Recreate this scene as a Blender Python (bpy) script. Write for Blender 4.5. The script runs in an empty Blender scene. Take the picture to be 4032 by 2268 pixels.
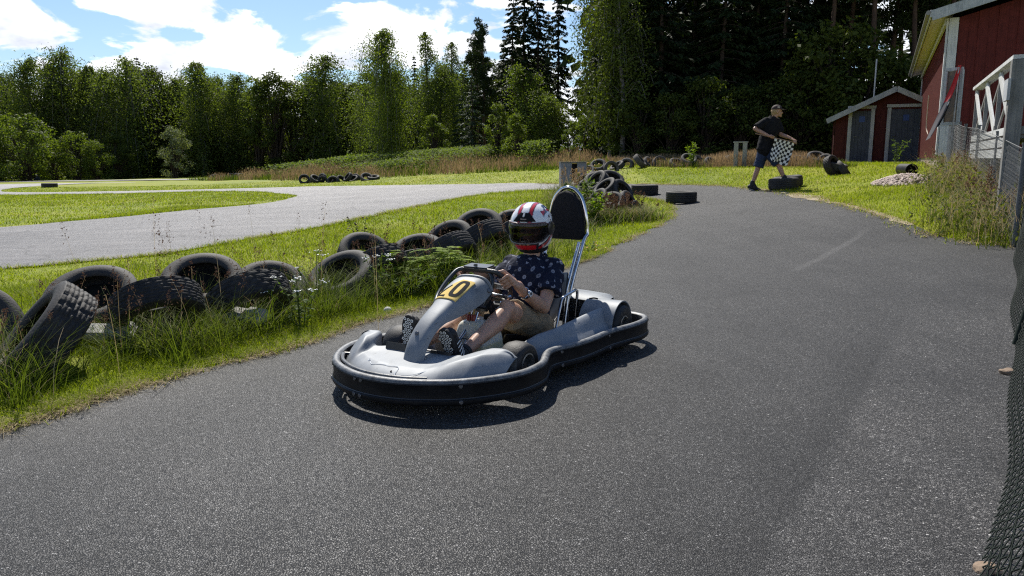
import bpy, bmesh, math, random
from mathutils import Vector, Matrix, Euler, noise as mnoise
import numpy as np
random.seed(7); RNG = np.random.default_rng(11)
SC = bpy.context.scene; COL = SC.collection
R = math.radians

# ---------------------------------------------------------------- helpers
def link(o, parent=None):
    COL.objects.link(o)
    if parent is not None: o.parent = parent
    return o
def tag(o, label=None, cat=None, group=None, kind=None):
    if label: o['label'] = label
    if cat: o['category'] = cat
    if group: o['group'] = group
    if kind: o['kind'] = kind
    return o
def empty(name, loc=(0, 0, 0), rot=(0, 0, 0), parent=None):
    o = bpy.data.objects.new(name, None); o.empty_display_size = .2
    o.location = loc; o.rotation_euler = rot
    return link(o, parent)
def mesh_np(name, V, F, mats=(), smooth=False, midx=None, uv=None):
    """V (n,3) array, F (m,k) array of equal-sized faces or list of lists"""
    me = bpy.data.meshes.new(name)
    V = np.asarray(V, np.float32)
    if isinstance(F, np.ndarray):
        m, k = F.shape
        me.vertices.add(len(V)); me.vertices.foreach_set('co', V.ravel())
        me.loops.add(m*k); me.loops.foreach_set('vertex_index', F.astype(np.int32).ravel())
        me.polygons.add(m)
        me.polygons.foreach_set('loop_start', np.arange(0, m*k, k, dtype=np.int32))
        me.polygons.foreach_set('loop_total', np.full(m, k, np.int32))
        me.update(calc_edges=True)
    else:
        me.from_pydata([tuple(map(float, v)) for v in V], [], F); me.update()
    for mt in mats: me.materials.append(mt)
    if midx is not None: me.polygons.foreach_set('material_index', np.asarray(midx, np.int32))
    if smooth: me.polygons.foreach_set('use_smooth', np.ones(len(me.polygons), bool))
    me.update()
    return me
def add(name, me, parent=None, loc=None, rot=None, mat=None):
    if mat is not None and not len(me.materials): me.materials.append(mat)
    o = bpy.data.objects.new(name, me); link(o, parent)
    if loc is not None: o.location = loc
    if rot is not None: o.rotation_euler = rot
    return o
class MB:
    """collects shapes into one mesh"""
    def __init__(s): s.v = []; s.f = []; s.m = []; s.cur = 0
    def raw(s, V, F):
        b = len(s.v); s.v += [tuple(map(float, p)) for p in V]
        for f in F: s.f.append([i+b for i in f]); s.m.append(s.cur)
        return s
    def box(s, c, size, rot=None, bev=0.0):
        bm = bmesh.new(); bmesh.ops.create_cube(bm, size=1)
        bmesh.ops.scale(bm, vec=size, verts=bm.verts)
        if bev > 0: bmesh.ops.bevel(bm, geom=bm.edges[:], offset=bev, segments=2, affect='EDGES', clamp_overlap=True)
        M = Matrix.Translation(Vector(c))
        if rot is not None: M = M @ (rot.to_4x4() if not isinstance(rot, tuple) else Euler(rot).to_matrix().to_4x4())
        bm.transform(M); s.bm(bm); return s
    def bm(s, bm):
        bm.verts.index_update(); s.raw([v.co for v in bm.verts], [[v.index for v in f.verts] for f in bm.faces]); bm.free()
    def tube(s, pts, r, n=10, closed=False, caps=True, sub=0):
        pts = [Vector(p) for p in pts]
        if sub: pts = catmull(pts, sub, closed)
        N = len(pts); rr = r if hasattr(r, '__len__') else [r]*N
        if len(rr) != N: rr = list(np.interp(np.linspace(0, 1, N), np.linspace(0, 1, len(rr)), rr))
        up = None; V = []; F = []
        for i, p in enumerate(pts):
            a = pts[(i-1) % N] if closed or i > 0 else p
            b = pts[(i+1) % N] if closed or i < N-1 else p
            t = (b-a).normalized()
            if up is None:
                up = Vector((0, 0, 1)) if abs(t.z) < .9 else Vector((1, 0, 0))
            x = (up - t*up.dot(t)).normalized(); y = t.cross(x); up = x
            for k in range(n):
                an = 2*math.pi*k/n; V.append(p + (x*math.cos(an)+y*math.sin(an))*rr[i])
        for i in range(N if closed else N-1):
            for k in range(n):
                F.append([i*n+k, i*n+(k+1) % n, ((i+1) % N)*n+(k+1) % n, ((i+1) % N)*n+k])
        if caps and not closed:
            F.append(list(range(n-1, -1, -1))); F.append([(N-1)*n+k for k in range(n)])
        return s.raw(V, F)
    def lathe(s, prof, n=32, M=None, closed=False, arc=2*math.pi):
        """prof: (r,z) list; revolve about z, then matrix M"""
        full = abs(arc-2*math.pi) < 1e-6; cnt = n if full else n+1; K = len(prof)
        V = [];F = []
        for i in range(cnt):
            a = arc*i/n
            for r, z in prof:
                p = Vector((r*math.cos(a), r*math.sin(a), z)); V.append(M @ p if M is not None else p)
        for i in range(n):
            j = (i+1) % cnt
            for k in range(K if closed else K-1):
                k2 = (k+1) % K; F.append([i*K+k, j*K+k, j*K+k2, i*K+k2])
        return s.raw(V, F)
    def loft(s, rings, closed=True, caps=False):
        K = len(rings[0]); V = [p for r in rings for p in r]; F = []
        for i in range(len(rings)-1):
            for k in range(K if closed else K-1):
                k2 = (k+1) % K; F.append([i*K+k, i*K+k2, (i+1)*K+k2, (i+1)*K+k])
        if caps: F.append(list(range(K-1, -1, -1))); F.append([(len(rings)-1)*K+k for k in range(K)])
        return s.raw(V, F)
    def disc(s, c, nrm, r, n=12, h=0.0):
        nrm = Vector(nrm).normalized(); q = Vector((0, 0, 1)).rotation_difference(nrm).to_matrix().to_4x4()
        M = Matrix.Translation(Vector(c)) @ q
        return s.lathe([(0, h), (r*.8, h), (r, h*.6), (r, 0)], n, M)
    def build(s, name, mat=None, parent=None, smooth=True, angle=40, loc=None, rot=None):
        me = bpy.data.meshes.new(name); me.from_pydata(s.v, [], s.f)
        mats = mat if isinstance(mat, (list, tuple)) else [mat]
        for m in mats:
            if m is not None: me.materials.append(m)
        if len(mats) > 1: me.polygons.foreach_set('material_index', s.m)
        me.update()
        bm = bmesh.new(); bm.from_mesh(me); bmesh.ops.recalc_face_normals(bm, faces=bm.faces)
        for e in bm.edges:
            if len(e.link_faces) == 2: e.smooth = e.calc_face_angle(0) < R(angle)
        for f in bm.faces: f.smooth = smooth
        bm.to_mesh(me); bm.free(); me.update()
        return add(name, me, parent, loc, rot)
def catmull(pts, sub, closed=False):
    pts = [Vector(p) for p in pts]; N = len(pts); out = []
    for i in range(N if closed else N-1):
        if closed: a, b, c, d = pts[(i-1) % N], pts[i], pts[(i+1) % N], pts[(i+2) % N]
        else: a, b, c, d = pts[max(i-1, 0)], pts[i], pts[i+1], pts[min(i+2, N-1)]
        for k in range(sub):
            t = k/sub
            out.append(.5*((2*b)+(c-a)*t+(2*a-5*b+4*c-d)*t*t+(3*b-a-3*c+d)*t**3))
    if not closed: out.append(pts[-1].copy())
    return out
def blob(parts, voxel=.006, smooth=6, name='tmp', factor=.5):
    """parts: ('cap',a,b,ra,rb[,flat_a,flat_b]) or ('ell',c,(rx,ry,rz),rotmatrix|None) merged to ONE continuous surface"""
    mb = MB()
    for p in parts:
        if p[0] == 'cap':
            a, b, ra, rb = Vector(p[1]), Vector(p[2]), p[3], p[4]
            fa = p[5] if len(p) > 5 else False; fb = p[6] if len(p) > 6 else False
            d = (b-a); L = d.length; t = d/L if L > 1e-9 else Vector((0, 0, 1))
            prof = []
            if fa: prof += [(0, 0), (ra, 0)]
            else: prof += [(ra*math.sin(x), -ra*math.cos(x)) for x in np.linspace(0, math.pi/2, 6)]
            if fb: prof += [(rb, L), (0, L)]
            else: prof += [(rb*math.sin(x), L+rb*math.cos(x)) for x in np.linspace(math.pi/2, 0, 6)]
            M = Matrix.Translation(a) @ Vector((0, 0, 1)).rotation_difference(t).to_matrix().to_4x4()
            mb.lathe(prof, 18, M)
        else:
            c, rad, rot = Vector(p[1]), p[2], p[3] if len(p) > 3 else None
            bm = bmesh.new(); bmesh.ops.create_icosphere(bm, subdivisions=3, radius=1)
            M = Matrix.Translation(c) @ (rot.to_4x4() if rot is not None else Matrix.Identity(4)) @ Matrix.Diagonal((*rad, 1))
            bm.transform(M); mb.bm(bm)
    me = bpy.data.meshes.new(name); me.from_pydata(mb.v, [], mb.f); me.update()
    bm = bmesh.new(); bm.from_mesh(me); bmesh.ops.remove_doubles(bm, verts=bm.verts, dist=1e-5)
    bmesh.ops.recalc_face_normals(bm, faces=bm.faces); bm.to_mesh(me); bm.free()
    o = bpy.data.objects.new(name, me); COL.objects.link(o)
    m = o.modifiers.new('r', 'REMESH'); m.mode = 'VOXEL'; m.voxel_size = voxel; m.use_smooth_shade = True
    if smooth:
        m = o.modifiers.new('s', 'SMOOTH'); m.factor = factor; m.iterations = smooth
    dg = bpy.context.evaluated_depsgraph_get(); dg.update()
    out = bpy.data.meshes.new_from_object(o.evaluated_get(dg))
    bpy.data.objects.remove(o); bpy.data.meshes.remove(me)
    out.name = name
    out.polygons.foreach_set('use_smooth', np.ones(len(out.polygons), bool))
    return out
def get_co(me):
    a = np.empty(len(me.vertices)*3, np.float32); me.vertices.foreach_get('co', a); return a.reshape(-1, 3)
def get_no(me):
    a = np.empty(len(me.vertices)*3, np.float32); me.vertices.foreach_get('normal', a); return a.reshape(-1, 3)
def set_co(me, a):
    me.vertices.foreach_set('co', np.asarray(a, np.float32).ravel()); me.update()
def wrinkle(me, amp, scale, stretch=(1, 1, 1), seed=0):
    co = get_co(me); no = get_no(me)
    d = np.array([mnoise.fractal(Vector((c[0]*scale*stretch[0]+seed, c[1]*scale*stretch[1], c[2]*scale*stretch[2])), 1, 2, 3) for c in co])
    set_co(me, co+no*(d*amp)[:, None])
def face_colors(me, fn, name='Col'):
    """paint pattern of the thing itself: fn(co)->(n,3) linear colours per vertex"""
    co = get_co(me); c = np.ones((len(co), 4), np.float32); c[:, :3] = fn(co)
    at = me.color_attributes.new(name, 'FLOAT_COLOR', 'POINT'); at.data.foreach_set('color', c.ravel())

# ---------------------------------------------------------------- materials
MATS = {}
def nodes(name):
    m = bpy.data.materials.new(name); m.use_nodes = True; nt = m.node_tree; nt.nodes.clear()
    out = nt.nodes.new('ShaderNodeOutputMaterial'); MATS[name] = m
    return m, nt, out
def N(nt, t, **kw):
    n = nt.nodes.new(t)
    for k, v in kw.items():
        if k.startswith('i_'):
            n.inputs[k[2:].replace('_', ' ')].default_value = v
        else: setattr(n, k, v)
    return n
def ramp(nt, stops, interp='LINEAR'):
    r = nt.nodes.new('ShaderNodeValToRGB'); e = r.color_ramp; e.interpolation = interp
    while len(e.elements) < len(stops): e.elements.new(.5)
    for el, (p, c) in zip(e.elements, stops):
        el.position = p; el.color = (*c, 1) if len(c) == 3 else c
    return r
def noise(nt, scale, detail=4, rough=.55, vec=None, dist=0):
    n = nt.nodes.new('ShaderNodeTexNoise'); n.inputs['Scale'].default_value = scale
    n.inputs['Detail'].default_value = detail; n.inputs['Roughness'].default_value = rough
    n.inputs['Distortion'].default_value = dist
    if vec is not None: nt.links.new(vec, n.inputs['Vector'])
    return n
def objco(nt, scale=None):
    t = nt.nodes.new('ShaderNodeTexCoord'); o = t.outputs['Object']
    if scale is not None:
        mp = nt.nodes.new('ShaderNodeMapping'); mp.inputs['Scale'].default_value = scale
        nt.links.new(o, mp.inputs['Vector']); o = mp.outputs['Vector']
    return o
def mixc(nt, fac, a, b, mode='MIX'):
    m = nt.nodes.new('ShaderNodeMix'); m.data_type = 'RGBA'; m.blend_type = mode
    for sock, v in ((m.inputs[0], fac), (m.inputs[6], a), (m.inputs[7], b)):
        if hasattr(v, 'is_output'): nt.links.new(v, sock)
        elif isinstance(v, (int, float)): sock.default_value = v
        else: sock.default_value = (*v, 1) if len(v) == 3 else v
    return m.outputs[2]
def pmat(name, col, rough=.5, metal=0., col2=None, nscale=8., spec=.5, bump=0., bscale=60., coat=0., detail=5, stretch=None, rvar=0.):
    m, nt, out = nodes(name); b = N(nt, 'ShaderNodeBsdfPrincipled')
    b.inputs['Roughness'].default_value = rough; b.inputs['Metallic'].default_value = metal
    b.inputs['Specular IOR Level'].default_value = spec; b.inputs['Coat Weight'].default_value = coat
    vec = objco(nt, stretch)
    if col2 is not None:
        n = noise(nt, nscale, detail, .6, vec); r = ramp(nt, [(.35, col), (.68, col2)])
        nt.links.new(n.outputs['Fac'], r.inputs['Fac']); nt.links.new(r.outputs['Color'], b.inputs['Base Color'])
        if rvar:
            mr = N(nt, 'ShaderNodeMapRange'); mr.inputs['To Min'].default_value = rough-rvar; mr.inputs['To Max'].default_value = rough+rvar
            nt.links.new(n.outputs['Fac'], mr.inputs['Value']); nt.links.new(mr.outputs['Result'], b.inputs['Roughness'])
    else: b.inputs['Base Color'].default_value = (*col, 1)
    if bump:
        n2 = noise(nt, bscale, 4, .6, vec); bp = N(nt, 'ShaderNodeBump'); bp.inputs['Strength'].default_value = bump; bp.inputs['Distance'].default_value = .01
        nt.links.new(n2.outputs['Fac'], bp.inputs['Height']); nt.links.new(bp.outputs['Normal'], b.inputs['Normal'])
    nt.links.new(b.outputs['BSDF'], out.inputs['Surface']); return m
def vcmat(name, rough=.3, coat=0., bump=0, bscale=60., sub=0., dirt=0.):
    m, nt, out = nodes(name); b = N(nt, 'ShaderNodeBsdfPrincipled'); a = N(nt, 'ShaderNodeAttribute', attribute_name='Col')
    b.inputs['Roughness'].default_value = rough; b.inputs['Coat Weight'].default_value = coat
    c = a.outputs['Color']
    if dirt:
        n = noise(nt, 25, 5, .6, objco(nt)); r = ramp(nt, [(.3, (1-dirt,)*3), (.7, (1, 1, 1))]); nt.links.new(n.outputs['Fac'], r.inputs['Fac'])
        c = mixc(nt, 1., c, r.outputs['Color'], 'MULTIPLY')
    nt.links.new(c, b.inputs['Base Color'])
    if bump:
        n2 = noise(nt, bscale, 4, .6, objco(nt)); bp = N(nt, 'ShaderNodeBump'); bp.inputs['Strength'].default_value = bump; bp.inputs['Distance'].default_value = .004
        nt.links.new(n2.outputs['Fac'], bp.inputs['Height']); nt.links.new(bp.outputs['Normal'], b.inputs['Normal'])
    nt.links.new(b.outputs['BSDF'], out.inputs['Surface']); return m
def leafmat(name, c1, c2, trans=.35, rough=.5, nscale=.6, spec=.4, tcol=None):
    """diffuse + translucent leaf, colour varies in clumps"""
    m, nt, out = nodes(name); b = N(nt, 'ShaderNodeBsdfPrincipled'); b.inputs['Roughness'].default_value = rough
    b.inputs['Specular IOR Level'].default_value = spec*.3; b.inputs['Roughness'].default_value = max(rough, .65)
    g = N(nt, 'ShaderNodeNewGeometry'); oi = N(nt, 'ShaderNodeObjectInfo')
    n = noise(nt, nscale, 3, .6, objco(nt))
    ad = N(nt, 'ShaderNodeMath', operation='ADD'); nt.links.new(n.outputs['Fac'], ad.inputs[0])
    mu = N(nt, 'ShaderNodeMath', operation='MULTIPLY_ADD'); nt.links.new(g.outputs['Random Per Island'], mu.inputs[0]); mu.inputs[1].default_value = .5; mu.inputs[2].default_value = -.25
    nt.links.new(mu.outputs[0], ad.inputs[1])
    ad2 = N(nt, 'ShaderNodeMath', operation='MULTIPLY_ADD'); nt.links.new(oi.outputs['Random'], ad2.inputs[0]); ad2.inputs[1].default_value = .3; nt.links.new(ad.outputs[0], ad2.inputs[2])
    r = ramp(nt, [(.25, c1), (.95, c2)]); nt.links.new(ad2.outputs[0], r.inputs['Fac'])
    nt.links.new(r.outputs['Color'], b.inputs['Base Color'])
    t = N(nt, 'ShaderNodeBsdfTranslucent')
    tc = mixc(nt, 1., r.outputs['Color'], tcol or (1.5, 1.6, .5), 'MULTIPLY'); nt.links.new(tc, t.inputs['Color'])
    mx = N(nt, 'ShaderNodeMixShader'); mx.inputs[0].default_value = trans
    nt.links.new(b.outputs['BSDF'], mx.inputs[1]); nt.links.new(t.outputs['BSDF'], mx.inputs[2])
    nt.links.new(mx.outputs[0], out.inputs['Surface']); return m

# ---------------------------------------------------------------- camera, sun, sky
cd = bpy.data.cameras.new('camera'); CAM = bpy.data.objects.new('camera', cd); COL.objects.link(CAM)
CAM.location = (0, 0, 1.2); CAM.rotation_euler = (R(90-9.5), 0, 0)
cd.sensor_width = 36; cd.lens = 36*3028/4032; cd.clip_start = .05; cd.clip_end = 2000
SC.camera = CAM
SUN_AZ, SUN_EL = R(-14), R(49)
sd = bpy.data.lights.new('sun', 'SUN'); sd.energy = 5.0; sd.angle = R(.5); sd.color = (1, .95, .86)
SUN = bpy.data.objects.new('sun', sd); COL.objects.link(SUN)
sv = Vector((math.sin(SUN_AZ)*math.cos(SUN_EL), math.cos(SUN_AZ)*math.cos(SUN_EL), math.sin(SUN_EL)))
SUN.rotation_euler = (-sv).to_track_quat('-Z', 'Y').to_euler(); SUN.location = sv*50
w = bpy.data.worlds.new('World'); SC.world = w; w.use_nodes = True; nt = w.node_tree; nt.nodes.clear()
wo = N(nt, 'ShaderNodeOutputWorld'); bg = N(nt, 'ShaderNodeBackground'); nt.links.new(bg.outputs[0], wo.inputs['Surface'])
sky = N(nt, 'ShaderNodeTexSky', sky_type='NISHITA'); sky.sun_disc = False; sky.sun_elevation = SUN_EL; sky.sun_rotation = SUN_AZ % (2*math.pi)
sky.air_density = 1.0; sky.dust_density = .6; sky.ozone_density = 1.6
tc = N(nt, 'ShaderNodeTexCoord'); sep = N(nt, 'ShaderNodeSeparateXYZ'); nt.links.new(tc.outputs['Generated'], sep.inputs[0])
def mth(op, a, b=None, c=None, clamp=False):
    n = nt.nodes.new('ShaderNodeMath'); n.operation = op; n.use_clamp = clamp
    for i, v in enumerate((a, b, c)):
        if v is None: continue
        if hasattr(v, 'is_output'): nt.links.new(v, n.inputs[i])
        else: n.inputs[i].default_value = v
    return n.outputs[0]
az = mth('ARCTAN2', sep.outputs['X'], sep.outputs['Y']); el = mth('ARCSINE', sep.outputs['Z'])
cmb = N(nt, 'ShaderNodeCombineXYZ'); nt.links.new(mth('MULTIPLY', az, 1.0), cmb.inputs[0]); nt.links.new(mth('MULTIPLY', el, 2.0), cmb.inputs[1])
n1 = noise(nt, 7.5, 10, .56, cmb.outputs[0], .35)
# cumulus banks (azimuth, elevation, size az, size el, weight) over a low band
bias = mth('MULTIPLY', mth('SUBTRACT', R(9.5), el), 2.2)
for a, e, sa, se, wt in [(-24.5, 10.4, 4.2, 2.2, .34), (-34.5, 9.4, 3.2, 1.3, .26), (-29.8, 11.2, 1.3, 1.6, -.26), (-14, 11.4, 5, .9, -.24), (0, 12.2, 9, 1.2, -.25), (-1.6, 10.9, 2.0, .42, .44), (-27.6, 8.7, 2.4, .5, -.26), (-15.5, 9.0, 1.0, .35, -.22), (-13.5, 5.7, 2.4, .42, -.6), (-20.5, 5.6, 2.2, .5, -.66), (-6.0, 5.6, 2.6, .5, -.5), (-33, 6.4, 2.0, .4, -.3), (-22.5, 8.0, 1.5, .35, -.36), (-2.2, 7.4, 1.5, .4, -.4), (2.5, 9.0, 1.4, .5, -.3), (-11, 7.9, 6.5, 1.25, .22), (-3, 8.4, 3.5, .8, .16), (-19, 8.2, 2.0, .5, .2)]:
    dx = mth('DIVIDE', mth('SUBTRACT', az, R(a)), R(sa)); dy = mth('DIVIDE', mth('SUBTRACT', el, R(e)), R(se))
    g = mth('EXPONENT', mth('MULTIPLY', mth('ADD', mth('MULTIPLY', dx, dx), mth('MULTIPLY', dy, dy)), -1.0))
    bias = mth('ADD', bias, mth('MULTIPLY', g, wt))
bias = mth('MAXIMUM', bias, -.30)
dens = mth('ADD', mth('MULTIPLY_ADD', n1.outputs['Fac'], 2.3, -.65), bias)
mr = N(nt, 'ShaderNodeMapRange', interpolation_type='SMOOTHSTEP'); mr.inputs['From Min'].default_value = .48; mr.inputs['From Max'].default_value = .62
nt.links.new(dens, mr.inputs['Value'])
n2 = noise(nt, 9, 5, .55, cmb.outputs[0]); r2 = ramp(nt, [(.34, (6.2, 6.6, 7.6)), (.47, (9.5, 9.8, 10.4)), (.6, (12.5, 12.6, 12.8))]); nt.links.new(n2.outputs['Fac'], r2.inputs['Fac'])
skyt = mixc(nt, 1., sky.outputs['Color'], (.74, .87, 1.02), 'MULTIPLY')
cm = mixc(nt, mr.outputs['Result'], skyt, r2.outputs['Color'])
nt.links.new(cm, bg.inputs['Color']); bg.inputs['Strength'].default_value = .085
SC.view_settings.view_transform = 'Standard'; SC.view_settings.look = 'None'; SC.view_settings.gamma = 1; SC.view_settings.exposure = 0.5
SC.cycles.max_bounces = 6; SC.cycles.diffuse_bounces = 3; SC.cycles.glossy_bounces = 3; SC.cycles.transmission_bounces = 5; SC.cycles.transparent_max_bounces = 8
SC.cycles.use_denoising = False; SC.cycles.pixel_filter_type = 'BLACKMAN_HARRIS'; SC.cycles.filter_width = 1.2; SC.cycles.sample_clamp_indirect = 6
# ---------------------------------------------------------------- terrain height
import numpy as np
CTRL = np.array([
(0,0,0),(-3,2,0),(3,2,.03),(0,3,0),(-2.3,3.3,0),(0,5,0),(1,5,0),(-3,5,0),(2.6,5,.06),(5,7.5,.31),(5.19,9,.283),(5.02,10,.388),
(5.4,12.5,.475),(5.6,15,.522),(5.36,16.8,.543),(3.45,15.8,.315),(3.09,18,.377),(1.75,13.5,.14),(2.8,13.5,.21),(3.5,21.7,.515),
(1.62,23.5,.437),(-1.3,29,.29),(-6,36,.1),(1.65,21.5,.47),(.98,20,.42),(-.85,19,.34),(-1.9,14,.26),(-3.2,10.5,.15),(-5.5,8.2,.03),
(-9.3,14,-.02),(-8.9,17.5,-.04),(-7.1,20,.01),(-7.1,25,.03),(-21.8,33,-.27),(-26.4,40,-.4),(-26.8,45,-.4),(-55,90,-1.1),(-55,100,-1.03),
(-27,90,-.58),(-8.5,40,.04),(-28.1,58,-.5),(-23.6,62,-.39),(-31,57,-.535),(-39,72,-.74),(-38.3,58,-.68),(-47.5,72,-.88),(-21.4,60,-.35),(-11.2,42,-.07),(-10.3,33,-.02),(-15,52,.05),(-8,55,.95),(.27,45,1.05),(.2,32,.57),(-10,47,.3),
(4.3,27,.95),(6.5,25,.95),(8,19.3,.80),(13.2,26.9,1.09),(9,16.2,.96),(7.9,15.4,.74),(7.68,13,.74),(6.3,9,.5),(6.6,23,.93),(6,18.2,.63),
(0,80,1.2),(20,60,1.8),(30,40,1.6),(20,20,1.3),(15,10,1.0),(10,3,.6),(6,0,.3),(0,-5,0),(-10,0,0),(-20,10,-.1),(-40,30,-.5),
(-80,60,-1.2),(-60,150,-1.5),(0,150,1.2),(60,100,2),(-100,120,-1.8),(60,20,1.8),(-20,-10,0),(15,-8,.5),(100,200,2),(-150,220,-2),(-160,0,-1)],float)
def _U(r2): return np.where(r2>1e-12, .5*r2*np.log(np.maximum(r2,1e-12)), 0.)
def _fit():
    P=CTRL[:,:2]; n=len(P)
    D=((P[:,None]-P[None])**2).sum(-1)
    K=_U(D)+np.eye(n)*.6; Q=np.hstack([np.ones((n,1)),P])
    A=np.zeros((n+3,n+3)); A[:n,:n]=K; A[:n,n:]=Q; A[n:,:n]=Q.T
    return np.linalg.solve(A,np.concatenate([CTRL[:,2],np.zeros(3)]))
_W=_fit()
def height(x,y):
    x=np.asarray(x,float); y=np.asarray(y,float); sh=x.shape
    p=np.stack([x.ravel(),y.ravel()],1); out=np.empty(len(p))
    for i in range(0,len(p),20000):
        q=p[i:i+20000]; D=((q[:,None]-CTRL[None,:,:2])**2).sum(-1)
        out[i:i+20000]=_U(D)@_W[:-3]+_W[-3]+q@_W[-2:]
    return out.reshape(sh)
def hz(x,y): return float(height(np.array([x]),np.array([y]))[0])
# ---------------------------------------------------------------- ground, roads
from mathutils.geometry import delaunay_2d_cdt
def inpoly(px, py, poly):
    px = np.asarray(px); py = np.asarray(py); c = np.zeros(px.shape, bool); n = len(poly)
    for i in range(n):
        x1, y1 = poly[i]; x2, y2 = poly[(i+1) % n]
        if y1 == y2: continue
        k = ((y1 > py) != (y2 > py)) & (px < (x2-x1)*(py-y1)/(y2-y1)+x1); c ^= k
    return c
def smooth_poly(pts, sub=4):
    return [(p.x, p.y) for p in catmull([Vector((x, y, 0)) for x, y in pts], sub)]
def rough_edge(pts, amp, step=.12):
    out = []
    for i in range(len(pts)-1):
        a = Vector(pts[i]); b = Vector(pts[i+1]); L = (b-a).length; n = max(1, min(14, int(L/step)))
        nrm = Vector((-(b-a).y, (b-a).x)).normalized()
        for k in range(n):
            p = a.lerp(b, k/n); d = mnoise.fractal(Vector((p.x*2.3, p.y*2.3, .3)), 1, 2, 3)*amp
            out.append((p.x+nrm.x*d, p.y+nrm.y*d))
    out.append(pts[-1]); return out
strip_low = [(-5.2,-1.5),(-3.55,1.0),(-2.3, 3.3), (-2.14, 3.66), (-1.94, 4.08), (-1.66, 4.54), (-1.38, 4.94), (-1.14, 5.54), (-0.78, 6.1), (-.2,7.0),(0.35,7.85),(0.87, 8.72), (1.42, 10.06), (2.14, 11.74), (2.61, 12.88), (2.88, 13.84), (3.13, 15.1), (3.2, 16.3), (2.96, 17.34), (2.83, 18.22), (2.60, 18.9), (2.12, 19.5)]
strip_top = [(1.05, 19.98), (0.12, 19.8), (-0.85, 18.9), (-1.61, 16.64), (-2.12, 14.3), (-2.75, 12.14), (-3.29, 10.8), (-3.8, 9.92), (-4.21, 9.12), (-4.89, 8.62), (-5.51, 8.2),(-7.5,7.0),(-11,4.8),(-16,1.5)]
isl2_low = [(-17,6.5),(-12.5,10.8),(-9.3, 13.96), (-8.8, 15.1), (-8.16, 16.36), (-7.77, 18.66), (-6.77, 20.44), (-6.61, 22.04), (-6.82, 24.2),(-7.05,25.4)]
isl2_top = [(-7.58, 26.4), (-8.63, 28.12), (-9.74, 29.52), (-11.23, 30.48), (-12.89, 31.1), (-15.34, 31.0), (-18.16, 31.34), (-20.94, 31.64),(-34,33)]
isl3_low = [(-26.0, 39.4), (-24.37, 37.4), (-21.7, 35.9), (-19.49, 35.6), (-17.92, 35.8), (-14.58, 35.9), (-11.18, 35.66), (-8.32, 35.2), (-3.85, 31.54)]
far_edge = [(-1.3, 28.9), (1.65, 23.68), (2.45, 22.58), (3.46, 21.64), (4.3, 20.36), (5.01, 19.1), (5.41, 17.22), (5.59, 15.06), (5.52, 13.74), (5.39, 12.44), (5.15, 10.4), (5.08, 9.42), (5.11, 8.86), (5.10, 8.1), (5.4, 7.6),(6.2,6.6),(6.4,4.8),(6.0,3.1),(5.2,1.6),(4.4,.2),(3.4,-1.5)]
isl3_up = [(-26.6,40.3),(-27.45, 41.8), (-28.74, 44.9), (-30.47, 49.9), (-31.28, 54.1), (-30.8, 56.6), (-27.82, 57.4)]
lane2_up = [(-28.06, 57.9),(-32.32, 59.4), (-37.17, 60.9), (-44,58.3),(-50,55)]
S = lambda p, s=4: smooth_poly(p, s)
edge_low = rough_edge(S(strip_low), .05); edge_top = rough_edge(S(strip_top), .05)
edge_far = rough_edge(S(far_edge), .06)
island2 = rough_edge(S(isl2_low+isl2_top[:]), .05)
isl3_edge = rough_edge(S(isl3_low), .06, .3)
# road polygon 1: paddock road + near lane + joining curve (one connected asphalt sheet)
strip_poly = edge_low + edge_top[0:] + [(-16, -1.5)]
outer = [(3.4, -1.5), (-16, -1.5), (-34,1.5), (-48,14),(-48,40),(-50,55)] + S(lane2_up[::-1]) + S(isl3_up[::-1]) + isl3_edge + edge_far
island_polys = [edge_low + edge_top + [(-16, 1.5), (-9, -1.49)], island2]
lane3 = [(-70,72),(-45.66, 69.2), (-37.69, 68.3), (-23.44, 61.6),(-14,56),(-8,52),(-7.6,53.2),(-13,58),(-24.38, 64.1), (-36,71.5),(-46, 74.5), (-70,80)]
def on_road(x, y):
    c = inpoly(x, y, outer)
    for p in island_polys: c &= ~inpoly(x, y, p)
    return c | inpoly(x, y, lane3)
def sheet(name, boundary, holes, mat, dz, fine):
    """sheet on the terrain, filled with inner points (step grows with distance)"""
    loops = [boundary]+holes; V = []; E = []
    for lp in loops:
        b = len(V); V += [Vector((x, y)) for x, y in lp]; E += [(b+i, b+(i+1) % len(lp)) for i in range(len(lp))]
    P = []
    for x0, x1, y0, y1, st in fine:
        gx, gy = np.meshgrid(np.arange(x0, x1, st), np.arange(y0, y1, st)); P.append(np.stack([gx.ravel(), gy.ravel()], 1))
    P = np.concatenate(P)
    P = P[inpoly(P[:, 0], P[:, 1], boundary)]
    for h in holes: P = P[~inpoly(P[:, 0], P[:, 1], h)]
    V += [Vector(p) for p in P]
    vo, eo, fo, *_ = delaunay_2d_cdt(V, E, [], 1, 1e-4)
    A = np.array([(v.x, v.y) for v in vo]); F = np.array([list(f) for f in fo])
    c = A[F].mean(1); keep = inpoly(c[:, 0], c[:, 1], boundary)
    for h in holes: keep &= ~inpoly(c[:, 0], c[:, 1], h)
    F = F[keep]
    a, b, d = A[F[:, 0]], A[F[:, 1]], A[F[:, 2]]
    flip = ((b-a)[:, 0]*(d-a)[:, 1]-(b-a)[:, 1]*(d-a)[:, 0]) < 0
    F[flip] = F[flip][:, ::-1]
    Z = height(A[:, 0], A[:, 1])+dz
    me = mesh_np(name, np.column_stack([A, Z]), F, [mat], True)
    return tag(add(name, me), kind='structure')

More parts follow.
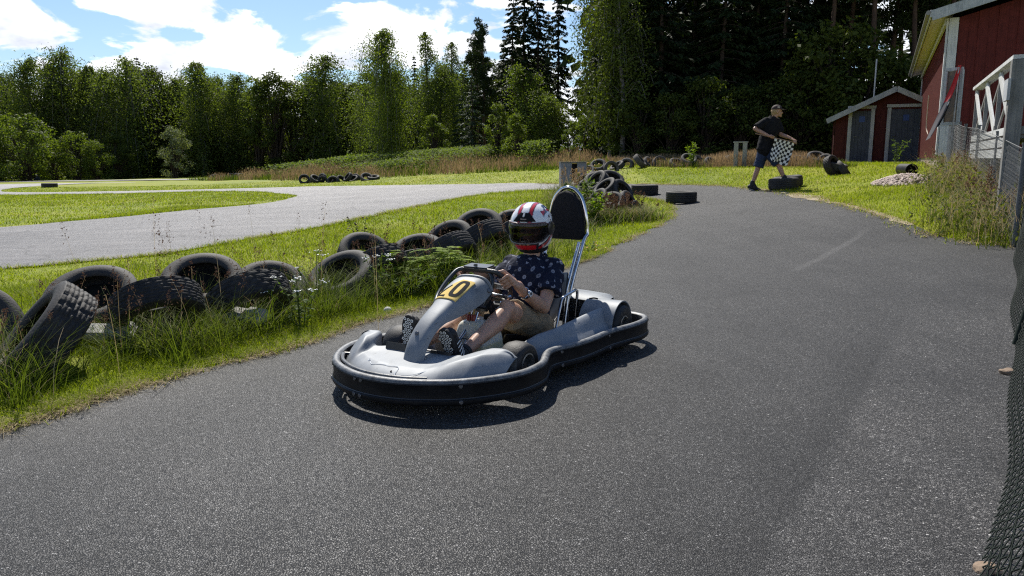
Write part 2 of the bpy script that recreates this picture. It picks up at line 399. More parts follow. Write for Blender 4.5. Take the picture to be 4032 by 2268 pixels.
def asphalt_mat():
    m, nt, out = nodes('asphalt'); b = N(nt, 'ShaderNodeBsdfPrincipled'); co = objco(nt)
    # newer coarse dark paddock asphalt near, older pale track to the left
    sp = N(nt, 'ShaderNodeSeparateXYZ'); nt.links.new(co, sp.inputs[0])
    def mm(op, a, b_, cl=False):
        n = nt.nodes.new('ShaderNodeMath'); n.operation = op; n.use_clamp = cl
        for i, v in enumerate((a, b_)):
            if hasattr(v, 'is_output'): nt.links.new(v, n.inputs[i])
            else: n.inputs[i].default_value = v
        return n.outputs[0]
    # stones: voronoi cells
    v1 = N(nt, 'ShaderNodeTexVoronoi'); v1.inputs['Scale'].default_value = 140; nt.links.new(co, v1.inputs['Vector'])
    v2 = N(nt, 'ShaderNodeTexVoronoi', feature='DISTANCE_TO_EDGE'); v2.inputs['Scale'].default_value = 140; nt.links.new(co, v2.inputs['Vector'])
    hs = N(nt, 'ShaderNodeSeparateColor'); nt.links.new(v1.outputs['Color'], hs.inputs[0])
    r1 = ramp(nt, [(0, (.014, .0136, .0134)), (.38, (.037, .0360, .0354)), (.72, (.074, .0722, .071)), (.94, (.112, .1096, .107)), (.985, (.15, .147, .144)), (1, (.30, .295, .29))]); nt.links.new(hs.outputs[0], r1.inputs['Fac'])
    e1 = ramp(nt, [(0, (.18, .18, .18)), (.2, (1, 1, 1))]); nt.links.new(v2.outputs['Distance'], e1.inputs['Fac'])
    c = mixc(nt, 1., r1.outputs['Color'], e1.outputs['Color'], 'MULTIPLY')
    nf = noise(nt, 160, 3, .7, co); rf = ramp(nt, [(.3, (.55, .55, .55)), (.7, (1.45, 1.45, 1.45))]); nt.links.new(nf.outputs['Fac'], rf.inputs['Fac'])
    c = mixc(nt, 1., c, rf.outputs['Color'], 'MULTIPLY')
    nb = noise(nt, .9, 5, .6, co, .4); rb = ramp(nt, [(.3, (.66, .66, .67)), (.5, (1, 1, 1)), (.72, (1.36, 1.34, 1.32))]); nt.links.new(nb.outputs['Fac'], rb.inputs['Fac'])
    c = mixc(nt, 1., c, rb.outputs['Color'], 'MULTIPLY')
    # driven line along the middle (worn stripes), cracks
    mp = N(nt, 'ShaderNodeMapping'); mp.inputs['Rotation'].default_value = (0, 0, R(28)); mp.inputs['Scale'].default_value = (3.0, .16, 1); nt.links.new(co, mp.inputs['Vector'])
    nl = noise(nt, 1.1, 4, .6, mp.outputs[0]); rl = ramp(nt, [(.36, (.86, .86, .86)), (.6, (1.12, 1.12, 1.12))]); nt.links.new(nl.outputs['Fac'], rl.inputs['Fac'])
    c = mixc(nt, 1., c, rl.outputs['Color'], 'MULTIPLY')
    # edge of a later resurfaced patch on the right, pale scrape farther up
    def lin(x0, y0, dx, dy):
        L = math.hypot(dx, dy); return mm('MULTIPLY', mm('SUBTRACT', mm('MULTIPLY', mm('SUBTRACT', sp.outputs[0], x0), dy), mm('MULTIPLY', mm('SUBTRACT', sp.outputs[1], y0), dx)), 1/L)
    def sstep(v, a, b_):
        q = N(nt, 'ShaderNodeMapRange', interpolation_type='SMOOTHSTEP'); q.inputs['From Min'].default_value = a; q.inputs['From Max'].default_value = b_; nt.links.new(v, q.inputs['Value']); return q.outputs['Result']
    wob = mm('MULTIPLY', mm('SUBTRACT', noise(nt, 3.0, 5, .65, co).outputs['Fac'], .5), .16)
    pm = mm('MULTIPLY', sstep(mm('ADD', lin(1.17, 2.8, .95, 1.52), wob), -.01, .05), mm('SUBTRACT', 1.0, sstep(sp.outputs[1], 4.4, 6.0)))
    c = mixc(nt, pm, c, mixc(nt, 1., c, (1.5, 1.48, 1.46), 'MULTIPLY'))
    dk = mm('MULTIPLY', mm('MULTIPLY', sstep(mm('ADD', lin(1.17, 2.8, .95, 1.52), wob), -.34, -.02), mm('SUBTRACT', 1.0, sstep(mm('ADD', lin(1.17, 2.8, .95, 1.52), wob), -.02, .01))), mm('SUBTRACT', 1.0, sstep(sp.outputs[1], 3.9, 5.2)))
    c = mixc(nt, mm('MULTIPLY', dk, .55), c, mixc(nt, 1., c, (.5, .5, .5), 'MULTIPLY'))
    dl = mm('ABSOLUTE', mm('ADD', lin(2.67, 7.34, 2.0, 2.68), mm('MULTIPLY', wob, .8)), 0.); 
    sm = mm('MULTIPLY', mm('SUBTRACT', 1.0, sstep(dl, .015, .07)), mm('MULTIPLY', sstep(sp.outputs[1], 7.2, 7.8), mm('SUBTRACT', 1.0, sstep(sp.outputs[1], 9.4, 10.2))))
    c = mixc(nt, mm('MULTIPLY', sm, .28), c, (.17, .165, .16))
    # old track (x small): smoother, paler
    old = mm('ADD', mm('MULTIPLY', sp.outputs[0], -1.0), mm('MULTIPLY', sp.outputs[1], .28))
    side = N(nt, 'ShaderNodeMapRange'); side.inputs['From Min'].default_value = 2.5; side.inputs['From Max'].default_value = 5.2; nt.links.new(old, side.inputs['Value'])
    no = noise(nt, .5, 6, .62, co, .5); ro = ramp(nt, [(.3, (.15, .145, .145)), (.7, (.24, .23, .225))]); nt.links.new(no.outputs['Fac'], ro.inputs['Fac'])
    mp2 = N(nt, 'ShaderNodeMapping'); mp2.inputs['Rotation'].default_value = (0, 0, R(-38)); mp2.inputs['Scale'].default_value = (.12, 2.2, 1); nt.links.new(co, mp2.inputs['Vector'])
    ns = noise(nt, 1.6, 5, .65, mp2.outputs[0]); rs = ramp(nt, [(.34, (.78, .78, .79)), (.6, (1.14, 1.13, 1.12))]); nt.links.new(ns.outputs['Fac'], rs.inputs['Fac'])
    co2 = mixc(nt, 1., ro.outputs['Color'], rs.outputs['Color'], 'MULTIPLY')
    co2 = mixc(nt, .5, co2, rf.outputs['Color'], 'MULTIPLY')
    vc = N(nt, 'ShaderNodeTexVoronoi', feature='DISTANCE_TO_EDGE'); vc.inputs['Scale'].default_value = .33
    nd = noise(nt, 1.3, 4, .6, co); vm = N(nt, 'ShaderNodeVectorMath', operation='ADD'); nt.links.new(co, vm.inputs[0]); nt.links.new(nd.outputs['Color'], vm.inputs[1]); nt.links.new(vm.outputs[0], vc.inputs['Vector'])
    rc = ramp(nt, [(0, (.35, .35, .35)), (.010, (1, 1, 1))]); nt.links.new(vc.outputs['Distance'], rc.inputs['Fac'])
    co2 = mixc(nt, .8, co2, rc.outputs['Color'], 'MULTIPLY')
    c = mixc(nt, side.outputs['Result'], c, co2)
    nt.links.new(c, b.inputs['Base Color']); b.inputs['Roughness'].default_value = .62; b.inputs['Specular IOR Level'].default_value = .45
    hh = N(nt, 'ShaderNodeMath', operation='MULTIPLY_ADD'); nt.links.new(hs.outputs[1], hh.inputs[0]); hh.inputs[1].default_value = .6; nt.links.new(e1.outputs['Color'], hh.inputs[2])
    bp = N(nt, 'ShaderNodeBump'); bp.inputs['Strength'].default_value = .9; bp.inputs['Distance'].default_value = .006; nt.links.new(hh.outputs[0], bp.inputs['Height'])
    nt.links.new(bp.outputs['Normal'], b.inputs['Normal']); nt.links.new(b.outputs['BSDF'], out.inputs['Surface']); return m
def ground_mat():
    m, nt, out = nodes('turf'); b = N(nt, 'ShaderNodeBsdfPrincipled'); co = objco(nt)
    n1_ = noise(nt, .35, 5, .6, co, .4); r1 = ramp(nt, [(.28, (.12, .17, .004)), (.5, (.20, .23, .006)), (.72, (.27, .26, .012))]); nt.links.new(n1_.outputs['Fac'], r1.inputs['Fac'])
    n2_ = noise(nt, 14, 5, .7, co); r2_ = ramp(nt, [(.25, (.45, .5, .45)), (.5, (1, 1, 1)), (.75, (1.35, 1.25, 1.2))]); nt.links.new(n2_.outputs['Fac'], r2_.inputs['Fac'])
    n3_ = noise(nt, 90, 3, .7, co); r3_ = ramp(nt, [(.3, (.5, .55, .5)), (.65, (1.3, 1.25, 1.2))]); nt.links.new(n3_.outputs['Fac'], r3_.inputs['Fac'])
    c = mixc(nt, 1., r1.outputs['Color'], r2_.outputs['Color'], 'MULTIPLY'); c = mixc(nt, 1., c, r3_.outputs['Color'], 'MULTIPLY')
    nt.links.new(c, b.inputs['Base Color']); b.inputs['Roughness'].default_value = .8; b.inputs['Specular IOR Level'].default_value = .2
    bp = N(nt, 'ShaderNodeBump'); bp.inputs['Strength'].default_value = 1.; bp.inputs['Distance'].default_value = .03; nt.links.new(n2_.outputs['Fac'], bp.inputs['Height'])
    nt.links.new(bp.outputs['Normal'], b.inputs['Normal']); nt.links.new(b.outputs['BSDF'], out.inputs['Surface']); return m
ASPH = asphalt_mat(); TURF = ground_mat()
sheet('asphalt_track', outer, island_polys, ASPH, .003, [(-7, 7, -1.5, 24, .3), (-50, 6, -1.5, 62, 1.1)])
sheet('far_track_lane', lane3, [], ASPH, .03, [(-70, -6, 50, 82, 1.2)])
# ground sheet: graded grid
gx = np.unique(np.concatenate([np.arange(-14, 16, .35), np.arange(-70, 70, 1.6), np.linspace(-420, 420, 60)]))
gy = np.unique(np.concatenate([np.arange(-2, 30, .35), np.arange(-12, 125, 1.6), np.linspace(-60, 700, 60)]))
GX, GY = np.meshgrid(gx, gy)
def far_height(x, y):
    z = height(np.clip(x, -150, 100), np.clip(y, -20, 200)); return z
GZ = far_height(GX, GY)
near = (np.abs(GX) < 75) & (GY < 90)
GZ = np.where(on_road(GX, GY), GZ-.03, GZ)
# mown grass stands a little proud of the asphalt beside it
n_, m_ = GX.shape; idx = np.arange(n_*m_).reshape(n_, m_)
Fq = np.stack([idx[:-1, :-1].ravel(), idx[:-1, 1:].ravel(), idx[1:, 1:].ravel(), idx[1:, :-1].ravel()], 1)
tag(add('ground', mesh_np('ground', np.stack([GX.ravel(), GY.ravel(), GZ.ravel()], 1), Fq, [TURF], True)), kind='structure')
# ---------------------------------------------------------------- go kart (local: x forward, y driver's left, z up)
def silver_mat():
    m, nt, out = nodes('silver_plastic'); b = N(nt, 'ShaderNodeBsdfPrincipled'); co = objco(nt)
    n = noise(nt, 5, 6, .65, co); r = ramp(nt, [(.3, (.175, .190, .208)), (.6, (.245, .262, .28)), (.8, (.30, .315, .33))]); nt.links.new(n.outputs['Fac'], r.inputs['Fac'])
    mp = N(nt, 'ShaderNodeMapping'); mp.inputs['Scale'].default_value = (4, 40, 40); nt.links.new(co, mp.inputs['Vector'])
    s = noise(nt, 3, 4, .7, mp.outputs[0]); rs = ramp(nt, [(.24, (.62, .62, .62)), (.36, (1, 1, 1))]); nt.links.new(s.outputs['Fac'], rs.inputs['Fac'])
    c = mixc(nt, .85, r.outputs['Color'], rs.outputs['Color'], 'MULTIPLY')
    g = noise(nt, 2.2, 6, .7, co, .6); rg_ = ramp(nt, [(.30, (.66, .65, .63)), (.48, (1, 1, 1))]); nt.links.new(g.outputs['Fac'], rg_.inputs['Fac']); c = mixc(nt, .8, c, rg_.outputs['Color'], 'MULTIPLY')
    sc = noise(nt, 2.0, 2, .5, co); mp3 = N(nt, 'ShaderNodeMapping'); mp3.inputs['Scale'].default_value = (14, 160, 60); mp3.inputs['Rotation'].default_value = (.3, .2, .5); nt.links.new(co, mp3.inputs['Vector']); s3 = noise(nt, 1.0, 2, .5, mp3.outputs[0]); r3 = ramp(nt, [(.70, (0, 0, 0)), (.74, (1, 1, 1))]); nt.links.new(s3.outputs['Fac'], r3.inputs['Fac']); c = mixc(nt, r3.outputs['Color'], c, (.10, .10, .10)); nt.links.new(c, b.inputs['Base Color'])
    rr = N(nt, 'ShaderNodeMapRange'); rr.inputs['To Min'].default_value = .46; rr.inputs['To Max'].default_value = .66; nt.links.new(n.outputs['Fac'], rr.inputs['Value']); nt.links.new(rr.outputs['Result'], b.inputs['Roughness'])
    b.inputs['Metallic'].default_value = .12; b.inputs['Specular IOR Level'].default_value = .3
    n2 = noise(nt, 30, 4, .6, co); bp = N(nt, 'ShaderNodeBump'); bp.inputs['Strength'].default_value = .12; bp.inputs['Distance'].default_value = .004; nt.links.new(n2.outputs['Fac'], bp.inputs['Height']); nt.links.new(bp.outputs['Normal'], b.inputs['Normal'])
    nt.links.new(b.outputs['BSDF'], out.inputs['Surface']); return m
SILVER = silver_mat()
BLKPL = pmat('black_plastic', (.007, .007, .0075), .5, 0, (.016, .016, .017), 9, .28, .10, 25, stretch=(1, 1, 2), rvar=.08)
EDGEPL = pmat('scuffed_grey_plastic', (.055, .058, .062), .5, 0, (.17, .178, .185), 30, .5, .2, 60)
CHROME = pmat('chrome', (.62, .63, .65), .12, 1.0, (.5, .5, .52), 20)
STEEL = pmat('dull_steel', (.26, .26, .27), .38, .85, (.16, .16, .16), 30)
BLKMET = pmat('black_metal', (.018, .018, .02), .4, .2, (.03, .03, .032), 20)
RUBBER = pmat('slick_rubber', (.020, .020, .021), .62, 0, (.042, .040, .038), 9, .35, .25, 120)
SEATM = pmat('seat_shell', (.012, .012, .013), .33, 0, (.02, .02, .02), 9)
PADM = pmat('pad_fabric', (.010, .010, .012), .85, 0, (.017, .017, .02), 60, .2, .4, 300)
YEL = pmat('yellow_sticker', (.66, .47, .15), .8, 0, (.72, .54, .21), 14, .06)
INK = pmat('black_ink', (.016, .016, .018), .8, spec=.06)
REDCAP = pmat('red_cap', (.20, .02, .012), .4)
BOLTM = pmat('zinc_bolt', (.16, .16, .165), .4, .8)
ALLOY = pmat('wheel_alloy', (.33, .32, .30), .42, .7, (.18, .17, .15), 18)
def tank_mat():
    m, nt, out = nodes('tank_plastic'); b = N(nt, 'ShaderNodeBsdfPrincipled'); co = objco(nt)
    n = noise(nt, 9, 5, .6, co); sp = N(nt, 'ShaderNodeSeparateXYZ'); nt.links.new(co, sp.inputs[0])
    r = ramp(nt, [(.3, (.55, .53, .44)), (.7, (.72, .70, .62))]); nt.links.new(n.outputs['Fac'], r.inputs['Fac'])
    lv = N(nt, 'ShaderNodeMapRange'); lv.inputs['From Min'].default_value = .165; lv.inputs['From Max'].default_value = .18; nt.links.new(sp.outputs[2], lv.inputs['Value'])
    c = mixc(nt, lv.outputs['Result'], (.60, .54, .33), r.outputs['Color']); nt.links.new(c, b.inputs['Base Color'])
    b.inputs['Roughness'].default_value = .4; b.inputs['Subsurface Weight'].default_value = .35; b.inputs['Subsurface Radius'].default_value = (.05, .045, .03)
    nt.links.new(b.outputs['BSDF'], out.inputs['Surface']); return m
TANKM = tank_mat()
KYAW = math.atan2(-.854, -.52)
KART = empty('go_kart', (.0565, 4.7376, 0.004), (0, 0, KYAW))
tag(KART, 'grey and black rental go kart with yellow number 0 sticker and tall black headrest', 'go kart')
_h = [(1.40, 0), (1.385, .13), (1.34, .25), (1.265, .37), (1.165, .46), (1.05, .53), (.93, .572), (.80, .578), (.70, .562), (.60, .52), (.51, .487), (.43, .492), (.35, .52), (.22, .548), (.05, .557), (-.12, .562), (-.27, .592), (-.42, .618), (-.56, .614), (-.66, .575), (-.715, .49), (-.73, .35), (-.732, .15)]
_outl = [(x, -y) for x, y in _h[:0:-1]] + _h + [(-.732, 0)]
OUT = catmull([Vector((x, y, 0)) for x, y in _outl], 6, True)
def outn(i):
    a = OUT[(i-1) % len(OUT)]; b = OUT[(i+1) % len(OUT)]; t = (b-a).normalized(); return Vector((t.y, -t.x, 0))
_cen = Vector((.3, 0, 0))
_sg = 1 if outn(len(OUT)//4).dot(OUT[len(OUT)//4]-_cen) > 0 else -1
def sweep(prof):
    rings = []
    for i, p in enumerate(OUT):
        n = outn(i)*_sg; zf = .004*mnoise.noise(Vector((p.x*1.7, p.y*1.7, 0)))
        rings.append([p + n*d + Vector((0, 0, z+zf)) for d, z in prof])
    return rings
mb = MB(); rg = sweep([(-.028, .060), (-.010, .052), (.006, .056), (.012, .066), (.012, .080), (.004, .086), (.004, .150), (.010, .156), (.006, .170), (-.006, .1775), (-.022, .176), (-.030, .168), (-.030, .075)])
mb.loft(rg+[rg[0]]); BUMP = mb.build('bumper', BLKPL, KART, True, 50)
mb = MB(); rg = sweep([(.0085, .1585), (.0075, .171), (-.005, .1800), (-.022, .1785), (-.031, .170), (-.0225, .1775), (-.005, .1790)])
mb.loft(rg+[rg[0]]); mb.build('bumper_edge', EDGEPL, BUMP, True, 50)
mb = MB(); rg = sweep([(.005, .083), (.0075, .0865), (.0055, .090), (.0035, .088)]); mb.loft(rg+[rg[0]]); mb.build('bumper_groove_lip', pmat('lip_plastic', (.035, .035, .037), .35), BUMP)
def near_out(x, y):
    i = min(range(len(OUT)), key=lambda k: (OUT[k].x-x)**2+(OUT[k].y-y)**2); return OUT[i], outn(i)*_sg
for bx, by in [(1.385, -.10), (1.39, -.055), (1.24, .40), (.41, .497), (-.10, .56), (1.24, -.40), (.41, -.497), (-.10, -.56), (-.73, .3), (-.73, -.3)]:
    for z in (.160-.012, .073):
        p, n = near_out(bx, by); off = .0045 if z > .1 else .012
        b = MB(); b.disc(p+n*off+Vector((0, 0, z)), n, .0105, 12, .005); b.build('bolt', BOLTM, BUMP, True, 30)
# pale inner strip along the front of the bumper
i0, i1 = min(range(len(OUT)), key=lambda k: (OUT[k]-Vector((1.17, -.455, 0))).length), min(range(len(OUT)), key=lambda k: (OUT[k]-Vector((1.33, .27, 0))).length)
seg = [OUT[i % len(OUT)] - outn(i)*_sg*.045 + Vector((0, 0, .176)) for i in (range(i0, i1+1) if i0 < i1 else range(i0, i1+len(OUT)+1))]
mb = MB(); mb.tube(seg, .009, 8); mb.build('front_strip', EDGEPL, KART)
# chassis: floor pan, tubes, axle
mb = MB(); mb.box((.42, 0, .045), (1.1, .46, .012), None, .004); mb.build('floor_pan', BLKMET, KART)
mb = MB()
for s in (1, -1):
    mb.tube([(1.12, .20*s, .065), (.9, .26*s, .06), (.4, .30*s, .06), (-.1, .30*s, .06), (-.62, .30*s, .07)], .014, 8, sub=4)
    mb.tube([(.72, .28*s, .065), (.69, .34*s, .11)], .016, 8)
    mb.tube([(1.12, .20*s, .07), (1.25, .30*s, .12)], .012, 8); mb.tube([(1.0, .25*s, .10), (1.13, .47*s, .12)], .011, 8); mb.tube([(.95, .25*s, .14), (1.08, .50*s, .155)], .009, 8)
    mb.tube([(.2, .30*s, .07), (.2, .53*s, .11)], .012, 8); mb.tube([(-.2, .30*s, .07), (-.2, .55*s, .11)], .012, 8); mb.tube([(-.62, .2*s, .08), (-.73, .2*s, .11)], .012, 8)
mb.tube([(1.12, -.2, .07), (1.12, .2, .07)], .014, 8); mb.tube([(-.42, -.5, .145), (-.42, .5, .145)], .017, 10); mb.tube([(.69, -.36, .12), (.69, .36, .12)], .012, 8)
mb.build('chassis_frame', BLKMET, KART)
# nose body
def nose():
    ys = np.linspace(-.502, .502, 81); rings = []
    for y in ys:
        a = abs(y)
        fx = np.interp(a, [0, .13, .25, .37, .46, .515], [1.335, 1.322, 1.275, 1.195, 1.10, 1.035])
        sh = float(np.interp(y, [-.515, -.485, -.455, -.38, -.352, -.33, 0, .15, .21, .30, .37, .44, .485, .515], [.35, .78, .98, 1, .75, .05, 0, 0, .22, .72, 1, 1, .78, .35]))   # shoulder amount
        asym = 1.0
        top = .184+.066*sh; lip = np.interp(sh, [0, 1], [.125, .17])
        bk = float(np.interp(y, [-.515, -.47, -.40, -.36, -.345, -.31, -.25, .17, .23, .30, .40, .47, .515], [.90, .885, .87, .89, .98, .98, .93, .93, .96, .92, .87, .875, .89]))
        mid = fx-lip
        back_top = top+(.010 if sh < .3 else .002)
        pts = [(fx-.025, .058), (fx-.006, .085), (fx-.003, .110), (fx-.022, .135), (fx-lip*.55, .135+(top-.135)*.62), (mid+.012, top-.006), (mid, top-.001), (mid-.03, top), ((mid+bk)/2, top+.004), (bk+.03, back_top+.006), (bk+.006, back_top+.004), (bk, back_top-.006), (bk+.004, back_top-.03), (bk+.008, max(.075, back_top-.10))]
        rings.append([Vector((px, y, pz+.002*mnoise.noise(Vector((px*9, y*9, 1))))) for px, pz in pts])
    m = MB(); m.loft(rings, closed=False)
    o = m.build('nose_body', SILVER, KART, True, 55)
    sb = o.modifiers.new('s', 'SUBSURF'); sb.levels = 1; sb.render_levels = 1
    return o, rings
NOSE, nr = nose()
# torn pale crack along the front of the pan, small holes
crk = []
def nose_surf(y, d):
    fx = float(np.interp(abs(y), [0, .13, .25], [1.335, 1.322, 1.275])); xs = [fx-.125, fx-.113, fx-.0688, fx-.022, fx-.003]; zs = [.183, .178, .165, .135, .11]
    x = fx-.125+d; return (x, y, float(np.interp(x, xs, zs))+.0030)
for y, d in [(-.215, .0), (-.205, .022), (-.19, .010), (-.175, .026), (-.15, .034), (-.12, .020), (-.08, .012), (-.04, .014), (0, .006), (.02, .012), (.03, .034), (.035, .060), (.05, .074), (.09, .064), (.12, .060), (.15, .045), (.175, .022), (.20, .010), (.215, -.002)]: crk.append(nose_surf(y, d))
TEAR = pmat('torn_plastic_edge', (.66, .69, .72), .6)
mb = MB(); mb.tube(crk, [.001, .0022, .0012, .0018, .001, .0016, .001, .0018, .0014, .001, .002, .0012, .0014, .001, .002, .001, .0006], 6, sub=3); mb.build('torn_edge', TEAR, NOSE)
for x, y, z in [nose_surf(.005, .05), nose_surf(.05, .095), nose_surf(.03, .10), nose_surf(.20, .025)]:
    mb = MB(); mb.disc((x, y, z-.001), (.6, .1*y, .8), .006, 8, .001); mb.build('screw_hole', INK, NOSE)
# steering fairing (front panel)
FP = [(.545, .546, .146, .085), (.59, .541, .148, .095), (.655, .522, .144, .105), (.72, .496, .132, .105), (.785, .466, .114, .095), (.85, .434, .094, .08), (.92, .400, .080, .058), (.985, .360, .073, .048), (1.04, .309, .071, .042), (1.085, .25, .070, .04), (1.115, .178, .068, .036)]
fpx = [p[0] for p in FP]
FPc = catmull([Vector((p[0], 0, p[1])) for p in FP], 5); FPw = catmull([Vector((p[2], p[3], 0)) for p in FP], 5)
def fp_point(i, v, lift=0.):
    """i: ring index (float), v in -1..1 across"""
    k = int(min(max(i, 0), len(FPc)-1.001)); f = i-k; c = FPc[k].lerp(FPc[k+1], f); wd = FPw[k].lerp(FPw[k+1], f)
    t = (FPc[min(k+1, len(FPc)-1)]-FPc[max(k-1, 0)]).normalized(); nrm = Vector((-t.z, 0, t.x)); nrm = nrm if nrm.z > 0 or nrm.x > 0 else -nrm
    if nrm.dot(Vector((.6, 0, .8))) < 0: nrm = -nrm
    q = abs(v); drop = wd.y*(.22*q*q+.78*q**5.0)
    step = .010*max(0, 1-abs(q-.0))*0
    return c + Vector((0, wd.x*(v-.10*v*q*q), 0)) + nrm*(lift-drop)
mb = MB(); rings = []
vs = np.linspace(-1, 1, 25)
for i in np.linspace(0, len(FPc)-1.001, 61):
    up = [fp_point(i, v) for v in vs]; dn = [fp_point(i, v*.93, -.012) for v in vs[::-1]]
    if i < .5: up = [p+Vector((-.004, 0, -.004)) for p in up]
    rings.append(up+dn)
mb.loft(rings, closed=True, caps=True); PANEL = mb.build('front_panel', SILVER, KART, True, 60)
# rolled rim at the panel top
mb = MB(); mb.tube([fp_point(0, v, .004)+Vector((-.004, 0, 0)) for v in np.linspace(-.98, .98, 21)], .0085, 8); mb.build('panel_rim', SILVER, PANEL)
def ring_at_x(x):
    xs = [c.x for c in FPc]; return float(np.interp(x, xs, range(len(xs))))
def patch(name, poly, lift, mat, parent, hole=None):
    """flat decal draped on the panel: polygon in (s along panel 0..1 from top of plate, y across)"""
    V = [Vector(p) for p in poly]; E = [(i, (i+1) % len(poly)) for i in range(len(poly))]
    if hole: b = len(V); V += [Vector(p) for p in hole]; E += [(b+i, b+(i+1) % len(hole)) for i in range(len(hole))]
    lo = np.min([p for p in poly], 0); hi = np.max([p for p in poly], 0)
    gx_, gy_ = np.meshgrid(np.arange(lo[0], hi[0], .006), np.arange(lo[1], hi[1], .006)); P = np.stack([gx_.ravel(), gy_.ravel()], 1)
    ins = inpoly(P[:, 0], P[:, 1], poly)
    if hole: ins &= ~inpoly(P[:, 0], P[:, 1], hole)
    V += [Vector(p) for p in P[ins]]
    vo, eo, fo, *_ = delaunay_2d_cdt(V, E, [], 1, 1e-5)
    A = np.array([(v.x, v.y) for v in vo]); F = [list(f) for f in fo]
    c = np.array([A[f].mean(0) for f in F]); keep = inpoly(c[:, 0], c[:, 1], poly)
    if hole: keep &= ~inpoly(c[:, 0], c[:, 1], hole)
    F = [f for f, k in zip(F, keep) if k]
    m = MB(); pts = []
    for x, y in A:
        i = ring_at_x(x); wd = FPw[int(i)].x; pts.append(fp_point(i, max(-.98, min(.98, y/wd)), lift))
    m.raw(pts, F); return m.build(name, mat, parent, False)
PLATE = patch('number_plate', [(.617, -.005), (.622, .083), (.80, .072), (.800, -.090), (.745, -.088), (.728, -.050), (.675, -.036)], .0060, YEL, PANEL)
def oval(cx, cy, rx, ry, n=28, p=3.2):
    o = []
    for k in range(n):
        a = 2*math.pi*k/n; c, s = math.cos(a), math.sin(a); o.append((cx+rx*math.copysign(abs(c)**(2/p), c), cy+ry*math.copysign(abs(s)**(2/p), s)))
    return o
patch('numeral', oval(.708, .032, .074, .037), .0078, INK, PLATE, oval(.708, .032, .052, .015))
patch('numeral', [(.772, -.080), (.789, -.080), (.789, -.016), (.772, -.018), (.771, -.062), (.700, -.012), (.680, -.034), (.684, -.038)][0:4]+[(.7725, -.058), (.684, -.026), (.682, -.033)], .0078, INK, PLATE)
for p, nrm, r in [((fp_point(ring_at_x(1.035), -.10, .0)), (.8, 0, .55), .012), (fp_point(3, .93, .0), (.1, .8, .4), .013), (fp_point(3, -.93, .0), (.1, -.8, .4), .013)]:
    b = MB(); b.disc(p, nrm, r, 14, .007); b.disc(Vector(p)+Vector(nrm)*.004, nrm, r*.45, 8, .005); b.build('bolt', BOLTM, PANEL)
# hoop behind panel, tray
mb = MB(); mb.tube([(.98, -.03, .20), (.88, -.055, .31), (.76, -.10, .40), (.66, -.145, .455), (.53, -.148, .540), (.465, -.125, .572), (.45, 0, .572), (.455, .06, .560), (.47, .09, .52), (.49, .085, .44), (.50, .05, .36)], .0125, 10, sub=5)
mb.build('steering_hoop', pmat('grey_tube', (.05, .055, .06), .3, .5), KART)
mb = MB(); mb.box((.425, -.03, .580), (.10, .175, .028), Euler((0, R(6), 0)).to_matrix(), .008); mb.disc((.46, -.03, .594), (0, 0, 1), .012, 8, .012); mb.build('instrument_box', pmat('box_black', (.02, .021, .022), .3), KART)
# steering wheel: flat-topped butterfly
SWC = Vector((.385, .0, .482)); su = Vector((.64, 0, .77)).normalized(); sn = Vector((-.77, 0, .64)).normalized()
def sw(a, b, c=0): return SWC+Vector((0, a, 0))+su*b+sn*c
WH = empty('steering_wheel', (0, 0, 0), parent=KART)
mb = MB(); RIM = [(-.085, .115), (.085, .115), (.125, .085), (.142, .02), (.135, -.06), (.10, -.105), (.05, -.122), (-.05, -.122), (-.10, -.105), (-.135, -.06), (-.142, .02), (-.125, .085)]
mb.tube([sw(a, b) for a, b in RIM], .0145, 10, closed=True, sub=4); mb.build('rim', pmat('wheel_grip', (.015, .015, .016), .35, 0, (.025, .025, .025), 30, .5, .3, 200), WH)
mb = MB()
for pl in ([(-.06, .1), (.06, .1), (.03, .02), (-.03, .02)], [(.03, .02), (.135, .0), (.13, -.035), (.02, -.03)], [(-.03, .02), (-.135, .0), (-.13, -.035), (-.02, -.03)], [(-.03, .02), (.03, .02), (.02, -.03), (-.02, -.03)]):
    V = [sw(a, b, .004) for a, b in pl]+[sw(a, b, -.004) for a, b in pl]; mb.raw(V, [[0, 1, 2, 3], [7, 6, 5, 4], [0, 4, 5, 1], [1, 5, 6, 2], [2, 6, 7, 3], [3, 7, 4, 0]])
mb.tube([sw(0, 0, -.04), sw(0, 0, .015)], .032, 14)
mb.build('spokes', STEEL, WH)
for s in (1, -1):
    mb = MB(); mb.tube([sw(.03*s, -.055, -.03), sw(.13*s, -.05, -.05), sw(.16*s, -.05, -.03)], .012, 8); mb.build('spoke_bar', CHROME, WH)
mb = MB(); mb.tube([sw(0, 0, -.02), (.62, 0, .235), (.86, 0, .085)], .011, 10); mb.tube([(.54, .035, .345), (.635, .035, .16), (.66, .035, .07)], .010, 10); mb.tube([(.54, .008, .345), (.635, .008, .16), (.66, .008, .07)], .010, 10); mb.build('steering_column', CHROME, KART)
mb = MB(); mb.box((.475, .03, .385), (.10, .10, .035), Euler((0, R(38), 0)).to_matrix(), .006); mb.box((.47, .085, .36), (.05, .02, .07), Euler((0, R(30), 0)).to_matrix(), .004); mb.tube([(.46, .09, .35), (.46, .13, .35)], .012, 10); mb.build('column_bracket', BLKMET, KART)
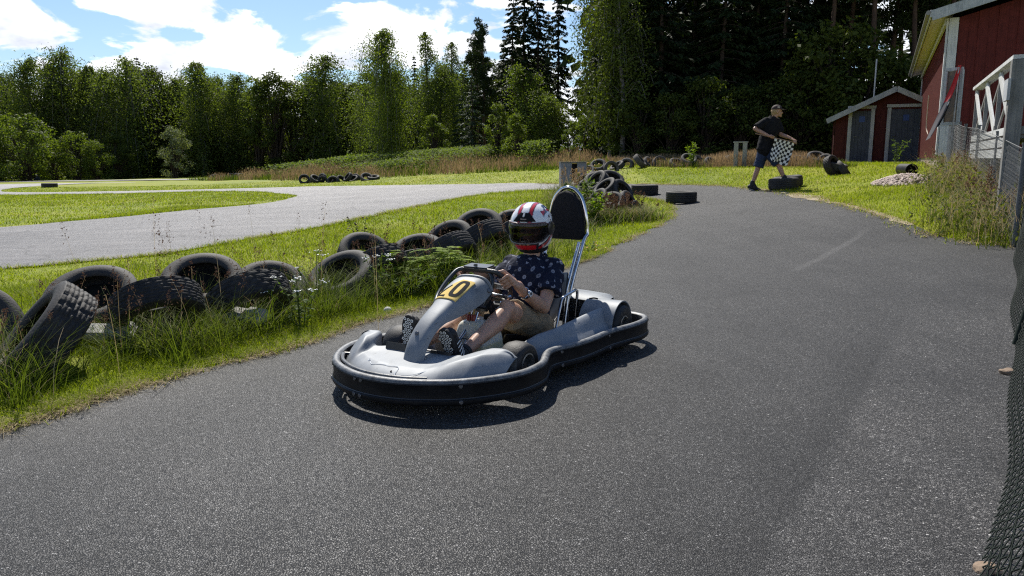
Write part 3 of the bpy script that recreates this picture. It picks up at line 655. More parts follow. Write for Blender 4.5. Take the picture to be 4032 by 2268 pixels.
# fuel tank between the legs
mb = MB()
def rr(x0, x1, y0, y1, z, r=.02):
    pts = []
    for cx, cy, a0 in ((x1-r, y1-r, 0), (x0+r, y1-r, 90), (x0+r, y0+r, 180), (x1-r, y0+r, 270)):
        for k in range(5): a = R(a0+k*22.5); pts.append(Vector((cx+r*math.cos(a), cy+r*math.sin(a), z)))
    return pts
mb.loft([rr(.40, .63, -.085, .125, .055, .03), rr(.395, .64, -.095, .135, .07, .03), rr(.40, .635, -.09, .132, .14), rr(.405, .63, -.085, .128, .15), rr(.41, .625, -.08, .125, .20), rr(.425, .61, -.06, .11, .275, .025), rr(.435, .60, -.05, .10, .292, .03), rr(.45, .585, -.035, .085, .30, .03)], True, True)
TANK = mb.build('fuel_tank', TANKM, KART, True, 60)
for x, y in ((.565, -.005), (.565, .025)):
    b = MB(); b.lathe([(0, .334), (.013, .334), (.016, .328), (.016, .30), (.0, .30)], 14, Matrix.Translation((x, y, 0))); b.build('cap', REDCAP, TANK)
    b = MB(); b.tube([(x, y, .33), (x-.01, y, .37), (x-.05, y-.01, .40)], .006, 8, sub=4); b.build('hose', pmat('hose_amber', (.35, .22, .05), .3) if 'hose_amber' not in MATS else MATS['hose_amber'], TANK)
b = MB(); b.lathe([(0, .325), (.03, .325), (.033, .32), (.033, .295), (0, .295)], 16, Matrix.Translation((.48, .075, 0))); b.build('filler_cap', INK, TANK)
# pedals
for y, z0, nm in ((.085, .0, 1), (-.185, .02, 2)):
    PD = empty('pedal', (0, 0, 0), parent=KART); xx = .965 if nm == 1 else 1.0
    m = MB(); Y0, Y1 = y-.068, y+.068; zb, zt = .11+z0, .215+z0
    # plate with lips around the shoe
    m.box((xx, y, (zb+zt)/2), (.006, Y1-Y0, zt-zb), Euler((0, R(-12), 0)).to_matrix(), .002)
    m.box((xx-.045, Y1, (zb+zt)/2-.01), (.09, .005, zt-zb-.02), None, .0015); m.box((xx-.045, Y0, (zb+zt)/2-.02), (.09, .005, zt-zb-.04), None, .0015); m.box((xx-.045, y, zb-.004), (.10, Y1-Y0, .005), None, .0015)
    m.tube([(xx-.05, y, zb), (xx-.02, y, .06)], .009, 8)
    m.build('pedal_plate', BLKMET, PD)
    for dy in (-.025, .03):
        b = MB(); b.disc((xx+.004, y+dy, (zb+zt)/2+.005), (1, 0, .2), .009, 10, .001)
        b.build('plate_hole', pmat('hole_pale', (.3, .3, .3), .6) if 'hole_pale' not in MATS else MATS['hole_pale'], PD)
# side pods
for s in (1, -1):
    xs = np.linspace(-.36, .56, 42); rings = []
    for x in xs:
        rz = np.interp(x, [-.36, -.30, -.1, .2, .38, .47, .53, .56], [.262, .272, .262, .240, .228, .205, .165, .12])
        ry = np.interp(x, [-.36, .0, .3, .45, .56], [.415, .40, .375, .345, .30])
        oy = np.interp(x, [-.36, -.25, .1, .35, .45, .52, .56], [.49, .515, .515, .478, .435, .38, .32])
        iy = np.interp(x, [-.36, .2, .45, .56], [.355, .325, .265, .24])
        w_ = oy-ry
        pts = [(iy, .06), (iy+.006, rz*.55), (iy+.018, rz*.88), ((iy+ry)/2+.01, rz*.985), (ry, rz), (ry+w_*.22, rz*.93), (ry+w_*.45, rz*.75), (ry+w_*.55, rz*.69), (ry+w_*.72, rz*.62), (ry+w_*.9, rz*.50), (oy, .095), (oy-.005, .06)]
        rings.append([Vector((x+.004*mnoise.noise(Vector((x*4, a*5, s))), a*s, max(.05, b))) for a, b in pts])
    m = MB(); m.loft(rings, closed=False)
    for rg_ in (rings[0], rings[-1]): m.raw(rg_, [list(range(len(rg_)))])
    o = m.build('side_pod', SILVER, KART, True, 50); sb = o.modifiers.new('s', 'SUBSURF'); sb.levels = 1; sb.render_levels = 1
# wheels
def wheel(x, y0, y1, r, rr_, s):
    W = empty('wheel', (0, 0, 0), parent=KART)
    M = Matrix.Translation((x, 0, r+.0)) @ Euler((R(-90*1), 0, 0)).to_matrix().to_4x4()   # local z -> world y
    lo, hi = (y0, y1) if s > 0 else (-y1, -y0); c = .03
    prof = [(rr_, lo+.008), (rr_+.012, lo+.001), (r-c*.9, lo-.004), (r-c*.35, lo+.006), (r-.006, lo+.022), (r, lo+.04), (r, hi-.04), (r-.006, hi-.022), (r-c*.35, hi-.006), (r-c*.9, hi+.004), (rr_+.012, hi-.001), (rr_, hi-.008)]
    b = MB(); b.lathe(prof, 48, M); b.build('tyre', RUBBER, W, True, 60)
    b = MB(); e = hi if s > 0 else lo; q = 1 if s > 0 else -1
    b.lathe([(rr_+.001, e-q*.012), (rr_+.004, e-q*.001), (rr_-.003, e+q*.001), (rr_-.007, e-q*.008), (rr_-.012, e-q*.035), (rr_-.02, e-q*.05), (.026, e-q*.055), (.026, e-q*.03), (.02, e-q*.02), (0, e-q*.02)], 40, M)
    e2 = lo if s > 0 else hi
    b.lathe([(rr_+.001, e2+q*.012), (rr_+.004, e2+q*.001), (rr_-.003, e2-q*.001), (rr_-.012, e2+q*.02), (.02, e2+q*.03), (0, e2+q*.03)], 40, M)
    b.build('rim', ALLOY, W, True, 40)
    for k in range(3):
        b = MB(); a = R(90+120*k); b.tube([M @ Vector((.014*math.cos(a)*1.4, .014*math.sin(a)*1.4, e-q*.03)), M @ Vector((.014*math.cos(a)*1.4, .014*math.sin(a)*1.4, e-q*.016))], .0045, 6)
        b.build('wheel_nut', BOLTM, W)
for s in (1, -1):
    wheel(.69, .325, .455, .125, .066, s); wheel(-.42, .325, .525, .14, .066, s)
    # curved guard over the rear wheel
    m = MB(); rings = []
    for a in np.linspace(R(-35), R(215), 36):
        cx, cz = -.42+.0, .14
        for_r = .163
        rings.append([Vector((cx+for_r*math.cos(a), yy*s, max(.07, cz+for_r*math.sin(a)))) for yy in (.27, .29, .40, .495, .505)]+[Vector((cx+(for_r-.008)*math.cos(a), yy*s, max(.07, cz+(for_r-.008)*math.sin(a)))) for yy in (.505, .495, .40, .29, .27)])
    m.loft(rings, True, True); m.build('wheel_guard', SILVER, KART, True, 50)
# rear cover, engine
mb = MB(); rings = []
for y in np.linspace(-.40, .40, 33):
    a = abs(y); fx = -.66-.015*(1-a/.4)+.11*max(0, (a-.30)/.1)**2; zt = .315-.02*(a/.4)**2
    rings.append([Vector((-.40, y, zt-.02)), Vector((-.43, y, zt)), Vector((-.52, y, zt+.008)), Vector((fx+.035, y, zt-.002)), Vector((fx+.008, y, zt-.018)), Vector((fx, y, zt-.05)), Vector((fx, y, .17)), Vector((fx+.02, y, .15))])
mb.loft(rings, False); o = mb.build('engine_cover', SILVER, KART, True, 50)
b = MB(); b.tube([(-.36, .30, .307), (-.36, .33, .315), (-.38, .35, .309)], .005, 6, sub=3); b.build('cover_clip', INK, KART)
mb = MB(); mb.box((-.30, -.26, .17), (.26, .16, .20), None, .02)
for k in range(6): mb.box((-.22, -.26, .12+.025*k), (.14, .17, .006))
mb.build('engine', pmat('engine_metal', (.03, .03, .032), .45, .6, (.08, .08, .08), 14), KART)
# seat shell
mb = MB(); rings = []
prof = [(.34, .105, .10), (.26, .085, .15), (.12, .07, .18), (-.02, .075, .19), (-.12, .10, .195), (-.20, .16, .195), (-.265, .24, .19), (-.32, .33, .185), (-.37, .43, .175), (-.385, .455, .165)]
for x, z, wd in prof:
    rings.append([Vector((x+.02*abs(v)**3*(1 if z < .2 else 2.6), wd*v, z+(.09 if z < .2 else .02)*abs(v)**2.6)) for v in np.linspace(-1, 1, 15)])
V = []; mb.loft(rings, closed=False); o = mb.build('seat', SEATM, KART, True, 60)
so = o.modifiers.new('t', 'SOLIDIFY'); so.thickness = .012; so.offset = -1; sb = o.modifiers.new('s', 'SUBSURF'); sb.levels = sb.render_levels = 1
# tubular seat side bars
for s in (1, -1):
    m = MB(); y = .215*s
    m.tube([(-.045, y, .10), (-.13, y, .315), (-.145, y, .335), (-.17, y, .342), (-.33, y, .362), (-.352, y, .352), (-.355, y, .33), (-.33, y-.01*s, .08)], .0095, 10)
    m.tube([(-.23, y, .35), (-.17, y, .09)], .009, 10); m.build('seat_side_bar', CHROME, KART)
# headrest on a chrome hoop
HR = empty('headrest', (0, 0, 0), parent=KART)
hy = .015
hoop = [(-.40, -.115+hy, .09), (-.405, -.117+hy, .30), (-.555, -.142+hy, .655), (-.60, -.146+hy, .70), (-.60, -.135+hy, .82), (-.60, -.105+hy, .93), (-.60, -.055+hy, .99), (-.60, 0+hy, 1.008), (-.60, .055+hy, .99), (-.60, .105+hy, .93), (-.60, .135+hy, .82), (-.60, .146+hy, .70), (-.555, .142+hy, .655), (-.405, .117+hy, .30), (-.40, .115+hy, .09)]
mb = MB(); mb.tube(hoop, .013, 12, sub=6); mb.tube([(-.375, .095+hy, .09), (-.385, .098+hy, .30), (-.53, .122+hy, .65)], .0115, 12, sub=5); mb.tube([(-.375, -.095+hy, .09), (-.385, -.098+hy, .30), (-.53, -.122+hy, .65)], .0115, 12, sub=5)
mb.build('headrest_frame', CHROME, HR)
op = [(-.105, .66), (-.122, .675), (-.128, .70), (-.125, .76), (-.112, .85), (-.09, .92), (-.05, .973), (0, .990), (.05, .973), (.09, .92), (.112, .85), (.125, .76), (.128, .70), (.122, .675), (.105, .66)]
mb = MB()
def padring(x, k): 
    return [Vector((x, hy+a*k, .82+(b-.82)*k)) for a, b in op]
mb.loft([padring(-.615, .5), padring(-.615, .97), padring(-.60, 1.0), padring(-.565, 1.0), padring(-.55, .97), padring(-.545, .90), padring(-.543, .5)], True, True); mb.build('headrest_pad', PADM, HR, True, 60)
# ---------------------------------------------------------------- people
def skin_mat(name, c1, c2):
    m, nt, out = nodes(name); b = N(nt, 'ShaderNodeBsdfPrincipled'); co = objco(nt)
    n = noise(nt, 14, 5, .65, co); r = ramp(nt, [(.3, c1), (.7, c2)]); nt.links.new(n.outputs['Fac'], r.inputs['Fac']); nt.links.new(r.outputs['Color'], b.inputs['Base Color'])
    b.inputs['Roughness'].default_value = .42; b.inputs['Subsurface Weight'].default_value = .18; b.inputs['Subsurface Radius'].default_value = (.02, .008, .004); b.inputs['Specular IOR Level'].default_value = .45
    n2 = noise(nt, 180, 3, .6, co); bp = N(nt, 'ShaderNodeBump'); bp.inputs['Strength'].default_value = .12; bp.inputs['Distance'].default_value = .002; nt.links.new(n2.outputs['Fac'], bp.inputs['Height']); nt.links.new(bp.outputs['Normal'], b.inputs['Normal'])
    nt.links.new(b.outputs['BSDF'], out.inputs['Surface']); return m
SKIN = skin_mat('skin', (.40, .225, .15), (.52, .31, .22)); SKIN2 = skin_mat('tanned_skin', (.34, .19, .125), (.44, .255, .17))
SHOE = pmat('black_shoe', (.012, .012, .013), .6, 0, (.025, .025, .027), 60, .4, .5, 150)
SOLEW = pmat('white_sole_print', (.8, .79, .75), .6)
def V3(*a): return Vector(a)
# ---- driver, kart-local coordinates, same placement as the kart
DRV = empty('person', KART.location, (0, 0, KYAW))
tag(DRV, 'driver in navy dotted shirt, beige shorts and red and white helmet, gripping the steering wheel', 'person')
J = dict(pel=(-.03, 0, .165), hL=(.0, .095, .155), hR=(.0, -.095, .155), kL=(.405, .148, .352), kR=(.455, -.125, .275), aL=(.775, .105, .170), aR=(.855, -.170, .185),
         sL=(-.135, .158, .520), sR=(-.125, -.145, .522), eL=(.075, .205, .312), eR=(.07, -.225, .315), wL=(.293, .190, .435), wR=(.290, -.190, .445), nk=(-.165, 0, .588), hd=(-.135, 0, .762))
J = {k: Vector(v) for k, v in J.items()}
def lerp(a, b, t): return a.lerp(b, t)
def leg(h, k, a, s):
    P = []
    P.append(('cap', h, lerp(h, k, .9), .082, .060)); P.append(('cap', lerp(h, k, .8), k, .058, .052))
    P.append(('ell', k+V3(.012, 0, .014), (.042, .040, .045)))
    d = (a-k).normalized(); back = V3(0, 0, 1).cross(d).cross(d).normalized()   # calf side
    if back.z > 0: back = -back
    P.append(('cap', k, lerp(k, a, .3)+back*.014, .046, .054)); P.append(('cap', lerp(k, a, .3)+back*.014, lerp(k, a, .62)+back*.006, .053, .041)); P.append(('cap', lerp(k, a, .62)+back*.004, a, .041, .030))
    P.append(('cap', lerp(k, a, .08), a, .040, .028))
    return P
def gripping_hand(wr, c, t, inner, r=.017, thumb=True):
    """hand closed round a bar: c bar point in the palm, t bar direction (towards the index finger), wr wrist, inner = side the finger tips end on"""
    P = []; t = t.normalized(); n1 = (wr-c); n1 = (n1-t*n1.dot(t)).normalized(); n2 = t.cross(n1)
    if n2.dot(inner) > 0: n2 = -n2          # n2 points over the visible back side
    palm = c+n1*.040+n2*.018
    P.append(('cap', wr, lerp(wr, palm, .45), .026, .029))
    kn = []
    for i, (off, ln) in enumerate(((.035, 1.0), (.0118, 1.08), (-.0115, 1.02), (-.033, .86))):
        k0 = c+t*off+n1*.022+n2*.036
        P.append(('cap', lerp(wr, palm, .35)+t*off*.55, k0, .0185, .0115))
        rad = r+.0105; pts = [k0]
        for a in (62, 105, 150, 200):
            A = R(a*ln); q = c+t*off*.95+(n1*math.cos(A)+n2*math.sin(A))*rad*(1.18 if a < 90 else 1.0); pts.append(q)
        for a, b, ra, rb in zip(pts[:-1], pts[1:], (.0100, .0092, .0086, .0078), (.0092, .0086, .0078, .0068)): P.append(('cap', a, b, ra, rb))
    th0 = lerp(wr, palm, .55)+t*.022-n2*.012; th1 = c+t*.046+n1*.026-n2*.012; th2 = c+t*.052-n2*(r+.010)+n1*.004; th3 = c+t*.050-n2*(r+.008)-n1*.018
    P.append(('cap', th0, th1, .017, .0125)); P.append(('cap', th1, th2, .0120, .0105)); P.append(('cap', th2, th3, .0105, .0085))
    return P
gL, gR = sw(.137, .045), sw(-.137, .045)
tL, tR = (sw(.125, .085)-sw(.142, .0)), (sw(-.125, .085)-sw(-.142, .0))
parts = leg(J['hL'], J['kL'], J['aL'], 1)+leg(J['hR'], J['kR'], J['aR'], -1)
# feet hidden inside the shoes, torso, neck
parts += [('cap', J['pel'], J['pel']+V3(-.01, 0, .12), .115, .12), ('ell', V3(-.075, 0, .40), (.10, .155, .17)), ('cap', J['pel']+V3(-.01, 0, .1), V3(-.09, 0, .44), .12, .115), ('cap', J['sL'], J['sR'], .046, .046), ('cap', V3(-.13, 0, .54), J['nk']+V3(.02, 0, .06), .062, .052)]
for s, e, w_, c, t, inn in (('sL', 'eL', 'wL', gL, tL, V3(.3, -1, 0)), ('sR', 'eR', 'wR', gR, tR, V3(.3, 1, 0))):
    S_, E_, W_ = J[s], J[e], J[w_]
    parts += [('cap', S_, lerp(S_, E_, .5), .046, .046), ('cap', lerp(S_, E_, .5), E_, .047, .037), ('cap', E_, lerp(E_, W_, .3), .038, .043), ('cap', lerp(E_, W_, .3), W_, .043, .026)]
    parts += gripping_hand(W_, c, t, inn)
# head inside the helmet (yaw to the camera side, nose, brows, lips, chin)
HM = Matrix.Translation(J['hd']) @ Euler((0, R(8), R(11))).to_matrix().to_4x4()
def hp(x, y, z): return HM @ Vector((x, y, z))
hr = HM.to_3x3()
parts += [('ell', hp(-.005, 0, .03), (.098, .076, .11), hr), ('ell', hp(.035, 0, -.045), (.055, .052, .065), hr), ('cap', hp(.088, 0, .012), hp(.112, 0, -.028), .010, .016), ('ell', hp(.098, .017, -.030), (.010, .009, .008), hr), ('ell', hp(.098, -.017, -.030), (.010, .009, .008), hr),
          ('cap', hp(.086, .018, .026), hp(.074, .05, .024), .012, .012), ('cap', hp(.086, -.018, .026), hp(.074, -.05, .024), .012, .012), ('ell', hp(.062, .04, -.018), (.026, .022, .022), hr), ('ell', hp(.062, -.04, -.018), (.026, .022, .022), hr),
          ('cap', hp(.084, .018, -.060), hp(.084, -.018, -.060), .0085, .0085), ('cap', hp(.080, .015, -.072), hp(.080, -.015, -.072), .009, .009), ('ell', hp(.068, 0, -.095), (.024, .024, .02), hr), ('cap', J['nk'], hp(-.015, 0, -.03), .050, .054)]
me = blob(parts, .0034, 4, 'body'); BODY = add('body', me, DRV, mat=SKIN)
# eyes, glasses
GLS = pmat('glasses_frame', (.02, .02, .022), .3)
EYE = pmat('eye', (.05, .035, .03), .15)
for s in (1, -1):
    b = MB(); b.lathe([(0, .011), (.008, .008), (.011, 0), (.008, -.008), (0, -.011)], 10, Matrix.Translation(hp(.083, .032*s, .008)) @ hr.to_4x4()); b.build('eye', EYE, BODY)
mb = MB()
for s in (1, -1):
    mb.tube([hp(.103, .032*s+.025*math.cos(a)*1.0, .004+.018*math.sin(a)) for a in np.linspace(0, 2*math.pi, 17)[:-1]], .0022, 6, True)
    mb.tube([hp(.100, .057*s, .010), hp(.03, .076*s, .012)], .002, 6)
mb.tube([hp(.103, .008, .010), hp(.103, -.008, .010)], .002, 6); mb.build('glasses', GLS, DRV)
# shirt with pale round motifs on navy and thin net lines
def shirt_mat():
    m, nt, out = nodes('dotted_navy_cotton'); b = N(nt, 'ShaderNodeBsdfPrincipled'); b.inputs['Roughness'].default_value = .85; b.inputs['Specular IOR Level'].default_value = .2
    uv = N(nt, 'ShaderNodeUVMap', uv_map='UVMap')
    mp = N(nt, 'ShaderNodeMapping'); mp.inputs['Rotation'].default_value = (0, 0, R(45)); mp.inputs['Scale'].default_value = (1, 1, 1); nt.links.new(uv.outputs['UV'], mp.inputs['Vector'])
    fr = N(nt, 'ShaderNodeVectorMath', operation='FRACTION'); nt.links.new(mp.outputs[0], fr.inputs[0])
    sb = N(nt, 'ShaderNodeVectorMath', operation='SUBTRACT'); nt.links.new(fr.outputs[0], sb.inputs[0]); sb.inputs[1].default_value = (.5, .5, 0)
    ln = N(nt, 'ShaderNodeVectorMath', operation='LENGTH'); nt.links.new(sb.outputs[0], ln.inputs[0])
    fl = N(nt, 'ShaderNodeVectorMath', operation='FLOOR'); nt.links.new(mp.outputs[0], fl.inputs[0])
    wn = N(nt, 'ShaderNodeTexWhiteNoise', noise_dimensions='2D'); nt.links.new(fl.outputs[0], wn.inputs['Vector'])
    r = ramp(nt, [(0, (.10, .11, .16)), (.07, (.16, .17, .22)), (.09, (.36, .37, .42)), (.185, (.30, .31, .37)), (.215, (.0085, .011, .026))]); nt.links.new(ln.outputs['Value'], r.inputs['Fac'])
    ns = noise(nt, 60, 3, .7, uv.outputs['UV']); rn = ramp(nt, [(.42, (.006, .009, .022)), (.55, (.015, .018, .038))]); nt.links.new(ns.outputs['Fac'], rn.inputs['Fac'])
    spx = N(nt, 'ShaderNodeSeparateXYZ'); nt.links.new(sb.outputs[0], spx.inputs[0])
    def absmin():
        a = nt.nodes.new('ShaderNodeMath'); a.operation = 'ABSOLUTE'; nt.links.new(spx.outputs[0], a.inputs[0])
        c = nt.nodes.new('ShaderNodeMath'); c.operation = 'ABSOLUTE'; nt.links.new(spx.outputs[1], c.inputs[0])
        d = nt.nodes.new('ShaderNodeMath'); d.operation = 'MINIMUM'; nt.links.new(a.outputs[0], d.inputs[0]); nt.links.new(c.outputs[0], d.inputs[1]); return d.outputs[0]
    rl = ramp(nt, [(0, (1, 1, 1)), (.018, (0, 0, 0))]); nt.links.new(absmin(), rl.inputs['Fac'])
    base = mixc(nt, rl.outputs['Color'], rn.outputs['Color'], (.055, .062, .09))
    th = N(nt, 'ShaderNodeMath', operation='LESS_THAN'); nt.links.new(ln.outputs['Value'], th.inputs[0]); th.inputs[1].default_value = .21
    fa = N(nt, 'ShaderNodeMath', operation='MULTIPLY_ADD'); nt.links.new(wn.outputs['Value'], fa.inputs[0]); fa.inputs[1].default_value = .6; fa.inputs[2].default_value = .4
    f2 = N(nt, 'ShaderNodeMath', operation='MULTIPLY'); nt.links.new(fa.outputs[0], f2.inputs[0]); nt.links.new(th.outputs[0], f2.inputs[1])
    c = mixc(nt, f2.outputs[0], base, r.outputs['Color']); nt.links.new(c, b.inputs['Base Color'])
    nt.links.new(b.outputs['BSDF'], out.inputs['Surface']); return m
sp_ = []
sp_ += [('cap', J['pel']+V3(-.02, 0, .0), V3(-.07, 0, .36), .148, .15), ('ell', V3(-.085, 0, .42), (.125, .185, .19)), ('cap', J['sL']+V3(-.005, 0, .005), J['sR']+V3(-.005, 0, .006), .064, .064), ('cap', V3(-.14, 0, .52), J['nk']+V3(.0, 0, -.005), .085, .066), ('ell', V3(-.07, .07, .48), (.09, .08, .09)), ('ell', V3(-.07, -.07, .48), (.09, .08, .09)), ('ell', V3(-.02, 0, .23), (.115, .15, .11))]
for s, e in (('sL', 'eL'), ('sR', 'eR')):
    S_, E_ = J[s], J[e]; sd_ = 1 if s == 'sL' else -1
    sp_ += [('cap', S_+V3(-.005, -.02*sd_, .0), lerp(S_, E_, .30)+V3(0, .008*sd_, -.004), .066, .070), ('cap', lerp(S_, E_, .22)+V3(0, .006*sd_, 0), lerp(S_, E_, .62)+V3(0, .008*sd_, -.006), .072, .078, False, True)]
me = blob(sp_, .0065, 4, 'shirt')
pn = np.empty(len(me.polygons)*3, np.float32); me.polygons.foreach_get('normal', pn); pn = pn.reshape(-1, 3)
wrinkle(me, .0085, 11, (1, 1, .6)); wrinkle(me, .004, 30, (1, .5, 1), 3)
co = get_co(me); F_uv = me.uv_layers.new(name='UVMap')
nl_ = len(me.loops); li = np.empty(nl_, np.int32); me.loops.foreach_get('vertex_index', li)
lt = np.empty(len(me.polygons), np.int32); me.polygons.foreach_get('loop_total', lt); LN = np.repeat(pn, lt, 0); LC = co[li]
# print runs up the body; cloth faces that look up carry the same print seen from above
AN = np.abs(LN)*[1., 1., .97]; amx = AN.argmax(1); topf = (amx == 2) & (LN[:, 2] > 0); sidef = amx == 1
U = np.where(sidef, LC[:, 0]*1.0+.3, LC[:, 1]); Vv = np.where(topf, -LC[:, 0]*1.15+.36, LC[:, 2]+.25*LC[:, 0])
F_uv.data.foreach_set('uv', (np.stack([U, Vv], 1)/.0575).astype(np.float32).ravel())
add('shirt', me, DRV, mat=shirt_mat())
# shorts
KHAKI = pmat('khaki_cotton', (.22, .165, .105), .85, 0, (.30, .235, .155), 16, .2, .6, 90)
sh = []
sh += [('cap', J['hL']+V3(-.03, 0, -.0), J['hR']+V3(-.03, 0, -.0), .112, .112), ('cap', J['pel']+V3(-.03, 0, .0), J['pel']+V3(-.05, 0, .06), .13, .132)]
for h, k in (('hL', 'kL'), ('hR', 'kR')):
    H_, K_ = J[h], J[k]; d = (K_-H_)
    sh += [('cap', H_, lerp(H_, K_, .5), .102, .092), ('cap', lerp(H_, K_, .45)+V3(0, 0, -.004), lerp(H_, K_, .80)+V3(0, 0, -.010), .092, .095, False, True)]
me = blob(sh, .0065, 3, 'shorts'); wrinkle(me, .007, 9, (.6, 1, 1)); wrinkle(me, .0035, 26, (.4, 1, 1), 5)
add('shorts', me, DRV, mat=KHAKI)
# shoes: sole faces forward (hexagon print), black uppers with pale lines on the side
def shoe(heel, toe, side, name='shoe'):
    up = (toe-heel); L = up.length; up.normalize(); side = side.normalized(); side = (side-up*side.dot(up)).normalized(); fw = side.cross(up)
    if fw.x < 0: fw = -fw
    # fw = direction the sole faces; up = heel to toe
    def q(l, w, h): return heel+up*l+side*w-fw*h
    P = [('cap', q(.035, 0, .035), q(.08, 0, .045), .040, .042), ('cap', q(.08, 0, .04), q(L-.05, .004, .030), .042, .040), ('ell', q(L-.045, .002, .024), (.034, .046, .030), Matrix((up, side, -fw)).transposed()), ('cap', q(.045, 0, .04), q(.05, 0, .095), .040, .042, False, True), ('cap', q(.06, 0, .06), q(.15, 0, .045), .038, .030)]
    me_ = blob(P, .0045, 4, 'shoe'); o = add(name, me_, DRV, mat=SHOE)
    # outsole slab
    out_ = []
    for l, w_ in [(.0, .018), (.012, .030), (.05, .033), (.11, .031), (.16, .040), (.205, .044), (.235, .038), (.258, .024), (.266, .006)]: out_.append((l/.266*(L+.01)-.004, w_))
    ring = [(l, w_+.002) for l, w_ in out_]+[(l, -w_+.003) for l, w_ in out_[::-1]]
    m = MB(); m.loft([[q(l, w_*.93, .012) for l, w_ in ring], [q(l, w_, .006) for l, w_ in ring], [q(l, w_, -.004) for l, w_ in ring], [q(l, w_*.95, -.008) for l, w_ in ring]], True, True); sl_ = m.build('sole', SHOE, o, True, 35)
    m = MB(); px_ = .0225
    for i in range(13):
        for j in range(-2, 3):
            l = .018+i*px_*.87; w_ = (j+(.5 if i % 2 else 0))*px_
            half = np.interp(l/(L+.01)*.266+.004, [p[0] for p in [(0, 0), (.012, 0), (.05, 0), (.11, 0), (.16, 0), (.205, 0), (.235, 0), (.258, 0)]], [.018, .030, .033, .031, .040, .044, .038, .024])
            if abs(w_) > half-.009 or l > L-.008: continue
            o6 = [(math.cos(R(60*k)), math.sin(R(60*k))) for k in range(6)]
            V = [q(l+.0098*a, w_+.0098*b_, -.0095) for a, b_ in o6]+[q(l+.0046*a, w_+.0046*b_, -.0095) for a, b_ in o6]
            m.raw(V, [[k, (k+1) % 6, 6+(k+1) % 6, 6+k] for k in range(6)])
    m.build('sole_print', SOLEW, sl_, False)
    for ss in (1, -1):   # pale side lines
        m = MB()
        for k in range(5): m.tube([q(.06+.022*k, .043*ss, .020), q(.075+.02*k, .046*ss, .040), q(.085+.016*k, .036*ss, .062)], .0026, 5)
        m.build('shoe_stripe', SOLEW, o)
    m = MB(); c = q(.13, 0, .085)
    for a, b_ in ((1, .3), (-1, .3), (.8, -.5), (-.7, -.6)): m.tube([c, c+side*.03*a+V3(-.01, 0, .012), c+side*.05*a+V3(-.01, 0, .02*b_)], .0022, 5, sub=3)
    m.build('lace', SHOE, o)
    m = MB(); a0 = q(.05, 0, .095); m.tube([a0, a0-fw*.025], .041, 14); m.build('sock', SHOE, o)
shoe(V3(.848, .108, .092), V3(.930, .080, .325), V3(0, 1, 0)); shoe(V3(.915, -.182, .115), V3(.950, -.122, .380), V3(0, 1, .2))
# watch and ring
d = (J['wL']-J['eL']).normalized(); c = lerp(J['eL'], J['wL'], .95); WT = empty('wristwatch', (0, 0, 0), parent=DRV)
M = Matrix.Translation(c) @ V3(0, 0, 1).rotation_difference(d).to_matrix().to_4x4()
mb = MB(); mb.lathe([(.033, -.010), (.0365, -.009), (.0365, .009), (.033, .010)], 24, M, True); mb.build('strap', CHROME, WT)
vd = V3(.45, .85, .25); vd = (vd-d*vd.dot(d)).normalized(); fc = c+vd*.034
mb = MB(); mb.disc(fc, vd, .021, 24, .010); mb.build('case', CHROME, WT)
mb = MB(); mb.disc(fc+vd*.0102, vd, .0165, 24, .0012); dial = mb.build('dial', pmat('dial_white', (.75, .75, .75), .3), WT)
mb = MB(); mb.disc(fc+vd*.0114, vd, .009, 16, .0006); mb.tube([fc+vd*.0125, fc+vd*.0125+d*.012], .0012, 5); mb.build('sub_dial', INK, dial)
# helmet
HC = HM @ Matrix.Translation((.004, 0, .012))
def hsurf(az, el, k=1.0):
    ce, se = math.cos(el), math.sin(el); dx, dy, dz = ce*math.cos(az), ce*math.sin(az), se
    rx = .158 if dx > 0 else .148
    ry = .132; rz = .158 if dz > 0 else .165
    p = 2.25; r = (abs(dx/rx)**p+abs(dy/ry)**p+abs(dz/rz)**p)**(-1/p)
    v = Vector((dx*r, dy*r, dz*r))
    if dz < 0 and dx > 0: v.x *= 1+.10*min(1, -dz*2.0)*max(0, dx)      # chin bar pushes forward
    if v.z < -.118: v.z = -.118-(v.z+.118)*0.0
    return v*k
na, ne = 150, 92
els = np.linspace(R(-62), R(90), ne); azs = np.linspace(-math.pi, math.pi, na, endpoint=False)
Vh = []; AE = []
for e in els:
    for a in azs: Vh.append(hsurf(a, e)); AE.append((a, e))
def port(a, e): # visor opening
    ad, ed = abs(math.degrees(a)), math.degrees(e)
    return ad < 74 and -22+max(0, (ad-45)*.45) < ed < 19-max(0, (ad-55)*.35)
Fh = []
for i in range(ne-1):
    for k in range(na):
        k2 = (k+1) % na; ca = azs[k]+math.pi/na; ce = (els[i]+els[i+1])/2
        if port(ca, ce): continue
        Fh.append([i*na+k, i*na+k2, (i+1)*na+k2, (i+1)*na+k])
me = bpy.data.meshes.new('helmet'); me.from_pydata([tuple(v) for v in Vh], [], Fh); me.update()
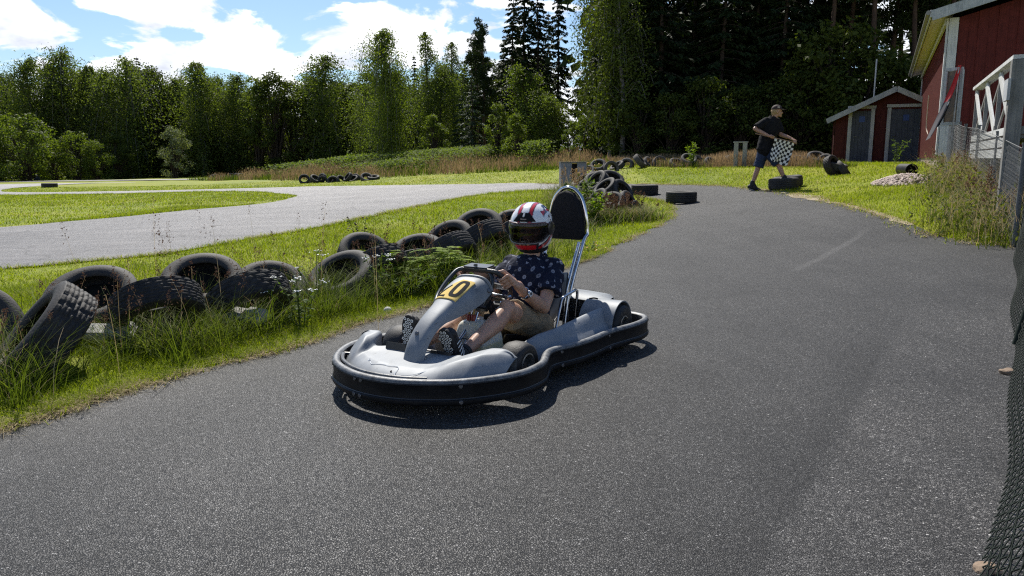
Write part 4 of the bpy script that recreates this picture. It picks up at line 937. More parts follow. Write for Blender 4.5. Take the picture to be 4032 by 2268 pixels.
def hcol(co):
    out = np.zeros((len(co), 3)); W, B, RD, DG = (.78, .78, .78), (.012, .012, .016), (.48, .012, .016), (.05, .06, .09)
    for i, (a, e) in enumerate(AE):
        ad = abs(math.degrees(a)); ed = math.degrees(e); x, y, z = co[i]; c = W
        lat = y/.132; nz = mnoise.noise(Vector((x*30, y*30, z*30)))*.03
        if ed > 17 and x > -.11:       # crown stripes running front to back
            l = abs(lat)+nz*.5
            if .20 < l < .345: c = RD
            elif .165 < l < .20 or .345 < l < .385: c = B
            if .66 < l < .78 and z < .118 and x < .07: c = RD
            elif (.625 < l < .66 or .78 < l < .81) and z < .118 and x < .07: c = B
        if x < .03 and abs(lat) > .5 and z > -.03 and mnoise.noise(Vector((x*26, y*14, z*40))) > .16: c = B
        if ed <= 17:
            u = z+.018*math.sin(ad*.05)     # swooping side bands
            band = z*1.0+(x)*.62+nz*.25
            if band < -.020: c = RD
            if band < -.058: c = W
            if band < -.105: c = B
            if -.034 < band < -.020 or -.068 < band < -.056: c = B
            if x < -.02 and z < -.02 and mnoise.noise(Vector((x*22, y*22, z*40+9))) > .1: c = B if z > -.09 else RD
            if ad < 38 and ed < -24: c = (.02, .02, .024)
            if ad < 30 and z < -.082: c = RD
            if z < -.112: c = B
        if ad < 76 and -26 < ed < 23 and x > .02 and (ed > 17 or ed < -19) and ad < 60 and ed > 0: c = B
        out[i] = c
    return out
face_colors(me, hcol); HELM = add('helmet', me, DRV, mat=vcmat('helmet_paint', .18, .6)); HELM.matrix_local = HC
me.polygons.foreach_set('use_smooth', np.ones(len(me.polygons), bool))
so = HELM.modifiers.new('t', 'SOLIDIFY'); so.thickness = .018; so.offset = -1
def visor_mat():
    m, nt, out = nodes('tinted_visor'); t = N(nt, 'ShaderNodeBsdfTransparent'); t.inputs[0].default_value = (.30, .27, .27, 1); g = N(nt, 'ShaderNodeBsdfGlossy'); g.inputs['Roughness'].default_value = .04; g.inputs['Color'].default_value = (.75, .85, 1, 1)
    f = N(nt, 'ShaderNodeFresnel'); f.inputs['IOR'].default_value = 1.38; mx = N(nt, 'ShaderNodeMixShader')
    nt.links.new(f.outputs[0], mx.inputs[0]); nt.links.new(t.outputs[0], mx.inputs[1]); nt.links.new(g.outputs[0], mx.inputs[2]); nt.links.new(mx.outputs[0], out.inputs['Surface']); return m
rings = []
for ed in np.linspace(-24, 21, 18):
    row = []
    for ad in np.linspace(-78, 78, 44):
        lo = -24+max(0, (abs(ad)-45)*.42); hi = 21-max(0, (abs(ad)-52)*.33); e = lo+(hi-lo)*(ed+24)/45
        row.append(hsurf(R(ad), R(e), 1.022))
    rings.append(row)
mb = MB(); mb.loft(rings, closed=False); vz = mb.build('visor', visor_mat(), HELM, True, 60)
mb = MB(); mb.tube([hsurf(R(a), R(-24+max(0, (abs(a)-45)*.42)), 1.026) for a in np.linspace(-77, 77, 40)], .0028, 6); mb.build('visor_rim', pmat('rim_pale', (.20, .19, .19), .3), vz)
mb = MB(); mb.tube([hsurf(R(a), R(20.5-max(0, (abs(a)-52)*.33)), 1.026) for a in np.linspace(-77, 77, 40)], .0032, 6); mb.build('visor_rim', pmat('rim_wine', (.10, .02, .04), .3), vz)
for s in (1, -1):
    b = MB(); p = hsurf(R(80*s), R(2), 1.015); b.disc(p, p, .043, 24, .008); b.build('visor_hinge', pmat('hinge_black', (.015, .015, .018), .25) if 'hinge_black' not in MATS else MATS['hinge_black'], HELM)
mb = MB(); row = []
for e in (24, 29, 34, 39, 44): row.append([hsurf(R(a*(1.0-(e-24)/40)), R(e), 1.022+.02*(1-abs(a)/24)) for a in np.linspace(-30, 30, 15)])
mb.loft(row, False); mb.build('vent_scoop', INK, HELM, True)
mb = MB(); p = hsurf(0, R(38), 1.055); mb.box(p, (.03, .012, .006), Euler((0, R(40), 0)).to_matrix(), .002); mb.build('vent_slider', pmat('slider', (.5, .5, .5), .3), HELM)
mb = MB()
for a in np.linspace(-6, 6, 5): q0 = hsurf(R(a), R(29), 1.047); mb.box(q0, (.004, .004, .006))
mb.box(hsurf(0, R(29), 1.048), (.003, .03, .0025)); mb.build('emblem', pmat('emblem_grey', (.32, .27, .27), .4), HELM)
mb = MB(); mb.tube([hp(-.012+.082*math.cos(a), .074*math.sin(a), -.122) for a in np.linspace(0, 2*math.pi, 25)[:-1]], .020, 10, True); nr_ = mb.build('neck_roll', PADM, HELM); nr_.matrix_parent_inverse = HC.inverted()
mb = MB(); mb.tube([hp(.02, .075, -.10), hp(.04, .02, -.135), hp(.03, -.04, -.13), hp(.02, -.075, -.10)], .008, 8, sub=4); mb.build('chin_strap', INK, HELM); bpy.context.view_layer.update()
for o in HELM.children:
    if o.name.startswith('chin_strap'): o.matrix_parent_inverse = HC.inverted()
mb = MB(); mb.tube([(-.15+.088*math.cos(a)+.03*math.cos(a)*0, .086*math.sin(a), .585+.012*math.cos(a)*-1) for a in np.linspace(0, 2*math.pi, 25)[:-1]], .008, 8, True); mb.build('collar', MATS['dotted_navy_cotton'], DRV)
# ---------------------------------------------------------------- flagman
FM = empty('person', (5.22, 16.75, hz(5.22, 16.75)+.004)); tag(FM, 'young man in black T-shirt, denim shorts and brown cap stepping onto a tyre', 'person')
G = lambda px, py, y=0: Vector(((px-350)/691, y, (1345-py)/691))
P = []
hL, hR = G(470, 775, .03), G(545, 775, -.02); kL, aL = G(412, 1000, .04), G(342, 1235, .05); kR, aR = G(672, 955, -.12), G(752, 1158, -.20)
for h, k, a in ((hL, kL, aL), (hR, kR, aR)):
    P += [('cap', h, k, .085, .056), ('cap', k, a.lerp(k, .65), .054, .055), ('cap', a.lerp(k, .65), a, .055, .037)]
sA, sB = G(440, 345, -.07), G(672, 350, .07); nk = G(585, 285, 0); hd = G(630, 190, -.02)
P += [('cap', G(500, 745, 0), G(510, 600, 0), .145, .135), ('ell', G(545, 430, 0), (.19, .13, .24)), ('cap', sA, sB, .065, .065), ('cap', nk+V3(-.02, 0, -.08), hd+V3(-.02, 0, -.06), .06, .055)]
eA, wA = G(298, 440, -.13), G(488, 548, -.24); eB, wB = G(712, 520, .0), G(825, 578, -.17)
for s_, e_, w_ in ((sA, eA, wA), (sB, eB, wB)): P += [('cap', s_, e_, .055, .042), ('cap', e_, e_.lerp(w_, .35), .043, .044), ('cap', e_.lerp(w_, .35), w_, .044, .028)]
stA, stB = G(288, 512, -.24), G(885, 642, -.24); sd_ = (stB-stA).normalized()
def grip(w_, c, inn): return gripping_hand(w_, c, sd_, inn, .012)
cA, cB = stA.lerp(stB, .405), stA.lerp(stB, .955)
P += grip(wA, cA, V3(0, .3, -1)) + grip(wB, cB, V3(0, .3, -1))
P += [('ell', hd+V3(0, 0, .03), (.098, .078, .105)), ('ell', hd+V3(.045, -.005, -.05), (.055, .052, .06)), ('cap', hd+V3(.09, -.01, .01), hd+V3(.117, -.01, -.03), .012, .016), ('ell', hd+V3(.085, -.01, -.095), (.022, .022, .02)), ('cap', hd+V3(.092, .01, -.062), hd+V3(.092, -.03, -.062), .010, .010), ('ell', hd+V3(-.01, -.078, -.015), (.02, .012, .032)), ('ell', hd+V3(-.01, .078, -.015), (.02, .012, .032)), ('cap', hd+V3(.085, -.045, .022), hd+V3(.09, .03, .022), .012, .012)]
me = blob(P, .0065, 4, 'body'); add('body', me, FM, mat=SKIN2)
for y in (-.042, .024):
    b = MB(); b.disc(hd+V3(.095, y, .005), (1, 0, 0), .010, 8, .003); b.build('eye', EYE, FM)
P = [('cap', G(490, 745, 0), G(505, 600, 0), .165, .165), ('ell', G(545, 440, 0), (.215, .155, .24)), ('cap', sA+V3(0, 0, .005), sB+V3(0, 0, .005), .077, .077), ('cap', G(560, 335, 0), G(588, 262, 0), .125, .082, False, True), ('cap', G(480, 330, -.05), G(650, 330, .05), .09, .09), ('cap', G(490, 660, 0), G(480, 752, 0), .165, .175, False, True)]
for s_, e_ in ((sA, eA), (sB, eB)): P += [('cap', s_, s_.lerp(e_, .5), .078, .082), ('cap', s_.lerp(e_, .4), s_.lerp(e_, .86), .08, .088, False, True)]
me = blob(P, .010, 4, 'shirt'); wrinkle(me, .012, 8, (1, 1, .6), 2); add('t_shirt', me, FM, mat=pmat('black_cotton', (.008, .008, .009), .9, 0, (.016, .016, .018), 20, .15))
P = []
for h, k in ((hL, kL), (hR, kR)): P += [('cap', h, h.lerp(k, .5), .125, .115), ('cap', h.lerp(k, .4), h.lerp(k, .98), .112, .112, False, True)]
P += [('cap', hL+V3(0, 0, .04), hR+V3(0, 0, .04), .135, .135)]
me = blob(P, .010, 3, 'shorts'); wrinkle(me, .010, 9); add('shorts', me, FM, mat=pmat('denim_blue', (.018, .028, .058), .85, 0, (.032, .048, .092), 30, .2))
for a, dirv in ((aL, V3(.86, -.2, -.30)), (aR, V3(.98, -.1, -.02))):
    d = dirv.normalized(); base = a+V3(-.02, 0, -.085 if a is aL else -.035)
    P = [('cap', base+d*-.04, base+d*.10, .048, .046), ('cap', base+d*.08, base+d*.18, .046, .036), ('cap', base+V3(0, 0, .02), a+V3(0, 0, .03), .052, .050), ('cap', a, base+d*.1, .05, .044)]
    me = blob(P, .008, 3, 'shoe'); o = add('shoe', me, FM, mat=SHOE)
    m = MB(); m.tube([base+d*-.05+V3(0, 0, -.042), base+d*.06+V3(0, 0, -.043), base+d*.19+V3(0, 0, -.034)], [.03, .026, .024], 8); m.build('sole', pmat('grey_sole', (.35, .35, .35), .6) if 'grey_sole' not in MATS else MATS['grey_sole'], o)
me = blob([('ell', hd+V3(-.035, 0, .005), (.088, .086, .08)), ('cap', hd+V3(-.07, -.02, -.02), hd+V3(-.075, -.02, -.055), .05, .035)], .008, 3, 'hair'); wrinkle(me, .012, 40, (1, 1, .3)); add('hair', me, FM, mat=pmat('blond_hair', (.28, .18, .08), .6, 0, (.42, .29, .14), 60))
CAP = MB(); rings = []
for e in np.linspace(0, 88, 10): rings.append([hd+V3(-.005+.112*math.cos(R(e))*math.cos(a), .094*math.cos(R(e))*math.sin(a), .045+.098*math.sin(R(e))) for a in np.linspace(0, 2*math.pi, 25)[:-1]])
CAP.loft(rings, True); cp = CAP.build('cap', pmat('brown_cap', (.035, .02, .016), .8, 0, (.055, .032, .026), 40), FM)
so = cp.modifiers.new('t', 'SOLIDIFY'); so.thickness = .006
mb = MB(); rings = []
for a in np.linspace(-62, 62, 13): rings.append([hd+V3(.095*math.cos(R(a)), .09*math.sin(R(a)), .052), hd+V3((.10+.10*math.cos(R(a*1.25)))*math.cos(R(a*.75)), .11*math.sin(R(a))*.95, .030+.016*math.cos(R(a)))])
mb.loft(rings, False); br = mb.build('cap_brim', MATS['brown_cap'], cp); so = br.modifiers.new('t', 'SOLIDIFY'); so.thickness = .006
mb = MB(); mb.box(hd+V3(.0, -.102, .085), (.045, .006, .035), None, .002); mb.build('cap_badge', pmat('badge', (.45, .38, .33), .7), cp)
# chequered flag held by the flagman (own thing)
FL = empty('chequered_flag', FM.location); tag(FL, 'black and white chequered flag on a wooden stick held out by the young man', 'flag')
mb = MB(); mb.tube([stA, stB], .009, 8); mb.build('stick', pmat('wood_stick', (.30, .19, .11), .6), FL)
nu, nv = 60, 60; V = []; F = []; mi = []
for j in range(nv+1):
    for i in range(nu+1):
        u, v = i/nu, j/nv; top = stA.lerp(stB, .465+.50*u)
        x = top.x - v*(.075 + .045*math.sin(u*3)) + (.01*math.sin(v*7+u*5))
        # lower right corner is drawn inward
        x -= v*v*.06*u
        z = top.z - .012 - v*(.475 - .03*abs(u-.62)/.4*1.2 + .035*math.sin(u*9))
        y = top.y - .012 + .025*math.sin(u*8.5+v*2.5)*v + .02*math.sin(v*5)
        V.append((x, y, z))
for j in range(nv):
    for i in range(nu):
        a = j*(nu+1)+i; F.append([a, a+1, a+nu+2, a+nu+1]); mi.append((int(i/nu*9)+int(j/nv*9)) % 2)
me = mesh_np('cloth', V, F, [pmat('flag_white', (.72, .70, .64), .8), pmat('flag_black', (.012, .012, .012), .8)], True, mi)
add('cloth', me, FL)

# ---------------------------------------------------------------- tyres
TYM = pmat('old_tyre_rubber', (.018, .0175, .017), .72, 0, (.044, .041, .038), 6, .35, .3, 90, rvar=.1)
TYM2 = pmat('weathered_tyre_rubber', (.045, .042, .038), .8, 0, (.11, .10, .09), 6, .3, .3, 90)
def tyre_mesh(kind, R_=.30, w_=.205, rim=.185, na=180, nt_=30):
    V = []; F = []
    # section half-profile points (r, z): bead -> sidewall -> shoulder ; tread rows in between
    hw = w_/2
    side = [(rim, hw*.72), (rim+.008, hw*.84), (rim+.022, hw*.95), (rim+.05, hw*1.0), (rim+.075, hw*.985), (R_-.028, hw*.93), (R_-.014, hw*.875), (R_-.006, hw*.82)]
    tread = [(R_-.006*(abs(t)**3), -t*hw*.80) for t in np.linspace(-1, 1, nt_)]
    inner = [(rim+.004, hw*.66), (rim+.03, hw*.80), (rim+.07, hw*.86), (R_-.022, hw*.70), (R_-.016, 0), (R_-.022, -hw*.70), (rim+.07, -hw*.86), (rim+.03, -hw*.80), (rim+.004, -hw*.66)]
    prof = side+tread+[(r, -z) for r, z in side[::-1]]+inner[::-1]
    K = len(prof); ns = len(side)
    for i in range(na):
        a = 2*math.pi*i/na
        for k, (r, z) in enumerate(prof):
            rr_ = r
            t = k-ns
            if 0 <= t < nt_:
                g = 0; c = t/(nt_-1)
                if kind == 'rib': g = any(abs(c-q) < .022 for q in (.2, .4, .6, .8)) or (int(i*72/na*2.5) % 5 == 0 and (c < .12 or c > .88))
                elif kind == 'block':
                    row = int(c*7); ph = (i+row*3+ (t//2 if row % 2 else 0)) % 7
                    g = ph < 2 or any(abs(c-q/7) < .02 for q in range(1, 7))
                elif kind == 'hex':
                    row = int(c*5); ph = (i+(row % 2)*4+abs(t % 6-3)) % 9; g = ph < 2 or (t % 6 == 0)
                else: g = False
                if g: rr_ -= .0085
            if k in (3, 4, ns*2+nt_-4-0): rr_ += 0
            V.append((rr_*math.cos(a), rr_*math.sin(a), z))
    idx = np.arange(na*K).reshape(na, K); nx = np.roll(idx, -1, 0); kx = np.roll(idx, -1, 1); kn = np.roll(nx, -1, 1)
    F = np.stack([idx.ravel(), nx.ravel(), kn.ravel(), kx.ravel()], 1)
    me_ = mesh_np('tyre_'+kind, V, F, [TYM], True)
    me_.polygons.foreach_set('use_smooth', np.ones(len(me_.polygons), bool)); return me_
def tyre_mats(me_, mat): m2 = me_.copy(); m2.materials.clear(); m2.materials.append(mat); return m2
TY = {'rib': tyre_mesh('rib'), 'block': tyre_mesh('block'), 'hex': tyre_mesh('hex'), 'plain': tyre_mesh('plain', na=64, nt_=8)}
TY['old'] = tyre_mats(TY['rib'], TYM2); TY['oldplain'] = tyre_mats(TY['plain'], TYM2)
def tyre(kind, c, axis, size=.30, label=None, group=None, spin=None, wide=1.):
    o = bpy.data.objects.new('tyre', TY[kind]); COL.objects.link(o)
    q = Vector((0, 0, 1)).rotation_difference(Vector(axis).normalized())
    o.rotation_mode = 'QUATERNION'; o.rotation_quaternion = q @ Euler((0, 0, random.random()*6.3 if spin is None else spin)).to_quaternion()
    o.location = c; s_ = size/.30; o.scale = (s_, s_, s_*wide)
    return tag(o, label, 'tyre', group)
gt = 'old tyres along the grass strip beside the track'
NEAR = [
 # kind, x, y, z centre, axis, radius, label
 ('rib', -3.36, 4.66, .17, (.25, -.72, .64), .31, 'dark tyre cut off by the left edge of the photo, behind the largest block tyre'),
 ('block', -2.70, 4.32, .215, (-.62, -.42, .64), .355, 'large leaning tyre with worn block tread, nearest of the row'),
 ('plain', -2.92, 5.28, .25, (.10, -.50, .84), .315, 'half buried bald tyre seen between two block tread tyres, dry stalks in front'),
 ('block', -2.37, 5.05, .25, (-.36, .46, .81), .305, 'tilted tyre with worn square tread blocks shining on top, second from the left'),
 ('plain', -2.44, 6.0, .24, (.15, -.50, .84), .32, 'upright tyre sunk in grass behind the tilted block and hexagon tread tyres'),
 ('hex', -1.94, 5.6, .20, (-.42, .44, .79), .315, 'black tyre with hexagon pattern tread next to the white yarrow flowers'),
 ('plain', -2.02, 6.35, .13, (.25, -.5, .8), .31, 'mostly buried tyre behind the hexagon tread tyre by the white flowers'),
 ('block', -1.50, 6.74, .17, (-.25, -.50, .83), .315, 'leaning tyre with open dark hole facing the track, white flowers in front'),
 ('block', -1.46, 7.6, .24, (.35, -.55, .72), .29, 'tyre behind the bushy weed, topmost of the middle heap'),
 ('hex', -1.24, 7.05, .22, (-.48, .42, .77), .30, 'tyre with coarse hexagon tread tilted toward the open holed tyre'),
 ('plain', -1.02, 8.3, .17, (-.1, -.5, .85), .30, 'flat lying smooth tyre left of the helmet end heap'),
 ('rib', -1.06, 7.85, .14, (-.3, .35, .88), .25, 'small low tyre behind the bright green leaves'),
 ('block', -.70, 8.7, .24, (-.30, -.62, .70), .31, 'open tyre with knobbly shoulder in the heap left of the helmet'),
 ('rib', -.68, 8.15, .20, (-.50, .42, .76), .32, 'ribbed tyre leaning in front of the knobbly open tyre'),
 ('plain', -.40, 9.3, .32, (-.15, -.62, .72), .32, 'smooth upright tyre at the top of the heap left of the helmet'),
 ('rib', -.36, 8.72, .26, (-.52, .42, .75), .33, 'big ribbed tyre leaning right beside the driver helmet'),
 ('plain', .0, 9.75, .30, (-.2, -.6, .75), .30, 'tyre just behind the helmet, rear one of the last pair'),
 ('rib', -.02, 9.2, .26, (-.5, .42, .75), .30, 'tyre with dry brown weeds on its tread, front one of the last pair'),
]
HOLE_SHADE = pmat('painted_hole_shade', (.010, .009, .007), .95, 0, (.022, .019, .014), 20, .1, .8, 60)  # added dark disc across tyre holes, stands in for the shade inside
m = MB(); m.lathe([(0, .0), (.10, .006), (.17, .0), (.205, -.02)], 28); _disc = m.build('hole_shade_disc', HOLE_SHADE); SHADE_ME = _disc.data; bpy.data.objects.remove(_disc)
for k, x, y, z, ax, r_, lb in NEAR:
    o_ = tyre(k, (x, y, z+hz(x, y)*.6-.03), ax, r_*.97, lb, gt)
    if (k == 'plain' and y < 8.2) or lb.startswith('leaning tyre with open'): add('hole_shade_disc', SHADE_ME, o_)
gs = 'tyres piled at the end of the grass strip'
rs = random.Random(3)
# heap: pixel-free local layout, three layers
HEAP = [(2.02, 13.45, .16, (.3, -.6, .75), 'rib'), (1.62, 13.55, .20, (-.5, -.5, .7), 'block'), (2.22, 13.85, .42, (.75, -.45, .5), 'rib'), (1.78, 13.75, .46, (-.3, -.62, .72), 'rib'), (1.50, 14.1, .50, (-.7, -.35, .6), 'hex'), (2.12, 14.25, .70, (.55, -.6, .55), 'rib'),
        (1.72, 14.3, .80, (-.6, -.3, .74), 'block'), (1.98, 14.9, .95, (.2, -.6, .75), 'rib'), (1.60, 14.9, .92, (-.7, -.4, .6), 'rib'), (2.05, 15.6, .80, (.8, -.3, .5), 'old'), (1.72, 15.9, .85, (-.2, -.5, .8), 'old'), (1.90, 16.8, .75, (.4, -.5, .7), 'old'), (1.55, 16.6, .62, (-.6, -.3, .7), 'oldplain'), (2.0, 18.0, .55, (.4, -.3, .8), 'old'), (1.6, 18.3, .55, (-.5, -.2, .8), 'old'), (1.25, 14.0, .25, (-.7, -.6, .4), 'rib'), (2.42, 13.9, .12, (.8, -.5, .3), 'rib'), (1.95, 15.1, .45, (.1, -.7, .6), 'rib')]
hl = ['lowest front tyre of the heap, brown weeds hanging over it', 'lower left tyre of the heap behind the leafy bush', 'tyre standing on the right flank of the heap, inner hole in view', 'middle tyre of the heap with its hole toward the road', 'heap tyre with hexagon tread at the left flank', 'ribbed tyre high on the right flank of the heap', 'tyre tilted left near the top of the heap', 'tyre at the crest of the heap facing the road', 'dark tyre at the crest of the heap leaning left', 'grey tyre behind the crest of the heap, right side', 'grey tyre behind the crest of the heap, lying flat', 'pale tyre at the far end of the heap with dry grass', 'pale smooth tyre at the far end of the heap, left side', 'hindmost pale tyre of the heap by the concrete box', 'hindmost pale tyre of the heap, half in dry grass', 'tyre standing upright at the left foot of the heap in leaves', 'tyre half hidden in long grass at the right foot of the heap', 'tyre wedged in the core of the heap']
for (x, y, z, ax, k), lb in zip(HEAP, hl): tyre(k, (1.74+(x-1.74)*.70, y, (z*.66)+hz(x, y)-.04), ax, .245, lb, gs)
SLAB = pmat('grey_slab', (.26, .255, .24), .85, 0, (.38, .37, .35), 9, .2, .5, 50)
for x, y, sx, rz, lb in ((-2.62, 4.86, .17, .25, 'grey flat stone poking out of the long grass below the square block tyre'), (-1.92, 5.36, .20, -.35, 'grey flat stone poking out of the grass below the hexagon tread tyre')):
    m = MB(); m.box((0, 0, 0), (sx*2, .16, .05), None, .012); m.box((sx*.5, .03, .03), (sx*.8, .10, .03), None, .01); o = m.build('flat_stone', SLAB); o.location = (x, y, hz(x, y)+.10); o.rotation_euler = (R(14), R(5), rz); tag(o, lb, 'stone')
# tyres lying flat on the asphalt
for x, y, lb, tilt in ((3.47, 15.85, 'black tyre lying flat alone on the asphalt, nearer of two', (0, 0, 1)), (3.10, 18.1, 'black tyre lying flat at the grass tip, farther of two on the asphalt', (0, 0, 1)), (5.78, 16.50, 'black tyre under the young man\'s front foot at the grass edge', (-.05, .02, 1)), (6.02, 16.95, 'tyre in the grass right behind the one under the young man\'s foot', (-.12, 0, 1))):
    tyre('rib' if x != 6.02 else 'plain', (x, y, hz(x, y)+.118), tilt, .315, lb, 'tyres lying flat on the road', wide=1.1)
# tyre wall on the bank behind the flagman
bank = [(2.55, 26.2), (2.95, 26.6), (3.35, 26.3), (3.65, 27.0), (3.95, 26.9), (4.35, 26.5), (4.75, 26.9), (5.05, 26.6), (5.5, 26.0), (5.85, 25.8), (6.15, 26.0), (6.5, 25.4), (7.45, 25.0), (7.85, 24.2), (8.05, 23.7), (8.45, 23.4), (8.75, 23.8), (9.05, 23.2), (7.05, 25.2), (9.2, 22.9), (8.3, 24.2), (8.0, 19.45), (8.25, 19.4), (8.12, 19.5)]
for i, (x, y) in enumerate(bank):
    a = rs.uniform(-1.2, 1.2); k = 'oldplain' if i % 3 else 'old'; up = .10+.14*(i % 4 == 1)
    if i >= 21: k = 'hex' if i == 21 else 'plain'
    lb = 'weathered tyre half sunk in reddish grass on the bank behind the young man' if i < 21 else ['dark treaded tyre standing in the grass left of the shed front', 'dark tyre leaning on the treaded one left of the shed front', 'rim of a thin tyre on top of the pair left of the shed'][i-21]
    tyre(k, (x, y, hz(x, y)+up+(-.01 if i >= 21 else -.02)+(.12 if i == 23 else 0)), (math.sin(a)*.6, -math.cos(a)*.6, rs.uniform(.1, 1.0)) if i < 21 else [(.5, -.7, .35), (.75, -.2, .6), (.2, -.2, 1)][i-21], (.27 if i < 21 else .27), lb, 'weathered tyres on the bank' if i < 21 else 'tyres standing left of the shed')
# far tyre rows across the track
def row(n, x0, y0, x1, y1, lb, grp, up=.07, jit=.5):
    for i in range(n):
        t = i/(n-1); x, y = x0+(x1-x0)*t+rs.uniform(-.2, .2), y0+(y1-y0)*t+rs.uniform(-jit, jit); a = rs.uniform(-1, 1)
        tyre('plain', (x, y, hz(x, y)+up+rs.choice([0, 0, .14])), (math.sin(a), -math.cos(a)*.7, rs.uniform(.2, 1.1)), .29, lb, grp)
row(11, -11.1, 41.8, -8.2, 40.6, 'black tyre in the heap at the foot of the grassy mound, across the track', 'tyres heaped at the mound')
tyre('old', (-7.55, 40.3, hz(-7.55, 40.3)+.13), (.2, -.6, .75), .32, 'grey tyre lying alone to the right of the heap at the mound', 'single tyres'); tyre('plain', (-7.2, 40.4, hz(-7.2, 40.4)+.09), (0, -.25, 1), .32, 'dark flat tyre under the lone grey one beside the mound heap', 'single tyres')
row(13, -23.2, 60.5, -20.0, 59.5, 'small black tyre in the far row where the back lane ends', 'tyres at the end of the back lane')
row(12, -56.5, 85, -51.5, 84.2, 'tiny black tyre in the farthest row at the left forest edge', 'tyres at the far left forest edge')
tyre('plain', (-26.6, 44.6, hz(-26.6, 44.6)+.11), (0, 0, 1), .42, 'single black tyre lying on the grass tongue between two track lanes', 'single tyres')

# ---------------------------------------------------------------- concrete boxes, stones, gravel, drain pipe
CONC = pmat('grey_concrete', (.17, .18, .18), .8, 0, (.27, .28, .275), 5, .3, .5, 60)
t = empty('timing_box', (1.72, 21.6, hz(1.72, 21.6)), (0, 0, R(4))); tag(t, 'grey sheet box with open slot in front, standing at the end of the tyre heap', 'box')
mb = MB(); mb.box((-.20, -.01, .31), (.27, .05, .66), None, .005); mb.box((.22, -.01, .31), (.27, .05, .66), None, .005); mb.build('front_panel', CONC, t)
mb = MB(); mb.box((-.335, .25, .31), (.03, .46, .66)); mb.build('side_panel', CONC, t); mb = MB(); mb.box((.355, .25, .31), (.03, .46, .66)); mb.build('side_panel', CONC, t)
mb = MB(); mb.box((.01, .46, .30), (.66, .03, .62)); mb.build('back_panel', BLKMET, t); mb = MB(); mb.box((.01, .21, .655), (.76, .54, .025)); mb.build('lid', pmat('lid_dark', (.10, .105, .10), .7), t)
t = empty('concrete_post_pair', (7.02, 24.0, hz(7.02, 24.0)), (0, 0, R(-18))); tag(t, 'pair of pale concrete slabs joined by a cap, standing in the tyre bank', 'concrete marker')
for s in (-1, 1): mb = MB(); mb.box((.13*s, 0, .36), (.13, .22, .74), None, .01); mb.build('post', pmat('pale_concrete', (.34, .34, .32), .8, 0, (.24, .24, .23), 6) if 'pale_concrete' not in MATS else MATS['pale_concrete'], t)
mb = MB(); mb.box((0, 0, .75), (.44, .25, .04), None, .006); mb.build('cap', MATS['pale_concrete'], t)
STONE = pmat('tan_stone', (.20, .145, .10), .8, 0, (.30, .22, .16), 18, .3, .5, 60)
for x, y, s, lb in ((2.70, 4.06, .034, 'flat tan stone poking from under the fence at mid height of the photo'), (1.41, 2.11, .03, 'tan brick fragment at the foot of the green fence near the camera')):
    bm = bmesh.new(); bmesh.ops.create_icosphere(bm, subdivisions=3, radius=1)
    for v in bm.verts: v.co *= 1+.35*mnoise.noise(v.co*1.3+Vector((x, y, 0)))
    bmesh.ops.scale(bm, vec=(s*1.3, s, s*.7), verts=bm.verts); me = bpy.data.meshes.new('stone'); bm.to_mesh(me); bm.free(); o = add('stone', me, None, (x, y, hz(x, y)+s*.15), None, STONE); tag(o, lb, 'stone')
bm = bmesh.new(); bmesh.ops.create_icosphere(bm, subdivisions=3, radius=.035); me = bpy.data.meshes.new('stone'); bm.to_mesh(me); bm.free(); x, y = -.98, 5.95
tag(add('stone', me, None, (x, y, .02), None, pmat('pale_stone', (.45, .44, .42), .8)), 'small pale pebble at the asphalt edge left of the kart nose', 'stone')
# gravel heap by the red building
V = []; F = []; rg = np.random.default_rng(5)
bm = bmesh.new(); bmesh.ops.create_icosphere(bm, subdivisions=1, radius=1); iv = np.array([v.co for v in bm.verts]); fi = np.array([[v.index for v in f.verts] for f in bm.faces]); bm.free()
pv = []; pf = []
for i in range(900):
    r_ = math.sqrt(rg.random()); a = rg.random()*6.283; x, y = 7.75+.55*r_*math.cos(a), 15.35+.75*r_*math.sin(a); z = float(.16*(1-r_**1.5))
    s = rg.uniform(.022, .042); q = iv*(rg.uniform(.6, 1.1, 3)*s); pv.append(q+np.array([x, y, z+.01])); pf.append(fi+len(iv)*i)
pv = np.concatenate(pv); pv[:, 2] += height(pv[:, 0], pv[:, 1])
tag(add('gravel_heap', mesh_np('gravel_heap', pv, np.concatenate(pf), [pmat('pinkish_gravel', (.30, .23, .19), .8, 0, (.52, .42, .36), 9)], False)), kind='stuff')
o = MB(); o.tube([(7.55, 14.6, hz(7.55, 14.6)+.07), (8.0, 15.0, hz(8.0, 15.0)+.09), (8.6, 15.5, hz(8.6, 15.5)+.14)], .035, 8, sub=4); tag(o.build('wooden_pole', pmat('weathered_wood', (.33, .27, .20), .8, 0, (.22, .18, .13), 14)), 'bent pale pole lying on the gravel heap beside the red building', 'pole')
t = empty('drain_pipe', (8.33, 16.35, hz(8.33, 16.35)+.13)); tag(t, 'black drain pipe end poking out above the gravel heap', 'pipe')
M = Matrix.Translation((0, 0, 0)) @ Euler((R(90), 0, R(-12))).to_matrix().to_4x4()
mb = MB(); mb.lathe([(.125, .25), (.125, -.5), (.11, -.5), (.11, .25)], 28, M, True); mb.build('pipe_wall', BLKPL, t); mb = MB(); mb.lathe([(0, .0), (.11, .0)], 28, M); mb.build('pipe_inside', INK, t)
